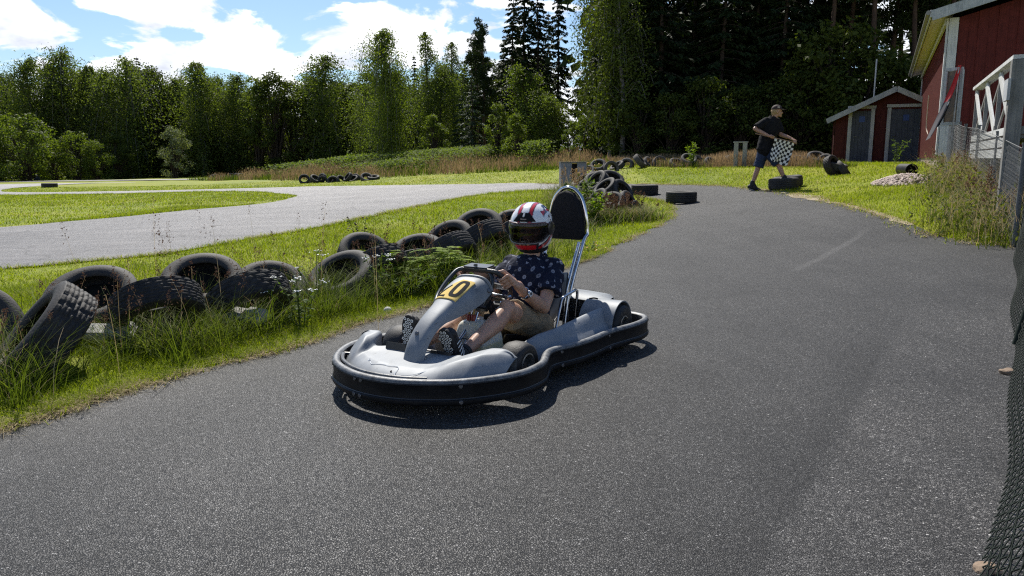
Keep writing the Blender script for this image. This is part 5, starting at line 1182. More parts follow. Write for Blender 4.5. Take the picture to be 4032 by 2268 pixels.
# ---------------------------------------------------------------- buildings
def paint_mat(name, c1, c2, rough=.75, nscale=6, grain=True):
    m, nt, out = nodes(name); b = N(nt, 'ShaderNodeBsdfPrincipled'); co = objco(nt); b.inputs['Roughness'].default_value = rough; b.inputs['Specular IOR Level'].default_value = .25
    n = noise(nt, nscale, 5, .65, co); r = ramp(nt, [(.3, c1), (.7, c2)]); nt.links.new(n.outputs['Fac'], r.inputs['Fac'])
    mp = N(nt, 'ShaderNodeMapping'); mp.inputs['Scale'].default_value = (30, 30, 1.2); nt.links.new(co, mp.inputs['Vector'])
    g = noise(nt, 2, 5, .7, mp.outputs[0]); rg_ = ramp(nt, [(.3, (.6, .6, .6)), (.6, (1.1, 1.1, 1.1))]); nt.links.new(g.outputs['Fac'], rg_.inputs['Fac'])
    c = mixc(nt, .8 if grain else .3, r.outputs['Color'], rg_.outputs['Color'], 'MULTIPLY'); nt.links.new(c, b.inputs['Base Color'])
    bp = N(nt, 'ShaderNodeBump'); bp.inputs['Strength'].default_value = .4; bp.inputs['Distance'].default_value = .006; nt.links.new(g.outputs['Fac'], bp.inputs['Height']); nt.links.new(bp.outputs['Normal'], b.inputs['Normal'])
    nt.links.new(b.outputs['BSDF'], out.inputs['Surface']); return m
FALU = paint_mat('falu_red', (.085, .013, .011), (.13, .021, .017)); FALUD = paint_mat('old_falu_red', (.05, .010, .009), (.08, .016, .014))
WHITEP = paint_mat('white_trim', (.50, .51, .52), (.64, .64, .63)); GREYW = paint_mat('weathered_grey_trim', (.30, .32, .34), (.46, .47, .48)); CREAM = paint_mat('cream_soffit', (.68, .62, .64), (.78, .72, .74))
BLUED = paint_mat('blue_grey_door', (.05, .058, .08), (.08, .09, .115)); ROOF = pmat('roof_felt', (.035, .037, .036), .9, 0, (.065, .065, .06), 5, .2, .4, 30); PLINTH = pmat('plinth_plaster', (.32, .26, .23), .85, 0, (.42, .35, .31), 4, .2, .4, 40)
WOODW = paint_mat('white_weathered_wood', (.45, .45, .44), (.66, .66, .64)); WOODG = paint_mat('grey_weathered_wood', (.15, .15, .145), (.24, .235, .225))
def boards(m, p0, du, length, z0, ztop, nrm, bw=.14, gap=.012):
    """vertical board cladding: relief profile along du from p0; ztop(u) gives the upper edge"""
    n = int(length/bw); V = []; F = []
    p0 = Vector(p0); du = Vector(du); nrm = Vector(nrm)
    prof = []
    for i in range(n):
        u0 = i*length/n; u1 = (i+1)*length/n; d = .018 if i % 2 else .0
        prof += [(u0+gap*.2, d), (u1-gap*.2, d)]
    for u, d in prof:
        p = p0+du*u+nrm*d; V += [(p.x, p.y, z0), (p.x, p.y, ztop(u))]
    for i in range(len(prof)-1): F.append([2*i, 2*i+2, 2*i+3, 2*i+1])
    m.raw(V, F)
def obox(m, c, u, w, su, sw, sz):
    """box oriented by horizontal axes u, w"""
    u = Vector((u[0], u[1], 0)).normalized(); w = Vector((-u.y, u.x, 0)) if w is None else Vector((w[0], w[1], 0)).normalized()
    c = Vector(c); V = []
    for dz in (-.5, .5):
        for a, b in ((-.5, -.5), (.5, -.5), (.5, .5), (-.5, .5)): V.append(c+u*su*a+w*sw*b+Vector((0, 0, sz*dz)))
    m.raw(V, [[3, 2, 1, 0], [4, 5, 6, 7], [0, 1, 5, 4], [1, 2, 6, 5], [2, 3, 7, 6], [3, 0, 4, 7]])
def beam(m, a, b, w_, t, nrm):
    a, b, nrm = Vector(a), Vector(b), Vector(nrm).normalized(); d = (b-a).normalized(); s = d.cross(nrm).normalized(); V = []
    for p in (a, b):
        for x, y in ((-.5, -.5), (.5, -.5), (.5, .5), (-.5, .5)): V.append(p+s*w_*x+nrm*t*y)
    m.raw(V, [[3, 2, 1, 0], [4, 5, 6, 7], [0, 1, 5, 4], [1, 2, 6, 5], [2, 3, 7, 6], [3, 0, 4, 7]])
# small shed with two blue-grey doors (front faces the track)
SZ = 1.06; SY = 26.9
SHED = empty('shed', (11.28, SY+.5, SZ-.06), (0, 0, R(-21))); SHED.scale = (.96, .96, 1.0); tag(SHED, 'low dark red shed with two blue grey doors and white frames under the trees', 'shed')
def shed_top(u): return 2.50-abs(u-1.90)*.47
m = MB(); boards(m, (0, 0, 0), (1, 0, 0), 3.75, -.25, lambda u: shed_top(u)-.02, (0, -1, 0), .16)
boards(m, (0, 3, 0), (0, -1, 0), 3.0, -.25, lambda u: shed_top(0)-.02, (-1, 0, 0), .16); boards(m, (3.75, 0, 0), (0, 1, 0), 3.0, -.25, lambda u: shed_top(3.75)-.02, (1, 0, 0), .16); m.build('wall', FALUD, SHED, False)
m = MB()
for s in (-1, 1):
    a = Vector((1.90, 1.4, 2.58)); b = Vector((1.90+s*2.18, 1.4, 2.58-2.18*.47)); d = (b-a); nn = Vector((-d.z, 0, d.x)).normalized(); nn = nn if nn.z > 0 else -nn
    beam(m, a, b, 3.5, .05, nn)
RF = m.build('roof', ROOF, SHED, False)
for s in (-1, 1):
    m = MB(); a = Vector((1.90, -.38, 2.53)); b = Vector((1.90+s*2.20, -.38, 2.53-2.20*.47)); d = (b-a); nn = Vector((-d.z, 0, d.x)).normalized(); nn = nn if nn.z > 0 else -nn
    V = []; 
    beam(m, a, b, .03, .17, nn); m.build('barge_board', GREYW, RF, False)
for x0, x1, zt in ((.54, 1.16, 1.90), (1.80, 2.74, 1.93)):
    m = MB(); nb = 5
    for i in range(nb): w_ = (x1-x0)/nb; m.box((x0+w_*(i+.5), -.035, zt/2-.03), (w_-.006, .03, zt-.06))
    D = m.build('door', BLUED, SHED, False)
    m = MB(); m.box(((x0+x1)/2+.02, -.056, zt-.34), (.19, .008, .20)); m.build('door_sign', pmat('blue_sign', (.02, .06, .22), .5) if 'blue_sign' not in MATS else MATS['blue_sign'], D)
    m = MB(); m.tube([(x0+.10, -.06, .98), (x0+.10, -.10, .98), (x0+.20, -.10, .98)], .012, 8); m.disc((x0+.1, -.052, .86), (0, -1, 0), .015, 10, .006); m.build('door_handle', STEEL, D)
    for xx in (x0-.06, x1+.06): m = MB(); m.box((xx, -.05, zt/2-.1), (.12, .05, zt+.2)); m.build('door_frame', GREYW, D, False)
    m = MB(); m.box(((x0+x1)/2, -.048, zt+.06), (x1-x0+.30, .05, .10)); m.build('door_frame', GREYW, D, False)
t = MB(); t.tube([(13.1, 28.6, hz(13.1, 28.6)), (13.1, 28.6, 4.75)], .025, 8); tag(t.build('metal_pole', pmat('pale_pole', (.32, .33, .35), .4, .4)), 'thin pale metal pole rising behind the shed roof', 'pole')
# red building with deck
U = Vector((.902, -.431, 0)); W_ = Vector((.431, .902, 0)); C0 = Vector((8.98, 16.45, 0))
RB = empty('red_building', (0, 0, 0)); tag(RB, 'tall falu red wooden building with white corner boards and cream eaves', 'building')
zb, zt0, slope, half = 1.235, 4.04, .28, 4.2
def gz(u): return zt0+slope*min(u, 2*half-u)
m = MB(); boards(m, C0, W_, 12.2, zb, lambda u: zt0, -U, .15); boards(m, C0, U, 2*half, zb, lambda u: gz(u)-.03, -W_, .17)
boards(m, C0+U*2*half, W_, 12.2, zb, lambda u: zt0, U, .2); boards(m, C0+W_*12.2, U, 2*half, zb, lambda u: gz(u)-.03, W_, .2); m.build('wall', FALU, RB, False)
m = MB(); obox(m, C0+U*half+W_*6.1+Vector((0, 0, .35)), U, W_, 2*half-.06, 12.1, 1.77); m.build('foundation', PLINTH, RB, False)
for base, nn, off in ((C0, -U, W_), (C0, -W_, U)):
    m = MB(); c = base+nn*.035+off*.075; obox(m, (c.x, c.y, (zb+zt0)/2+.02), off, nn, .17, .035, zt0-zb-.02); m.build('corner_board', WHITEP, RB, False)
m = MB(); c = C0+W_*12.1-U*.035; obox(m, (c.x, c.y, (zb+zt0)/2), W_, -U, .15, .03, zt0-zb); m.build('corner_board', WHITEP, RB, False)
ov, og = .36, .45
m = MB(); rfz = lambda u: zt0+.16+slope*u
L0, L1 = -og, 12.2+og
for side in (0, 1):
    a0 = -ov; a1 = half
    pts = []
    for u in (a0, a1):
        uu = u if side == 0 else 2*half-u
        for l in (L0, L1):
            p = C0+U*uu+W_*l; pts += [Vector((p.x, p.y, rfz(u))), Vector((p.x, p.y, rfz(u)+.06))]
    m.raw(pts, [[0, 4, 6, 2], [1, 3, 7, 5], [0, 1, 5, 4], [2, 6, 7, 3], [0, 2, 3, 1], [4, 5, 7, 6]])
RF = m.build('roof', ROOF, RB, False)
m = MB(); a = C0-U*(ov)+W_*(L0-.02); b = C0+U*half+W_*(L0-.02)
beam(m, (a.x, a.y, rfz(-ov)-.045), (b.x, b.y, rfz(half)-.045), .03, .20, Vector((-U.x*slope, -U.y*slope, 1))); m.build('barge_board', GREYW, RF, False)
m = MB()
for k, (u0, zz) in enumerate(((-ov+.02, -.02), (-ov*.66, -.015), (-ov*.33, -.02))):
    for q in range(1):
        a = C0+U*(u0+.10)+W_*(L0+.02); b = C0+U*(u0+.10)+W_*(L1-.02); beam(m, (a.x, a.y, rfz(u0+.1)-.025), (b.x, b.y, rfz(u0+.1)-.025), .19, .022, Vector((-U.x*slope, -U.y*slope, 1)))
m.build('soffit', CREAM, RF, False)
m = MB(); a = C0-U*(ov+.012)+W_*L0; b = C0-U*(ov+.012)+W_*L1; beam(m, (a.x, a.y, rfz(-ov)+.0), (b.x, b.y, rfz(-ov)+.0), .03, .14, Vector((0, 0, 1))); m.build('fascia', WHITEP, RF, False)
m = MB(); a = C0-U*.06+W_*.1; b = C0-U*.06+W_*12.1; beam(m, (a.x, a.y, zt0-.04), (b.x, b.y, zt0-.04), .045, .13, Vector((0, 0, 1))); m.build('eave_trim', WHITEP, RB, False)
m = MB(); a = C0-U*(ov+.06)+W_*L0; b = C0-U*(ov+.06)+W_*L1; m.tube([(a.x, a.y, rfz(-ov)+.02), (b.x, b.y, rfz(-ov)+.02)], .045, 10); m.build('gutter', pmat('dull_gutter', (.22, .21, .19), .5, .3), RF)
# ornament on the side wall (hanging rope with tags)
t = MB(); c = C0+W_*5.2-U*.06; t.tube([(c.x, c.y, 2.9), (c.x+.0, c.y, 2.2), (c.x-.05*W_.x-.0, c.y-.1, 1.95), (c.x-.25*W_.x, c.y-.55*W_.y, 1.75)], .018, 6, sub=4)
for k in range(4): t.box((c.x-.12*W_.x, c.y-.45*W_.y, 2.75-.27*k), (.03, .10, .14))
tag(t.build('hanging_rope', pmat('pale_rope', (.55, .45, .36), .8)), 'pale knotted rope hanging on the red side wall', 'rope')
# deck rail in line with the side wall
DK = empty('wooden_deck', (0, 0, 0)); tag(DK, 'grey wooden deck with crossed white braces in its railing beside the red building', 'deck')
C1 = C0+Vector((.32, 0, 0))
def rp(t_, z, off=0.): p = C1-W_*t_-U*off; return Vector((p.x, p.y, z))
T0, T1 = 3.85, 8.25; zr, zl = 2.34, 1.53
m = MB(); beam(m, rp(T0, zr), rp(T1+.06, zr), .14, .045, Vector((0, 0, 1))); m.build('top_rail', WOODW, DK, False)
m = MB(); beam(m, rp(T1, zr), rp(T1, zr)+U*2.5, .14, .045, Vector((0, 0, 1))); m.build('top_rail', WOODW, DK, False)
m = MB(); beam(m, rp(T0, zl), rp(T1, zl), .06, .09, Vector((0, 0, 1))); m.build('lower_rail', WOODW, DK, False)
m = MB(); beam(m, rp(T1, zl), rp(T1, zl)+U*2.5, .06, .09, Vector((0, 0, 1))); m.build('lower_rail', WOODG, DK, False)
for k in range(2): m = MB(); beam(m, rp(T0, 1.40-.13*k, .02), rp(T1, 1.40-.13*k, .02), .03, .11, Vector((0, 0, 1))); m.build('fascia_board', WOODW, DK, False)
m = MB(); p = rp((T0+T1)/2, 1.46)+U*1.3; obox(m, p, W_, U, T1-T0, 2.5, .04); m.build('floor', WOODG, DK, False)
nb = 3; bl = (T1-T0)/nb
for i in range(nb+1):
    t_ = T0+bl*i; m = MB(); p = rp(t_, 0); wpost = .15 if i == nb else .05
    z0_ = hz(p.x, p.y)-.1; obox(m, (p.x, p.y, (z0_+zr-.03)/2), W_, U, wpost, wpost, zr-.03-z0_); m.build('post', WOODG, DK, False)
p = rp(T1, 0)+U*2.4; m = MB(); obox(m, (p.x, p.y, 1.2), W_, U, .12, .12, 2.2); m.build('post', WOODG, DK, False)
for i in range(nb):
    a, b = T0+bl*i+.03, T0+bl*(i+1)-.03
    m = MB(); beam(m, rp(a, zr-.04, .022), rp(b, zl+.05, .022), .13, .022, U); m.build('brace', WOODW, DK, False)
    m = MB(); beam(m, rp(a, zl+.05, -.012), rp(b, zr-.04, -.012), .05, .022, U); m.build('brace', WOODG, DK, False)
m = MB(); p = rp(T1-.02, 1.98, .09); obox(m, p, W_, U, .30, .03, .24); m.build('rail_sign', GREYW, DK, False)
# poster board and hanging flag beside the building corner
BD = empty('notice_board', (7.66, 13.7, hz(7.66, 13.7)), (0, 0, R(-62))); tag(BD, 'narrow grey framed notice board on a post at the red building corner', 'board')
zz = hz(7.66, 13.7)
m = MB(); m.box((0, 0, 1.0), (.05, .05, 2.0)); m.build('post', STEEL, BD, False)
m = MB()
for a, b, sx, sz in ((0, 2.0, .30, .05), (0, 1.08, .30, .05), (-.14, 1.54, .05, .88), (.14, 1.54, .05, .88)): m.box((a, -.04, b), (sx, .04, sz))
m.build('frame', GREYW, BD, False); m = MB(); m.box((0, -.03, 1.54), (.24, .015, .86)); m.build('poster', pmat('faded_poster', (.03, .03, .035), .5, 0, (.20, .12, .06), 7), BD, False)
FG = empty('hanging_flag', (7.50, 13.55, hz(7.5, 13.55))); tag(FG, 'limp red and dark grey flag hanging from a slanted pole by the red building', 'flag')
zz = hz(7.5, 13.55); m = MB(); m.tube([(.10, .0, 0), (.12, 0, 2.75-zz)], .015, 8); m.build('pole', STEEL, FG)
V = []; F = []; mi = []; nu, nv = 14, 40
for j in range(nv+1):
    v = j/nv
    for i in range(nu+1):
        u = i/nu; w_ = .05+.17*v**.9*(1-.25*max(0, v-.75)*4)
        x = .12-.42*v*(.55+.45*v)+(u-.2)*w_; y = .05*math.sin(u*7+v*3)*(.4+v); z = 2.78-zz-1.12*v-.14*(1-u)*(v > .0)*v+.10*u*v
        V.append((x, y, z))
for j in range(nv):
    for i in range(nu):
        a = j*(nu+1)+i; F.append([a, a+1, a+nu+2, a+nu+1]); v = j/nv; u = i/nu; mi.append(0 if v < .50-.10*u else (2 if .50 < v < .57 and .35 < u < .8 else 1))
add('cloth', mesh_np('cloth', V, F, [pmat('flag_red', (.42, .012, .012), .7), pmat('flag_grey', (.075, .07, .078), .8), MATS['flag_white']], True, mi), FG)
# ---------------------------------------------------------------- fences
GALV = pmat('galvanised_wire', (.13, .135, .14), .55, .4, (.09, .095, .10), 30); GREEN = pmat('green_coated_wire', (.006, .011, .008), .65, 0, (.012, .021, .015), 20, .2)
def chain(path, ground, height_, lean, pitch, r, mat_, parent, name='mesh'):
    """woven diamond mesh along a polyline path(s)->(x,y), wires are zigzags interlocked with their neighbours"""
    V = []; F = []; L = path[-1][2]; sx = [p[2] for p in path]; px = [p[0] for p in path]; py = [p[1] for p in path]
    cs = pitch*.5; n = int(L/cs); rows = int(height_/(pitch*.5)); ii = np.arange(n); pts = []
    for q in range(n):
        s0 = q*cs; wire = []
        for k in range(rows+1):
            s = s0+(cs*1.06 if (k+q) % 2 else -cs*.06); z = k*pitch*.5; off = (.004 if k % 2 else -.004)
            wire.append((s, z, off))
        pts.append(wire)
    A = np.array(pts)   # n, rows+1, 3
    s, z, off = A[..., 0], A[..., 1], A[..., 2]
    X = np.interp(s, sx, px); Y = np.interp(s, sx, py); X2 = np.interp(s+.05, sx, px); Y2 = np.interp(s+.05, sx, py)
    X1 = np.interp(s-.05, sx, px); Y1 = np.interp(s-.05, sx, py); tx, ty = X2-X1, Y2-Y1; ln = np.hypot(tx, ty)+1e-9; nx_, ny_ = ty/ln, -tx/ln
    gz_ = np.interp(s, sx, ground); o = off+lean(s, z, L)
    P3 = np.stack([X+nx_*o, Y+ny_*o, gz_+z], -1)
    K = 5; a = P3[:, :-1].reshape(-1, 3); b = P3[:, 1:].reshape(-1, 3); d = b-a; dl = np.linalg.norm(d, axis=1, keepdims=True); d /= dl
    up = np.zeros_like(d); up[:, 2] = 1; e1 = np.cross(d, up); e1 /= np.linalg.norm(e1, axis=1, keepdims=True)+1e-9; e2 = np.cross(d, e1)
    rings = []
    for pnt in (a-d*r*.5, b+d*r*.5):
        for k in range(K): an = 2*math.pi*k/K; rings.append(pnt+(e1*math.cos(an)+e2*math.sin(an))*r)
    VV = np.stack(rings, 1); M_ = len(a); base = (np.arange(M_)*2*K)[:, None]
    FF = np.concatenate([base+np.array([k, (k+1) % K, K+(k+1) % K, K+k])[None] for k in range(K)], 0)
    return add(name, mesh_np(name, VV.reshape(-1, 3), FF, [mat_], True), parent)
def polyline(pts):
    out = [(*pts[0], 0.)]
    for p in pts[1:]: out.append((*p, out[-1][2]+math.hypot(p[0]-out[-1][0], p[1]-out[-1][1])))
    return out
NF = empty('chain_link_fence', (0, 0, 0)); tag(NF, 'dark green coated chain link fence running away from the camera at the right edge', 'fence')
ys = np.arange(.75, 8.0, .2); bo = np.interp(ys, [.7, 2.1, 2.6, 3.7, 4.74, 6.4, 7.8], [-.01, .03, .046, .080, .055, .045, .03])
pl = polyline([(float(.655*y+b), float(y)) for y, b in zip(ys, bo)])
def lean_near(s, z, L):
    yy = .75+s*.836; k = np.interp(yy, [.8, 2.0, 3.5, 8], [.42, .34, .24, .05]); return z*k+.018*np.sin(s*3.1+z*4)
chain(pl, [hz(p[0], p[1])+.01 for p in pl], 1.0, lean_near, .068, .0023, GREEN, NF)
for y in (1.0, 4.6, 7.85):
    x = .655*y+.06; k = float(np.interp(y, [.8, 2.0, 3.5, 8], [.42, .34, .24, .05])); g0 = hz(x, y); m = MB(); m.tube([(x, y, g0-.1), (x+k*1.02*.84, y-k*1.02*.55, g0+1.03)], .022, 10); m.build('post', GALV if y > 7 else GREEN, NF)
FF_ = empty('galvanised_fence', (0, 0, 0)); tag(FF_, 'grey galvanised chain link fence in front of the deck, weeds at its foot', 'fence')
pf_ = [(5.12, 7.85), (6.08, 9.85), (7.0, 11.8), (7.92, 13.75), (8.7, 15.3), (9.15, 16.3)]; pl = polyline(pf_)
chain(pl, [hz(x, y)+.02 for x, y in pf_], .98, lambda s, z, L: .03*np.sin(s*1.3+1)*z, .075, .0012, GALV, FF_)
for x, y in pf_:
    g0 = hz(x, y); m = MB(); m.tube([(x+.03, y, g0-.1), (x+.03, y, g0+1.04)], .024, 10); m.tube([(x+.03, y, g0+1.035), (x+.03, y, g0+1.055)], .028, 10); m.build('post', GALV, FF_)
m = MB(); m.tube([(x, y, hz(x, y)+1.0) for x, y in pf_], .004, 6); m.build('tension_wire', GALV, FF_)
t = MB(); c = Vector((6.55, 9.55, hz(6.5, 9.6)+.36)); obox(t, c, (.9, -.35), None, .62, .04, .74); tag(t.build('pale_panel', pmat('pale_board', (.38, .40, .41), .6, 0, (.48, .49, .5), 4), None, False), 'pale grey board standing behind the wire fence under the deck', 'board')
# ---------------------------------------------------------------- trees
def frame_quads(P, D, U_, ln, wd, pinch=.25):
    """leaf/spray quads: base P, direction D, side U_; kite shape"""
    n = len(P); D = D/np.linalg.norm(D, axis=1, keepdims=True); S_ = np.cross(D, U_); S_ /= np.linalg.norm(S_, axis=1, keepdims=True)+1e-9
    ln = np.broadcast_to(ln, (n,))[:, None]; wd = np.broadcast_to(wd, (n,))[:, None]
    a = P; b = P+D*ln*.45+S_*wd*.5; c = P+D*ln; d = P+D*ln*.45-S_*wd*.5
    V = np.stack([a, b, c, d], 1).reshape(-1, 3); F = np.arange(n*4).reshape(n, 4); return V, F
def rand_dir(rg, n): v = rg.normal(size=(n, 3)); return v/np.linalg.norm(v, axis=1, keepdims=True)
class TreeB:
    def __init__(s, seed): s.rg = np.random.default_rng(seed); s.wood = MB(); s.V = []; s.F = []; s.n = 0
    def leaves(s, P, D, U_, ln, wd):
        V, F = frame_quads(P, D, U_, ln, wd); s.V.append(V); s.F.append(F+s.n); s.n += len(V)
    def limb(s, pts, r0, r1, n=6): s.wood.tube(pts, list(np.linspace(r0, r1, len(pts))), n, caps=False)
    def done(s, name, bark, leaf):
        me = bpy.data.meshes.new(name+'_trunk'); me.from_pydata(s.wood.v, [], s.wood.f); me.materials.append(bark); me.polygons.foreach_set('use_smooth', np.ones(len(me.polygons), bool)); me.update()
        lv = mesh_np(name+'_crown', np.concatenate(s.V), np.concatenate(s.F), [leaf]); return me, lv
def birch(seed, H=14., wid=2.2, nb=70, leaf=.17, droop=.9, per=120, low=.12, dens=1., bark=None, mat=None):
    t = TreeB(seed); rg = t.rg
    tr = [Vector((.25*math.sin(i*.5+seed)*i/10, .25*math.cos(i*.45+seed*2)*i/10, H*i/10)) for i in range(11)]; tr[0].z = -.3; t.limb(tr, H*.011, .02, 8)
    for b in range(nb):
        f = low+(1-low)*((b+rg.random())/nb); z = H*f*.97; k = int(f*9.99); p0 = tr[k].lerp(tr[min(k+1, 10)], f*10-k) if k < 10 else tr[10]
        az = rg.random()*6.283; env = wid*(math.sin(min(1, (1.03-f)*2.3)*math.pi/2))**.75*(.32+.86*rg.random()**.8)*(.8+.2*min(1, f/.3))
        up = env*(.55+.35*rg.random()); e = p0+Vector((math.cos(az)*env*.75, math.sin(az)*env*.75, up)); tip = e+Vector((math.cos(az)*env*.3, math.sin(az)*env*.3, -droop*env*(.6+.8*rg.random())))
        mid = p0.lerp(e, .5)+Vector((0, 0, .1*env)); pts = catmull([p0, mid, e, tip], 4); t.limb(pts, .012+.01*env, .006, 4)
        n = int(per*dens*(.5+env/wid)); q = rg.random(n)**.7; idx = np.clip((q*(len(pts)-1)).astype(int), 0, len(pts)-1); B = np.array([pts[i] for i in idx])
        sp_ = env*.26; off = np.clip(rg.normal(size=(n, 3)), -1.6, 1.6)*[sp_, sp_, sp_*.8]; off[:, 2] -= np.abs(rg.normal(size=n))*sp_*droop
        D = rand_dir(rg, n)*.8+np.array([0, 0, -.7*droop]); NV = off/(sp_+1e-6)*.55+np.array([math.cos(az)*.5, math.sin(az)*.5, .55])+rand_dir(rg, n)*.55; t.leaves(B+off, D, NV, leaf*(.7+.7*rg.random(n)), leaf*(.55+.4*rg.random(n)))
    return t.done('birch', bark, mat)
def broad(seed, H=6., wid=2.2, ncl=46, leaf=.2, per=110, bark=None, mat=None, base=.05, shape=1.0):
    t = TreeB(seed); rg = t.rg; stems = max(1, int(3*rg.random()+2))
    for c in range(ncl):
        f = base+(1-base)*rg.random()**.85; r_ = wid*(math.sin(math.pi*min(1, max(.03, f*.86+.12)))**.6)*(.35+.65*rg.random()**.5)*shape; az = rg.random()*6.283
        c0 = Vector((math.cos(az)*r_, math.sin(az)*r_, H*f)); t.limb(catmull([Vector((rg.normal()*.15, rg.normal()*.15, -.2)), Vector((c0.x*.35, c0.y*.35, c0.z*.55)), c0], 4), .02+.008*H, .008, 4)
        cr = wid*(.22+.16*rg.random()); n = int(per*(.6+.8*rg.random())); d = rand_dir(rg, n); rad = cr*(rg.random(n)**.4)
        P = np.array(c0)+d*rad[:, None]*[1, 1, .85]; D = rand_dir(rg, n)+[0, 0, -.3]; t.leaves(P, D, d+[0, 0, .35]+rand_dir(rg, n)*.5, leaf*(.7+.7*rg.random(n)), leaf*(.5+.45*rg.random(n)))
    return t.done('broadleaf', bark, mat)
def spruce(seed, H=13., wid=2.3, leaf=.3, bark=None, mat=None, low=.03, per=46, ragged=.35, layers=None):
    t = TreeB(seed); rg = t.rg; tr = [Vector((.05*math.sin(i+seed), .05*math.cos(i*1.3), H*i/8)) for i in range(9)]; tr[0].z = -.3; t.limb(tr, H*.012, .015, 8)
    nl = layers or int(H*3.1)
    for l in range(nl):
        f = low+(1-low)*(l+.5*rg.random())/nl; R0 = wid*((1-f)**.8*.95+.04)*(1-ragged*.5+ragged*rg.random())
        for b in range(int(5+3*rg.random()) if f < .9 else 4):
            az = rg.random()*6.283; L = R0*(.65+.5*rg.random()); p0 = Vector((0, 0, H*f)); dr = Vector((math.cos(az), math.sin(az), 0))
            pts = catmull([p0, p0+dr*L*.5+Vector((0, 0, -.10*L)), p0+dr*L*.85+Vector((0, 0, -.24*L)), p0+dr*L+Vector((0, 0, -.20*L))], 4); t.limb(pts, .012+.008*L, .004, 4)
            n = int(per*(.25+L/wid)); q = rg.random(n)**.75; ii = np.clip((q*(len(pts)-1)).astype(int), 0, len(pts)-2); fr = q*(len(pts)-1)-ii
            A = np.array([tuple(p) for p in pts]); B = A[ii]*(1-fr[:, None])+A[ii+1]*fr[:, None]; side = np.array([-dr.y, dr.x, 0]); sgn = rg.choice([-1, 1], n)[:, None]
            D = np.array(dr)[None]*(.45+.5*rg.random((n, 1)))+side*sgn*(.25+.7*rg.random((n, 1)))+np.array([0, 0, -.35])-np.array([0, 0, .5])*rg.random((n, 1))
            t.leaves(B+rg.normal(size=(n, 3))*.03, D, rand_dir(rg, n)*.6+[0, 0, 1], leaf*(.6+.8*rg.random(n))*(.6+.5*L/wid), leaf*.36*(.6+.8*rg.random(n)))
    return t.done('spruce', bark, mat)
def pine(seed, H=14., wid=2.0, leaf=.22, bark=None, mat=None, low=.5, per=60, nb=34):
    t = TreeB(seed); rg = t.rg; lean = rg.normal()*.25; tr = [Vector((lean*i/8+.08*math.sin(i*1.2+seed), .1*math.cos(i+seed), H*i/8)) for i in range(9)]; tr[0].z = -.3; t.limb(tr, H*.013, .03, 9)
    for b in range(int(nb*.5)):     # dead lower twigs
        f = .12+.5*rg.random(); az = rg.random()*6.283; L = .3+.9*rg.random(); k = int(f*8); p0 = tr[k].lerp(tr[k+1], f*8-k); t.limb([p0, p0+Vector((math.cos(az)*L, math.sin(az)*L, -.15*L))], .012, .004, 3)
    for b in range(nb):
        f = low+(1-low)*((b+rg.random())/nb); k = min(7, int(f*8)); p0 = tr[k].lerp(tr[k+1], f*8-k); az = rg.random()*6.283; L = wid*(.45+.7*rg.random())*(1-.72*max(0, (f-.55)/.45)**1.6)
        e = p0+Vector((math.cos(az)*L, math.sin(az)*L, L*(.05+.45*(f-low)))); pts = catmull([p0, p0.lerp(e, .5)+Vector((0, 0, -.08*L)), e], 5); t.limb(pts, .02+.012*L, .008, 4)
        for c in range(5):
            cc = np.array(pts[min(len(pts)-1, int((.4+.6*c/4)*(len(pts)-1)))])+rg.normal(size=3)*.16*wid*.6; n = int(per*(.5+.7*rg.random())); d = rand_dir(rg, n)
            P = cc+d*(rg.random(n)**.5)[:, None]*.26*wid*.62*[1, 1, .6]; t.leaves(P, d+[0, 0, .5]+rand_dir(rg, n)*.5, rand_dir(rg, n), leaf*(.7+.6*rg.random(n)), leaf*.34)
    return t.done('pine', bark, mat)
BARKB = pmat('birch_bark', (.20, .19, .175), .8, 0, (.035, .03, .027), 3, .3, .3, 30, stretch=(1, 1, 4)); BARKD = pmat('dark_bark', (.035, .026, .020), .9, 0, (.07, .052, .04), 6, .2, .5, 20, stretch=(3, 3, 1)); BARKP = pmat('pine_bark', (.055, .036, .026), .9, 0, (.10, .062, .042), 4, .2, .5, 20, stretch=(3, 3, 1))
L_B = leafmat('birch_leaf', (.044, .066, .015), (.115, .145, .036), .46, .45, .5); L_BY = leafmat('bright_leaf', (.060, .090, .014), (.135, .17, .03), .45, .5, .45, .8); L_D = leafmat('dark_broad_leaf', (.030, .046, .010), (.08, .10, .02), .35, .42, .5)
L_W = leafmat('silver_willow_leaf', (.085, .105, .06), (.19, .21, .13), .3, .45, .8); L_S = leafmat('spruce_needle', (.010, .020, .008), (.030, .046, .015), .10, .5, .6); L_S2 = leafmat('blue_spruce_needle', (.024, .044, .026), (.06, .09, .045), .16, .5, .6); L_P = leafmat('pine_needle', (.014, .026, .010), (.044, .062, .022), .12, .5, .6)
PR = {}
for i in range(3): PR['birch%d' % i] = birch(20+i, 14, 2.9+.35*i, 84, .20, [1.0, .7, 1.2][i], 150, .04, 1, BARKB, L_B)
PR['birchbig'] = birch(31, 9.2, 1.75, 120, .11, 1.25, 130, .02, 1.1, BARKB, L_BY)
PR['birchslim'] = birch(33, 9.2, .95, 60, .11, .8, 75, .18, 1, BARKB, L_B); PR['birchside'] = birch(37, 13, 1.5, 110, .13, 1.1, 105, .08, 1.0, BARKB, L_D)
for i in range(3): PR['broad%d' % i] = broad(40+i, 12, 2.6, 56, .24, 95, BARKD, [L_D, L_B, L_D][i], .06)
for i in range(2): PR['bush%d' % i] = broad(50+i, 5, 2.1, 46, .17, 100, BARKD, L_BY, .02)
PR['willow'] = broad(55, 5.2, 1.7, 40, .15, 105, BARKD, L_W, .02); PR['bushd'] = broad(56, 5, 2.0, 42, .18, 100, BARKD, L_D, .02)
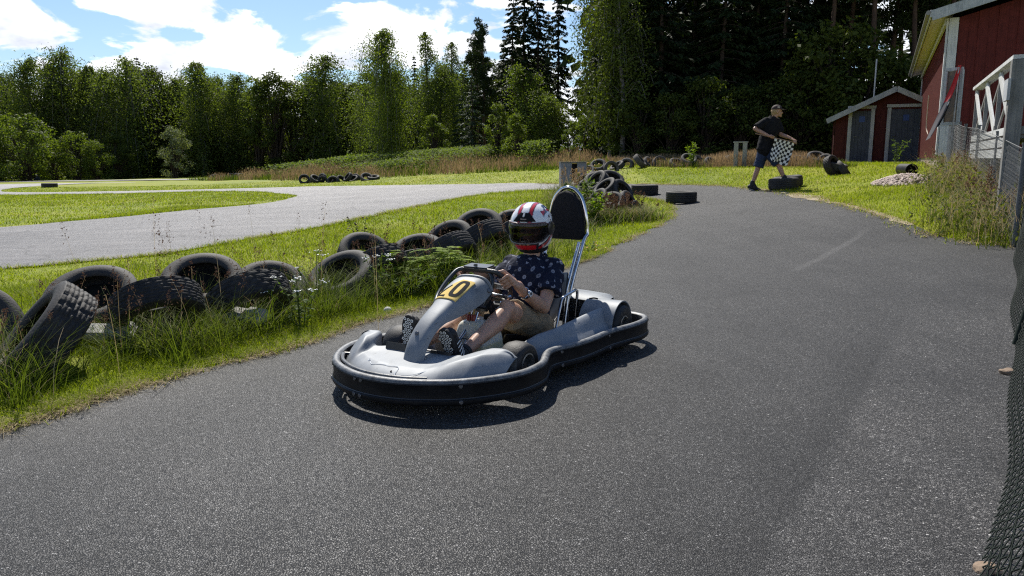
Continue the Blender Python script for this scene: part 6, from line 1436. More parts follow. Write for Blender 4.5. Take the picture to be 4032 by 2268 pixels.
PR['shrub'] = broad(58, 3.6, .95, 36, .10, 120, BARKD, L_BY, .02); PR['shrub2'] = birch(59, 5.0, 1.25, 70, .10, .5, 85, .03, 1, BARKD, L_BY)
PR['spruce0'] = spruce(60, 13, 2.0, .36, BARKD, L_S, .02, 44); PR['spruce1'] = spruce(61, 13, 1.6, .33, BARKD, L_S, .05, 40, .5); PR['spruceblue'] = spruce(62, 6.5, 1.35, .24, BARKD, L_S2, .02, 34, .3)
PR['spruced'] = spruce(63, 15, 2.7, .42, BARKD, L_S, .015, 62, .45); PR['spruced1'] = spruce(64, 15, 2.3, .40, BARKD, L_S, .03, 56, .6)
PR['pine0'] = pine(70, 14, 2.3, .26, BARKP, L_P, .42, 60, 40); PR['pine1'] = pine(71, 15, 2.0, .26, BARKP, L_P, .55, 60, 30); PR['pinetall'] = pine(72, 10, 1.3, .2, BARKP, L_P, .30, 60, 36)
DH = dict(birch0=14, birch1=14, birch2=14, birchbig=9.2, birchslim=9.2, birchside=13, broad0=12, broad1=12, broad2=12, bush0=5, bush1=5, willow=5.2, bushd=5, shrub=3.6, shrub2=5, spruce0=13, spruce1=13, spruceblue=6.5, spruced=15, spruced1=15, pine0=14, pine1=15, pinetall=10)
NM = lambda k: 'birch_tree' if k.startswith('birch') else 'spruce_tree' if k.startswith('spruce') else 'pine_tree' if k.startswith('pine') else 'shrub' if k.startswith(('bush', 'willow', 'shrub')) else 'deciduous_tree'
rt = random.Random(5)
def tree(k, x, y, h, label, group=None, wf=1., rot=None, dz=0):
    r = empty(NM(k), (x, y, hz(x, y)+dz), (0, 0, rt.random()*6.28 if rot is None else rot)); s = h/DH[k]; r.scale = (s*wf, s*wf, s)
    tag(r, label, 'shrub' if NM(k) == 'shrub' else 'tree', group); tr, cr = PR[k]
    add('trunk' if NM(k) != 'shrub' else 'stems', tr, r); add('crown', cr, r); return r
def at2576(px, Y):   # world x of a bearing at depth Y (level ray)
    return (px/2576*4032-2016)/3028*Y/.9863*.985
# forest edge beyond the track, far left: front row
gl, glf = 'birches of the forest edge across the track', 'trees behind the forest edge across the track'
front = [(-20, 13.0, 'birch0'), (45, 12.5, 'birch2'), (105, 13.4, 'birch1'), (160, 13.5, 'pine0'), (195, 14.9, 'birch2'), (255, 13.2, 'birch0'), (300, 12.2, 'birch1'), (345, 13.4, 'birch2'), (375, 14.6, 'spruce1'), (405, 13.2, 'broad0'), (440, 11.2, 'spruce1'), (470, 11.8, 'birch1'), (520, 13.0, 'birch0'), (565, 11.9, 'birch2'), (610, 11.6, 'birch1'), (660, 11.2, 'broad1'), (705, 11.4, 'broad0'), (750, 10.8, 'broad2'), (790, 11.2, 'broad1'), (825, 13.0, 'birch1'), (862, 10.8, 'birch0'), (900, 10.6, 'broad2'), (940, 11.0, 'broad0'), (985, 11.4, 'birch2')]
for px, h, k in front:
    Y = 92+rt.uniform(-3, 5); lb = {'birch': 'tall drooping birch in the forest edge across the track at left', 'pine': 'pine crown between birches at the far left forest edge', 'spruc': 'dark pointed spruce rising between birches of the left forest edge', 'broad': 'rounded dark leafy tree in the middle of the far forest edge'}[k[:5] if not k.startswith('pine') else 'pine']
    tree(k, at2576(px, Y), Y, h*.97, lb, gl, rt.uniform(1.0, 1.3))
for i in range(26):
    px = -60+i*42+rt.uniform(-15, 15); Y = 101+rt.uniform(-2, 8); h = np.interp(px, [-60, 200, 400, 600, 1000], [12.6, 13.2, 12.4, 11.0, 11.0])*rt.uniform(.86, 1.03)
    k = rt.choice(['birch0', 'birch1', 'broad0', 'spruce0', 'broad2', 'birch2']); tree(k, at2576(px, Y), Y, h, 'tree half hidden behind the forest edge across the track', glf, rt.uniform(1.1, 1.4))
for i in range(22):
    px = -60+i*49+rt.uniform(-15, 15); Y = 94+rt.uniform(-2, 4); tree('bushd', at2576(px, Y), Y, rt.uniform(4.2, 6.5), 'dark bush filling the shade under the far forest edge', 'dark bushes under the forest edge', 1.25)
for px, Y, h, k, lb, wf in [(15, 78, 5.6, 'bush0', 'bright bush at the left photo edge below the birches', 1.1), (75, 76, 6.4, 'bush1', 'tallest bright bush near the left photo edge', 1.1), (-30, 76, 6.0, 'bush1', 'bright bush cut by the left photo edge', 1.1), (150, 79, 3.9, 'bush0', 'low bright bush right of the tallest one at left', 1.1), (205, 79, 4.8, 'bush1', 'bright bush third from the left below the birches', 1.0), (255, 80, 3.8, 'bush0', 'small bright bush at the right end of the left bush group', 1.0), (305, 84, 4.6, 'bushd', 'dark green bush between the bright bushes and the silvery one', 1.1), (448, 80, 5.0, 'willow', 'silvery pale leaved bush standing alone before the dark forest', 1.0)]:
    tree(k, at2576(px, Y), Y, h, lb, None, wf)
# centre group on the mound
for px, Y, h, k, lb, wf in [(985, 57, 9.3, 'birchbig', 'large drooping birch at the left end of the mound', 1.15), (955, 60, 6.2, 'birchslim', 'small birch at the left foot of the large drooping birch', 1.5), (1080, 62, 9.9, 'birchslim', 'slim birch with a loose top right of the large drooping birch', 1.15), (1050, 64, 8.6, 'spruce0', 'dark spruce top peeping behind the slim birch', .7), (1115, 60, 6.6, 'birch1', 'leafy birch low between the slim birch and the narrow spruce', 1.3), (1145, 62, 9.0, 'birchslim', 'narrow birch right of the slim one with the loose top', 1.0), (1190, 55, 6.0, 'spruceblue', 'young blue green spruce on the mound', 1.0), (1222, 64, 10.4, 'pinetall', 'sparse pine with a pointed top left of the tall dark spruces', 1.0), (1205, 66, 9.4, 'pinetall', 'second sparse pine close behind the pointed one', 1.0), (1165, 58, 5.2, 'spruceblue', 'small conifer at the left of the young blue green spruce', .9),
                            (1290, 52, 10.8, 'spruce0', 'left one of the tall dark spruces in the middle', 1.0), (1318, 54, 12.6, 'spruce0', 'tallest dark spruce in the middle of the photo', 1.0), (1350, 53, 11.9, 'spruce1', 'dark spruce between the tallest one and the gap of sky', 1.0), (1400, 54, 12.4, 'spruce1', 'thin dark spruce beside the gap of sky', .8), (1268, 60, 9.0, 'spruce1', 'shorter dark spruce left of the tall spruces', 1.0), (1375, 60, 10.5, 'spruce0', 'dark spruce behind the thin one by the gap of sky', .9),
                            (1252, 48, 3.3, 'shrub', 'small rounded bright shrub left of the big leafy shrubs', 1.05), (1320, 48, 5.4, 'shrub2', 'big leafy bright shrub before the tall spruces', 1.1), (1355, 46, 3.9, 'shrub2', 'yellowish leafy shrub right of the big one', 1.15), (1300, 44, 2.6, 'shrub', 'low shrub at the foot of the big leafy shrub', 1.2), (1395, 45, 3.4, 'shrub2', 'leafy shrub at the right end of the shrub group', 1.1), (1440, 40, 2.0, 'shrub', 'low bright shrub in the light gap by the dark forest', 1.1), (1470, 39, 2.2, 'shrub', 'bright shrub at the foot of the dark forest corner', 1.2), (1095, 55, 3.0, 'shrub', 'shrub at the foot of the slim birch', 1.4)]:
    tree(k, at2576(px, Y), Y, h, lb, None, wf)
for i in range(12):
    px = 930+i*38+rt.uniform(-12, 12); Y = 74+rt.uniform(0, 10); k = rt.choice(['birch1', 'broad0', 'broad2', 'spruce1']); tree(k, at2576(px, Y), Y, rt.uniform(7.5, 10.0), 'dark tree filling the background behind the mound trees', 'background trees behind the mound', 1.15)
# big dark forest on the right
gd = 'dark spruces of the forest on the right'
tree('birchside', at2576(1530, 36.5), 36.5, 11.5, 'birch with light leaves at the corner of the dark forest', None, 1.0); tree('birchside', at2576(1490, 41), 41, 12.0, 'pale leafy birch forming the left flank of the dark forest', None, .8)
tree('birchslim', at2576(1560, 35.5), 35.5, 9.2, 'slender leafy birch before the dark spruces', None, 1.3)
for px, Y, h, k in [(1580, 39, 12.5, 'spruced'), (1650, 37.5, 13, 'spruced'), (1730, 39.5, 13.5, 'spruced1'), (1800, 37.5, 13, 'spruced'), (1880, 38.5, 14, 'spruced'), (1950, 37, 13, 'spruced1'), (2020, 38.5, 13.5, 'spruced'), (1610, 44, 14.5, 'spruced1'), (1690, 45, 15, 'spruced'), (1770, 44, 15, 'spruced'), (1850, 45, 15, 'spruced1'), (1925, 44, 15.5, 'spruced'), (2000, 44.5, 15.5, 'spruced'), (2075, 44, 15.5, 'spruced1'), (1540, 46, 13.5, 'spruced')]:
    tree(k, at2576(px, Y), Y, h, 'tall dark spruce in the shady forest right of the middle', gd, 1.0)
gp = 'pines of the forest behind the shed'
for px, Y, h, k in [(2060, 36.5, 13, 'pine1'), (2110, 38, 13.5, 'pine0'), (2165, 36, 13.5, 'pine1'), (2215, 39, 14, 'pine0'), (2262, 36.5, 13, 'pine1'), (2310, 38.5, 14, 'pine0'), (2355, 36, 13, 'pine1'), (2410, 39, 14, 'pine0'), (2140, 45, 15, 'pine0'), (2230, 46, 15, 'pine1'), (2330, 45, 15.5, 'pine0'), (2450, 44, 15, 'pine0'), (2540, 42, 14, 'pine0')]:
    tree(k, at2576(px, Y), Y, h, 'tall pine with bare trunk in the forest behind the shed', gp, 1.0)
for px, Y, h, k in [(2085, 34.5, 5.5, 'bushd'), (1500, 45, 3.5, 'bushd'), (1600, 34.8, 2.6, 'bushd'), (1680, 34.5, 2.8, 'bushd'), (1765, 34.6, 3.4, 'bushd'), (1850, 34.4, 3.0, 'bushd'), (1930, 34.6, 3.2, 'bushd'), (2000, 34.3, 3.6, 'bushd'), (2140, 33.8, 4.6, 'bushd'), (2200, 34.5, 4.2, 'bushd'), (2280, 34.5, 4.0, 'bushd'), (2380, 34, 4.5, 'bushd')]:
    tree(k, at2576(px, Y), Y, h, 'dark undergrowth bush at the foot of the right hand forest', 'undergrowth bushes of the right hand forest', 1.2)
# deep woods behind, read as one mass of shade
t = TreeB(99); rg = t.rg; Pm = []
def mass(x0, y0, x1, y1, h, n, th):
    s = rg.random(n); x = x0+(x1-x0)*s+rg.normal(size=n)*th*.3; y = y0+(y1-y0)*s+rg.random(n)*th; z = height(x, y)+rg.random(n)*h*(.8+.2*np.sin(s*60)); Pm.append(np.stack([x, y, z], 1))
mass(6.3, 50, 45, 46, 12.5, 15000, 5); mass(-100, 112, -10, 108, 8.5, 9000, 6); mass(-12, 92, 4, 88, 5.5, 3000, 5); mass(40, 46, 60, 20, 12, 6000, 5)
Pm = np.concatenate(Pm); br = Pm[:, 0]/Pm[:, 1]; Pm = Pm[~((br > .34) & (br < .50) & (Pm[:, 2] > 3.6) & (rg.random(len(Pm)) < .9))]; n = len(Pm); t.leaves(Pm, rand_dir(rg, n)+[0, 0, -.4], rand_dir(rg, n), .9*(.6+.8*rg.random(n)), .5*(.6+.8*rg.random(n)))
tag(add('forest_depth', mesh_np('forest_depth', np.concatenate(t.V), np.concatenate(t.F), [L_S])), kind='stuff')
# ---------------------------------------------------------------- grass, weeds, flowers
GB_L = leafmat('lawn_blade', (.12, .175, .004), (.265, .315, .011), .46, .5, 1.2, .3, (1.25, 1.3, .6)); GB_D = leafmat('long_blade', (.036, .062, .008), (.125, .155, .024), .38, .5, 1.5, .35, (1.3, 1.4, .6))
GB_S = leafmat('straw', (.26, .20, .11), (.48, .40, .25), .3, .7, 3, .2, (1.2, 1.1, .9)); GB_R = leafmat('reddish_seed_grass', (.17, .125, .070), (.34, .27, .16), .35, .7, 1.0, .2, (1.2, 1.0, .9)); GB_SD = leafmat('brown_seed_head', (.09, .05, .034), (.20, .12, .08), .2, .8, 3, .2, (1.1, 1, .9))
def blades(P, h, w_, lean, rg, seg=2, az=None, tip=.12):
    """P (n,3) roots; curved tapering blades"""
    n = len(P); h = np.broadcast_to(h, (n,)); w_ = np.broadcast_to(w_, (n,)); lean = np.broadcast_to(lean, (n,))
    a = rg.random(n)*6.283 if az is None else az; d = np.stack([np.cos(a), np.sin(a), np.zeros(n)], 1); sd_ = np.stack([-np.sin(a+rg.normal(size=n)*.6), np.cos(a), np.zeros(n)], 1); sd_ /= np.linalg.norm(sd_, axis=1, keepdims=True)
    rows = []
    for k in range(seg+1):
        t = k/seg; c = P+d*(h*lean*t**1.8)[:, None]+np.array([0, 0, 1])*(h*t*(1-.30*lean*t))[:, None]; ww = (w_*(1-t*(1-tip)))[:, None]*.5
        rows += [c-sd_*ww, c+sd_*ww]
    V = np.stack(rows, 1); K = 2*(seg+1); base = (np.arange(n)*K)[:, None]
    F = np.concatenate([base+np.array([2*k, 2*k+1, 2*k+3, 2*k+2])[None] for k in range(seg)], 0); return V.reshape(-1, 3), F
class Heap:
    def __init__(s): s.V = []; s.F = []; s.m = []; s.n = 0
    def put(s, VF, m=0): V, F = VF; s.V.append(V); s.F.append(F+s.n); s.m.append(np.full(len(F), m)); s.n += len(V)
    def build(s, name, mats, kind='stuff', parent=None):
        o = add(name, mesh_np(name, np.concatenate(s.V), np.concatenate(s.F), mats, False, np.concatenate(s.m)), parent)
        if kind: tag(o, kind=kind)
        return o
rg = np.random.default_rng(21); TYC = [(q[1], q[2]+.03) for q in NEAR]
def scatter(n, x0, x1, y0, y1, cond=None, view=True):
    x = rg.uniform(x0, x1, n); y = rg.uniform(y0, y1, n); k = ~on_road(x, y)
    for tx, ty in TYC: k &= (x-tx)**2+(y-ty)**2 > .24**2
    if view: k &= (np.abs(x) < y*.70+1.2)
    if cond is not None: k &= cond(x, y)
    x, y = x[k], y[k]; return np.stack([x, y, height(x, y)-.004], 1)
def fb(P, s=1.3, seed=0): return np.array([mnoise.fractal(Vector((p[0]*s+seed, p[1]*s, seed)), 1, 2, 3) for p in P])
# lawn: density falls with distance, blades get wider
LAWN = Heap()
for n, x0, x1, y0, y1, h, w_ in ((210000, -5.6, .6, 2.6, 7.2, .055, .0042), (110000, -6.5, 3.4, 7.2, 12, .055, .007), (90000, -9, 3.4, 12, 20.5, .06, .011), (26000, 4.9, 9.5, 7.5, 14, .075, .008), (50000, 4.0, 12, 13, 28, .055, .013), (70000, -22, -6, 12, 33, .055, .015), (80000, -30, 6, 22, 45, .055, .022)):
    P = scatter(n, x0, x1, y0, y1); q = fb(P, .9); hh = h*(.55+.9*rg.random(len(P)))*(1+.7*q); LAWN.put(blades(P, hh, w_*(.7+.6*rg.random(len(P))), .5+.6*rg.random(len(P)), rg))
    dry = rg.random(len(P)) < .03+.06*(q > .12); LAWN.put(blades(P[dry], hh[dry]*1.1, w_*.8, .8, rg), 1)
LAWN.build('lawn_grass', [GB_L, GB_S])
# straw fringe and ragged grass along the asphalt edges
FR = Heap()
for ed, lo, hi, n, wd, sc in ((edge_low, .0, 10, 16000, .075, 1.), (edge_low, 10, 20, 2500, .09, 2.), (edge_top, 4, 20.5, 5000, .10, 2.), (edge_far, 7, 25, 5200, .22, 2.2)):
    E_ = np.array(ed); E_ = E_[(E_[:, 1] > lo) & (E_[:, 1] < hi) & (np.abs(E_[:, 0]) < 12)]; i = rg.integers(0, len(E_)-1, n); t = rg.random((n, 1)); P2 = E_[i]*(1-t)+E_[i+1]*t+rg.normal(size=(n, 2))*wd*.5
    P = np.column_stack([P2, height(P2[:, 0], P2[:, 1])+.002]); q = fb(P, 2.2, 5); k = q > -.12
    FR.put(blades(P[k], .035*(.5+rg.random(k.sum()))*(1+.3*sc), .004*sc*(.7+.6*rg.random(k.sum())), 1.5+1.2*rg.random(k.sum()), rg), 1)
    k2 = (q > -.35) & (rg.random(n) < .5); FR.put(blades(P[k2], .06*(.5+rg.random(k2.sum())), .004*sc, .9+.5*rg.random(k2.sum()), rg), 0)
FR.build('verge_grass', [GB_L, GB_S])
# worn sandy shoulder on the far edge of the road
SAND = pmat('sandy_shoulder', (.22, .18, .12), .9, 0, (.38, .32, .22), 5, .2, .6, 40)
Es = [p for p in edge_far if 9.8 < p[1] < 17.5]
inn, outr = [], []
for i, p in enumerate(Es):
    a = Vector(Es[max(0, i-1)]); b = Vector(Es[min(len(Es)-1, i+1)]); nn = Vector((-(b-a).y, (b-a).x)).normalized(); wv = .10+.16*max(0, mnoise.noise(Vector((p[0]*1.5, p[1]*1.5, 2))))+.34*max(0, 1-abs(p[1]-14.6)/1.6)
    inn.append((p[0]-nn.x*wv*.6, p[1]-nn.y*wv*.6)); outr.append((p[0]+nn.x*wv*.35, p[1]+nn.y*wv*.35))
poly = rough_edge(inn, .05)+rough_edge(outr[::-1], .05)
sheet('sandy_verge', poly, [], SAND, .008, [(3, 7, 9, 18, .2)])
# long grass round the near tyres
TALL = Heap(); TC = np.array([(x, y) for _, x, y, *_ in NEAR])
def line_pts(n, a, b, sp): t = rg.random((n, 1)); return np.array(a)*(1-t)+np.array(b)*t+rg.normal(size=(n, 2))*sp
# clumps between tyres and kerb
CL = []
for (x, y), w8 in zip(TC, [1]*len(TC)):
    for _ in range(8): CL.append((x+rg.normal()*.26+.10, y-.30+rg.normal()*.20, rg.uniform(.6, 1.15)))
for _ in range(46):
    t = rg.random(); x = -2.75+t*2.9; y = 3.95+t*4.2+rg.normal()*.14; CL.append((x, y, rg.uniform(.5, 1.0)))
for _ in range(30): CL.append((rg.uniform(-3.9, -2.4), rg.uniform(3.5, 4.3), rg.uniform(.6, 1.1)))
for x, y, s in CL:
    if on_road(np.array([x]), np.array([y]))[0]: continue
    if min((x-tx)**2+(y-ty)**2 for tx, ty in TYC) < .22**2: continue
    n = int(70*s); P2 = np.array([x, y])+rg.normal(size=(n, 2))*.075; z = height(P2[:, 0], P2[:, 1]); a = np.arctan2(P2[:, 1]-y, P2[:, 0]-x)+rg.normal(size=n)*.5
    k = ~on_road(P2[:, 0], P2[:, 1]); P = np.column_stack([P2, z])[k]; hh = s*rg.uniform(.14, .44, n)[k]; TALL.put(blades(P, hh, rg.uniform(.003, .0065, n)[k]*(1+y*.05), rg.uniform(.3, 1.3, n)[k], rg, 3, a[k]), 0)
    if rg.random() < .5: k2 = rg.random(len(P)) < .12; TALL.put(blades(P[k2], hh[k2]*1.05, .004, 1.0, rg, 3), 1)
# long grass round the heap at the strip end and on the right bank
for n, a, b, sp, hh, wd in ((2600, (1.0, 13.0), (2.25, 13.1), .22, .30, .011), (1800, (1.15, 13.3), (1.2, 16), .2, .42, .012), (2200, (1.3, 15.5), (1.75, 19.6), .35, .34, .013), (900, (2.2, 13.3), (2.4, 15), .12, .22, .012), (2200, (-.2, 9.4), (1.0, 12.8), .35, .22, .010)):
    P2 = line_pts(n, a, b, sp); P2 = P2[~on_road(P2[:, 0], P2[:, 1])]; P = np.column_stack([P2, height(P2[:, 0], P2[:, 1])]); TALL.put(blades(P, hh*(.4+.9*rg.random(len(P))), wd*(.6+.6*rg.random(len(P))), .4+.9*rg.random(len(P)), rg, 3), 0); k = rg.random(len(P)) < .2; TALL.put(blades(P[k], hh*1.1, wd*.7, .8, rg, 3), 1)
TALL.build('long_grass', [GB_D, GB_S])
# dry seed stalks
ST = Heap()
def stalks(C, h, spread=.05, head=.12, nn=26, w_=.0028, msz=.012, mat_=2):
    for x, y, s in C:
        z = hz(x, y); a = rg.random()*6.283; hh = h*s; top = np.array([x+math.cos(a)*hh*.22, y+math.sin(a)*hh*.22, z+hh]); P = np.array([[x, y, z]])
        ST.put(blades(P, hh, w_, .23, rg, 4, np.array([a]), .5), 1)
        t = rg.random(nn)**.7; B = np.array([x, y, z])*(1-(.68+.32*t))[:, None]+top*(.68+.32*t)[:, None]; sp_ = head*hh*(1.15-t)
        D = rand_dir(rg, nn)+[0, 0, .9]; Q = B+rand_dir(rg, nn)*(sp_*.55)[:, None]; ST.put(frame_quads(Q, D, rand_dir(rg, nn), msz*(.7+.8*rg.random(nn)), msz*.45), mat_)
stalks([(rg.uniform(-3.2, -1.5), 0, rg.uniform(.6, 1.15)) for _ in range(0)], .5)
near_st = []
for x, y in TC[:8]:
    for _ in range(9): near_st.append((x+rg.normal()*.24, y-.34+rg.normal()*.14, rg.uniform(.55, 1.1)))
for _ in range(16): near_st.append((rg.uniform(-3.1, -2.2), rg.uniform(3.75, 4.4), rg.uniform(.6, 1.1)))
stalks(near_st, .52, nn=34, msz=.014)
far_st = []
for x, y in TC[8:]:
    for _ in range(6): far_st.append((x+rg.normal()*.25, y-.32+rg.normal()*.15, rg.uniform(.5, 1.0)))
stalks(far_st, .5, nn=30, w_=.004, msz=.020)
stalks([(rg.normal(1.75, .28), rg.normal(13.25, .16), rg.uniform(.6, 1.1)) for _ in range(60)], .45, nn=30, w_=.006, msz=.034, mat_=2)
stalks([(rg.uniform(1.2, 2.0), rg.uniform(14.5, 20), rg.uniform(.6, 1.1)) for _ in range(80)], .6, nn=26, w_=.006, msz=.034, mat_=0)
stalks([(rg.uniform(-3.6, -.6), rg.uniform(4.6, 8.0), rg.uniform(.7, 1.2)) for _ in range(14)], .75, nn=22, msz=.016)
# meadow on the mound and the bank behind the road: reddish seed grass over green
ME = Heap()
def mound(x, y): return 1.0*((y > 29+.0*x))
def meadow_mask(x, y):
    low = np.interp(x, [-26, -20, -14, -9, -4, 0, 3, 5, 7, 9, 12], [62, 55, 46, 42.5, 40, 36, 30, 26, 23.6, 21.5, 22]); return y > low
for n, x0, x1, y0, y1, h, w_, mix in ((60000, -26, 4, 30, 62, .42, .045, .27), (60000, 2, 9.6, 20, 34, .25, .012, .34), (4000, 7.2, 9.0, 18.7, 20.5, .22, .014, .3)):
    P = scatter(n, x0, x1, y0, y1, meadow_mask); q = fb(P, .22, 3); hh = h*(.4+.9*rg.random(len(P)))*(1+.8*q); red = (rg.random(len(P))*.8+q*1.6) > (1-mix*np.interp(P[:, 0], [-14, -2, 2], [0.25, .8, 1.25]))*.72
    ME.put(blades(P[~red], hh[~red], w_, .5, rg, 2), 1); ME.put(blades(P[red], hh[red]*1.15, w_*.6, .35, rg, 2), 0)
    T = P[red]; k = rg.random(len(T)) < .6; T = T[k].copy(); T[:, 2] += hh[red][k]*1.02; ME.put(frame_quads(T-[0, 0, .14], rand_dir(rg, len(T))*.3+[0, 0, 1], rand_dir(rg, len(T)), .15, np.interp(T[:, 1], [20, 45], [.014, .032])), 0)
ME.build('meadow_grass', [GB_R, GB_D])
# leafy undergrowth patches on the mound (raspberry and fern like)
LUG = leafmat('bramble_leaf', (.055, .085, .018), (.15, .19, .06), .4, .65, .9, .15)
UG = TreeB(77); rgu = UG.rg; Pm = []
for cx, cy, sx, sy, hh, n in ((-5, 50, 3.6, 2.0, .9, 5200), (-1.0, 48, 3.0, 2.0, .9, 4600), (-10.5, 50, 2.4, 1.6, 1.0, 3200), (-15, 54, 2.2, 1.5, .9, 1800), (1.2, 38, .8, .8, 1.3, 1200), (-7, 46, 3, 1.4, .7, 2600)):
    P2 = rgu.normal(size=(n, 2))*[sx*.5, sy*.5]+[cx, cy]; Pm.append(np.column_stack([P2, height(P2[:, 0], P2[:, 1])+hh*rgu.random(n)**.7]))
Pm = np.concatenate(Pm); n = len(Pm); UG.leaves(Pm, rand_dir(rgu, n)*[1, 1, .4]+[0, 0, .05], rand_dir(rgu, n)*.5+[0, 0, 1], .15*(.6+.8*rgu.random(n)), .085*(.6+.8*rgu.random(n)))
tag(add('undergrowth', mesh_np('undergrowth', np.concatenate(UG.V), np.concatenate(UG.F), [LUG])), kind='stuff')
# weeds at the foot of the right hand fence
LFDW = leafmat('bank_weed_leaf', (.045, .065, .016), (.15, .16, .045), .4, .5, 2.5, .3)
RW = Heap(); lf = TreeB(78)
for _ in range(150):
    t = rg.random(); x = 5.35+3.45*t+rg.normal()*.22-.08; y = 8.15+7.2*t+rg.normal()*.25
    if on_road(np.array([x]), np.array([y]))[0]: continue
    s = rg.uniform(.5, 1.0); n = 60; P2 = np.array([x, y])+rg.normal(size=(n, 2))*.14; P = np.column_stack([P2, height(P2[:, 0], P2[:, 1])]); RW.put(blades(P, s*rg.uniform(.10, .48, n), .008, rg.uniform(.3, 1.2, n), rg, 3), 0); k = rg.random(n) < .3; RW.put(blades(P[k], s*.8, .006, .6, rg, 3), 1)
    m_ = 70; Q = np.array([x, y, hz(x, y)])+np.column_stack([rg.normal(size=(m_, 2))*.2, rg.random(m_)*.55*s]); lf.leaves(Q, rand_dir(rg, m_)+[0, 0, .1], rand_dir(rg, m_)+[0, 0, .8], .055*(.6+.8*rg.random(m_)), .025*(.6+.8*rg.random(m_)))
RW.build('fence_weeds', [GB_D, GB_S])
STK = [(5.35+3.45*t+rg.normal()*.2-.05, 8.15+7.2*t+rg.normal()*.25, rg.uniform(.5, 1.1)) for t in rg.random(110)]; tag(add('fence_weed_leaves', mesh_np('fence_weed_leaves', np.concatenate(lf.V), np.concatenate(lf.F), [LFDW])), kind='stuff')
stalks([q for q in STK if not on_road(np.array([q[0]]), np.array([q[1]]))[0]], .6, nn=30, w_=.006, msz=.03, mat_=2)
ST.build('dry_grass_stalks', [GB_R, GB_S, GB_SD])
# growth behind the near fence, its shade put into the blade colour
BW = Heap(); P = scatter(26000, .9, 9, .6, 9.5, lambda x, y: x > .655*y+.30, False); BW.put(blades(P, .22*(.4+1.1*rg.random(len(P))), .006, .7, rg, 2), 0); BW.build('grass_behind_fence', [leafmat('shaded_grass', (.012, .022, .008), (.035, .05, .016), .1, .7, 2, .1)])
# ---------------------------------------------------------------- single plants
LFB = leafmat('weed_leaf', (.10, .17, .010), (.24, .32, .025), .5, .4, 4, .4, (1.3, 1.35, .6)); LFD = leafmat('dark_weed_leaf', (.04, .075, .014), (.10, .15, .03), .4, .4, 4, .4); STM = pmat('green_stem', (.06, .09, .02), .6, 0, (.12, .13, .04), 9)
PETW = pmat('white_petal', (.75, .75, .70), .6); PETY = pmat('yellow_petal', (.70, .42, .01), .5); SEEDB = pmat('brown_bud', (.10, .05, .02), .7)
def plant(name, x, y, h, label, stems=5, leafy=18, lsz=.05, mat=None, flower=None, fl_n=8, spread=.22, pinnate=False, seed=0, cat='plant'):
    r_ = np.random.default_rng(seed); t = empty(name, (x, y, hz(x, y))); tag(t, label, cat); st = MB(); lv = TreeB(seed+1); fl = MB(); tops = []
    for s in range(stems):
        a = r_.random()*6.283; sp_ = spread*r_.uniform(.3, 1.); hh = h*r_.uniform(.7, 1.05); pts = catmull([Vector((math.cos(a)*.03, math.sin(a)*.03, -.02)), Vector((math.cos(a)*sp_*.45, math.sin(a)*sp_*.45, hh*.55)), Vector((math.cos(a)*sp_, math.sin(a)*sp_, hh))], 5); st.tube(pts, list(np.linspace(.004, .002, len(pts)))+[], 5); tops.append(pts[-1])
        n = leafy; q = r_.uniform(.12, 1, n); B = np.array([tuple(pts[int(v*(len(pts)-1))]) for v in q])
        if pinnate:
            for b in B[::3]:
                az = r_.random()*6.283; d = np.array([math.cos(az), math.sin(az), .25]); L = lsz*3.2; m_ = 9; u = np.linspace(.25, 1, m_); base = b+d*(u*L)[:, None]+np.array([0, 0, -.30])*((u**2)*L)[:, None]; side = np.array([-d[1], d[0], 0])
                for sg in (-1, 1): lv.leaves(base, np.tile(side*sg+d*.35, (m_, 1)), np.tile([0, 0, 1.], (m_, 1))+r_.normal(size=(m_, 3))*.15, lsz*(1.1-.4*u), lsz*.42)
        else: lv.leaves(B, rand_dir(r_, n)*[1, 1, .5]+[0, 0, .2], rand_dir(r_, n)*.5+[0, 0, 1], lsz*(.7+.7*r_.random(n)), lsz*.40*(.7+.6*r_.random(n)))
    st.build('stems', STM, t); me = mesh_np('leaves', np.concatenate(lv.V), np.concatenate(lv.F), [mat or LFD]); add('leaves', me, t)
    if flower == 'yarrow':
        for p in tops:
            f = MB()
            for _ in range(fl_n): c = p+Vector((r_.normal()*.020, r_.normal()*.020, r_.normal()*.005)); f.disc(c, (r_.normal()*.3, r_.normal()*.3, 1), .0062, 7, .003)
            f.build('flower_head', PETW, t)
    elif flower in ('yellow', 'bud'):
        for p in tops:
            f = MB()
            for _ in range(fl_n): c = p+Vector((r_.normal()*.025, r_.normal()*.025, -abs(r_.normal())*.05*(3 if flower == 'bud' else 1))); f.disc(c, (r_.normal()*.5, r_.normal()*.5, 1), .014 if flower == 'yellow' else .010, 8, .006)
            f.build('flower_head', PETY if flower == 'yellow' else SEEDB, t)
    return t
plant('yarrow', -1.52, 5.42, .36, 'white flowering yarrow beside the hexagon tread tyre', 7, 26, .045, LFD, 'yarrow', 13, .24, seed=1); plant('yarrow', -1.16, 6.52, .36, 'white flowering yarrow before the open holed tyre', 5, 22, .045, LFD, 'yarrow', 12, .22, seed=2); plant('yarrow', -1.62, 6.25, .42, 'small yarrow with few white heads, rearmost near the open holed tyre', 3, 16, .04, LFD, 'yarrow', 10, .15, seed=3)
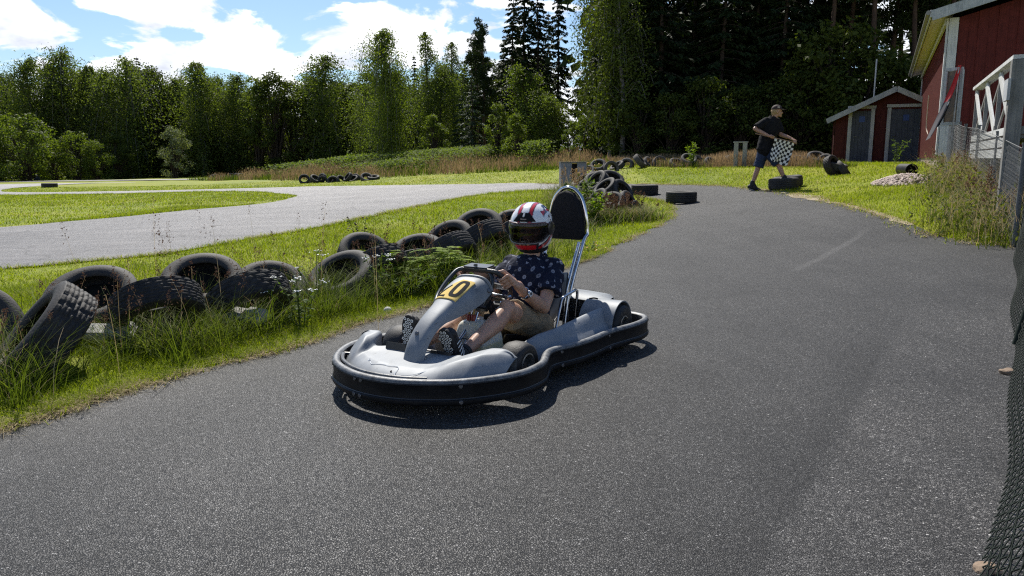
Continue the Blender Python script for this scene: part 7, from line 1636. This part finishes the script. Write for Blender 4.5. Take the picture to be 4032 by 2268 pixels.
plant('leafy_weed', -.92, 7.0, .36, 'bright yellow green weed with drooping feathered leaves before the middle tyres', 8, 26, .058, LFB, None, 0, .34, True, seed=4); plant('leafy_weed', -.60, 7.15, .38, 'bright feathered weed just left of the steering wheel', 7, 26, .060, LFB, None, 0, .36, True, seed=5); plant('leafy_weed', -.30, 7.0, .24, 'low bright weed behind the instrument box of the kart', 7, 22, .05, LFB, None, 0, .30, True, seed=6)
plant('leafy_weed', -.90, 6.55, .26, 'dark green weed between the open holed tyre and the kart', 9, 28, .05, LFD, None, 0, .3, seed=7)
plant('tall_weed', -1.62, 8.2, .55, 'tall weed with brown buds behind the middle tyres', 5, 24, .05, LFD, 'bud', 10, .16, seed=8)
plant('leafy_weed', 1.12, 13.15, .75, 'leafy shrubby weed left of the tyre heap behind the headrest', 12, 34, .095, LFD, None, 0, .38, seed=9); plant('leafy_weed', 1.35, 12.75, .55, 'bright leaved weed low in front of the tyre heap', 9, 30, .09, LFB, None, 0, .34, seed=10)
plant('ragwort', 1.95, 18.4, .95, 'tall yellow flowered stalk behind the tyre heap', 2, 16, .07, LFD, 'yellow', 7, .10, seed=11); plant('ragwort', 1.45, 16.6, .85, 'yellow flowered weed on the crest of the tyre heap', 3, 16, .07, LFD, 'yellow', 6, .2, seed=12); plant('tall_weed', 2.45, 16.9, .75, 'thin dark weed stalk between the heap and the farther road tyre', 2, 12, .06, LFD, 'bud', 7, .10, seed=13)
plant('dandelion', .95, 9.4, .10, 'low orange yellow flowers in the grass right of the headrest post', 6, 8, .05, LFD, 'yellow', 3, .25, seed=14, cat='flower')
plant('leafy_weed', 11.9, 24.2, .75, 'spindly grey green weed before the right hand shed door', 8, 22, .10, LFD, None, 0, .4, seed=15); plant('leafy_weed', -3.05, 3.98, .30, 'pale green weed at the left photo edge before the largest tyre', 8, 24, .05, LFB, None, 0, .22, seed=16)
plant('leafy_weed', 5.9, 25.6, .9, 'yellow green sapling on the tyre bank behind the young man', 6, 30, .11, LFB, None, 0, .3, seed=17); plant('leafy_weed', -9.9, 47.5, 1.5, 'thin sapling standing up from the mound left of the large birch', 3, 34, .16, LFB, None, 0, .2, seed=18)
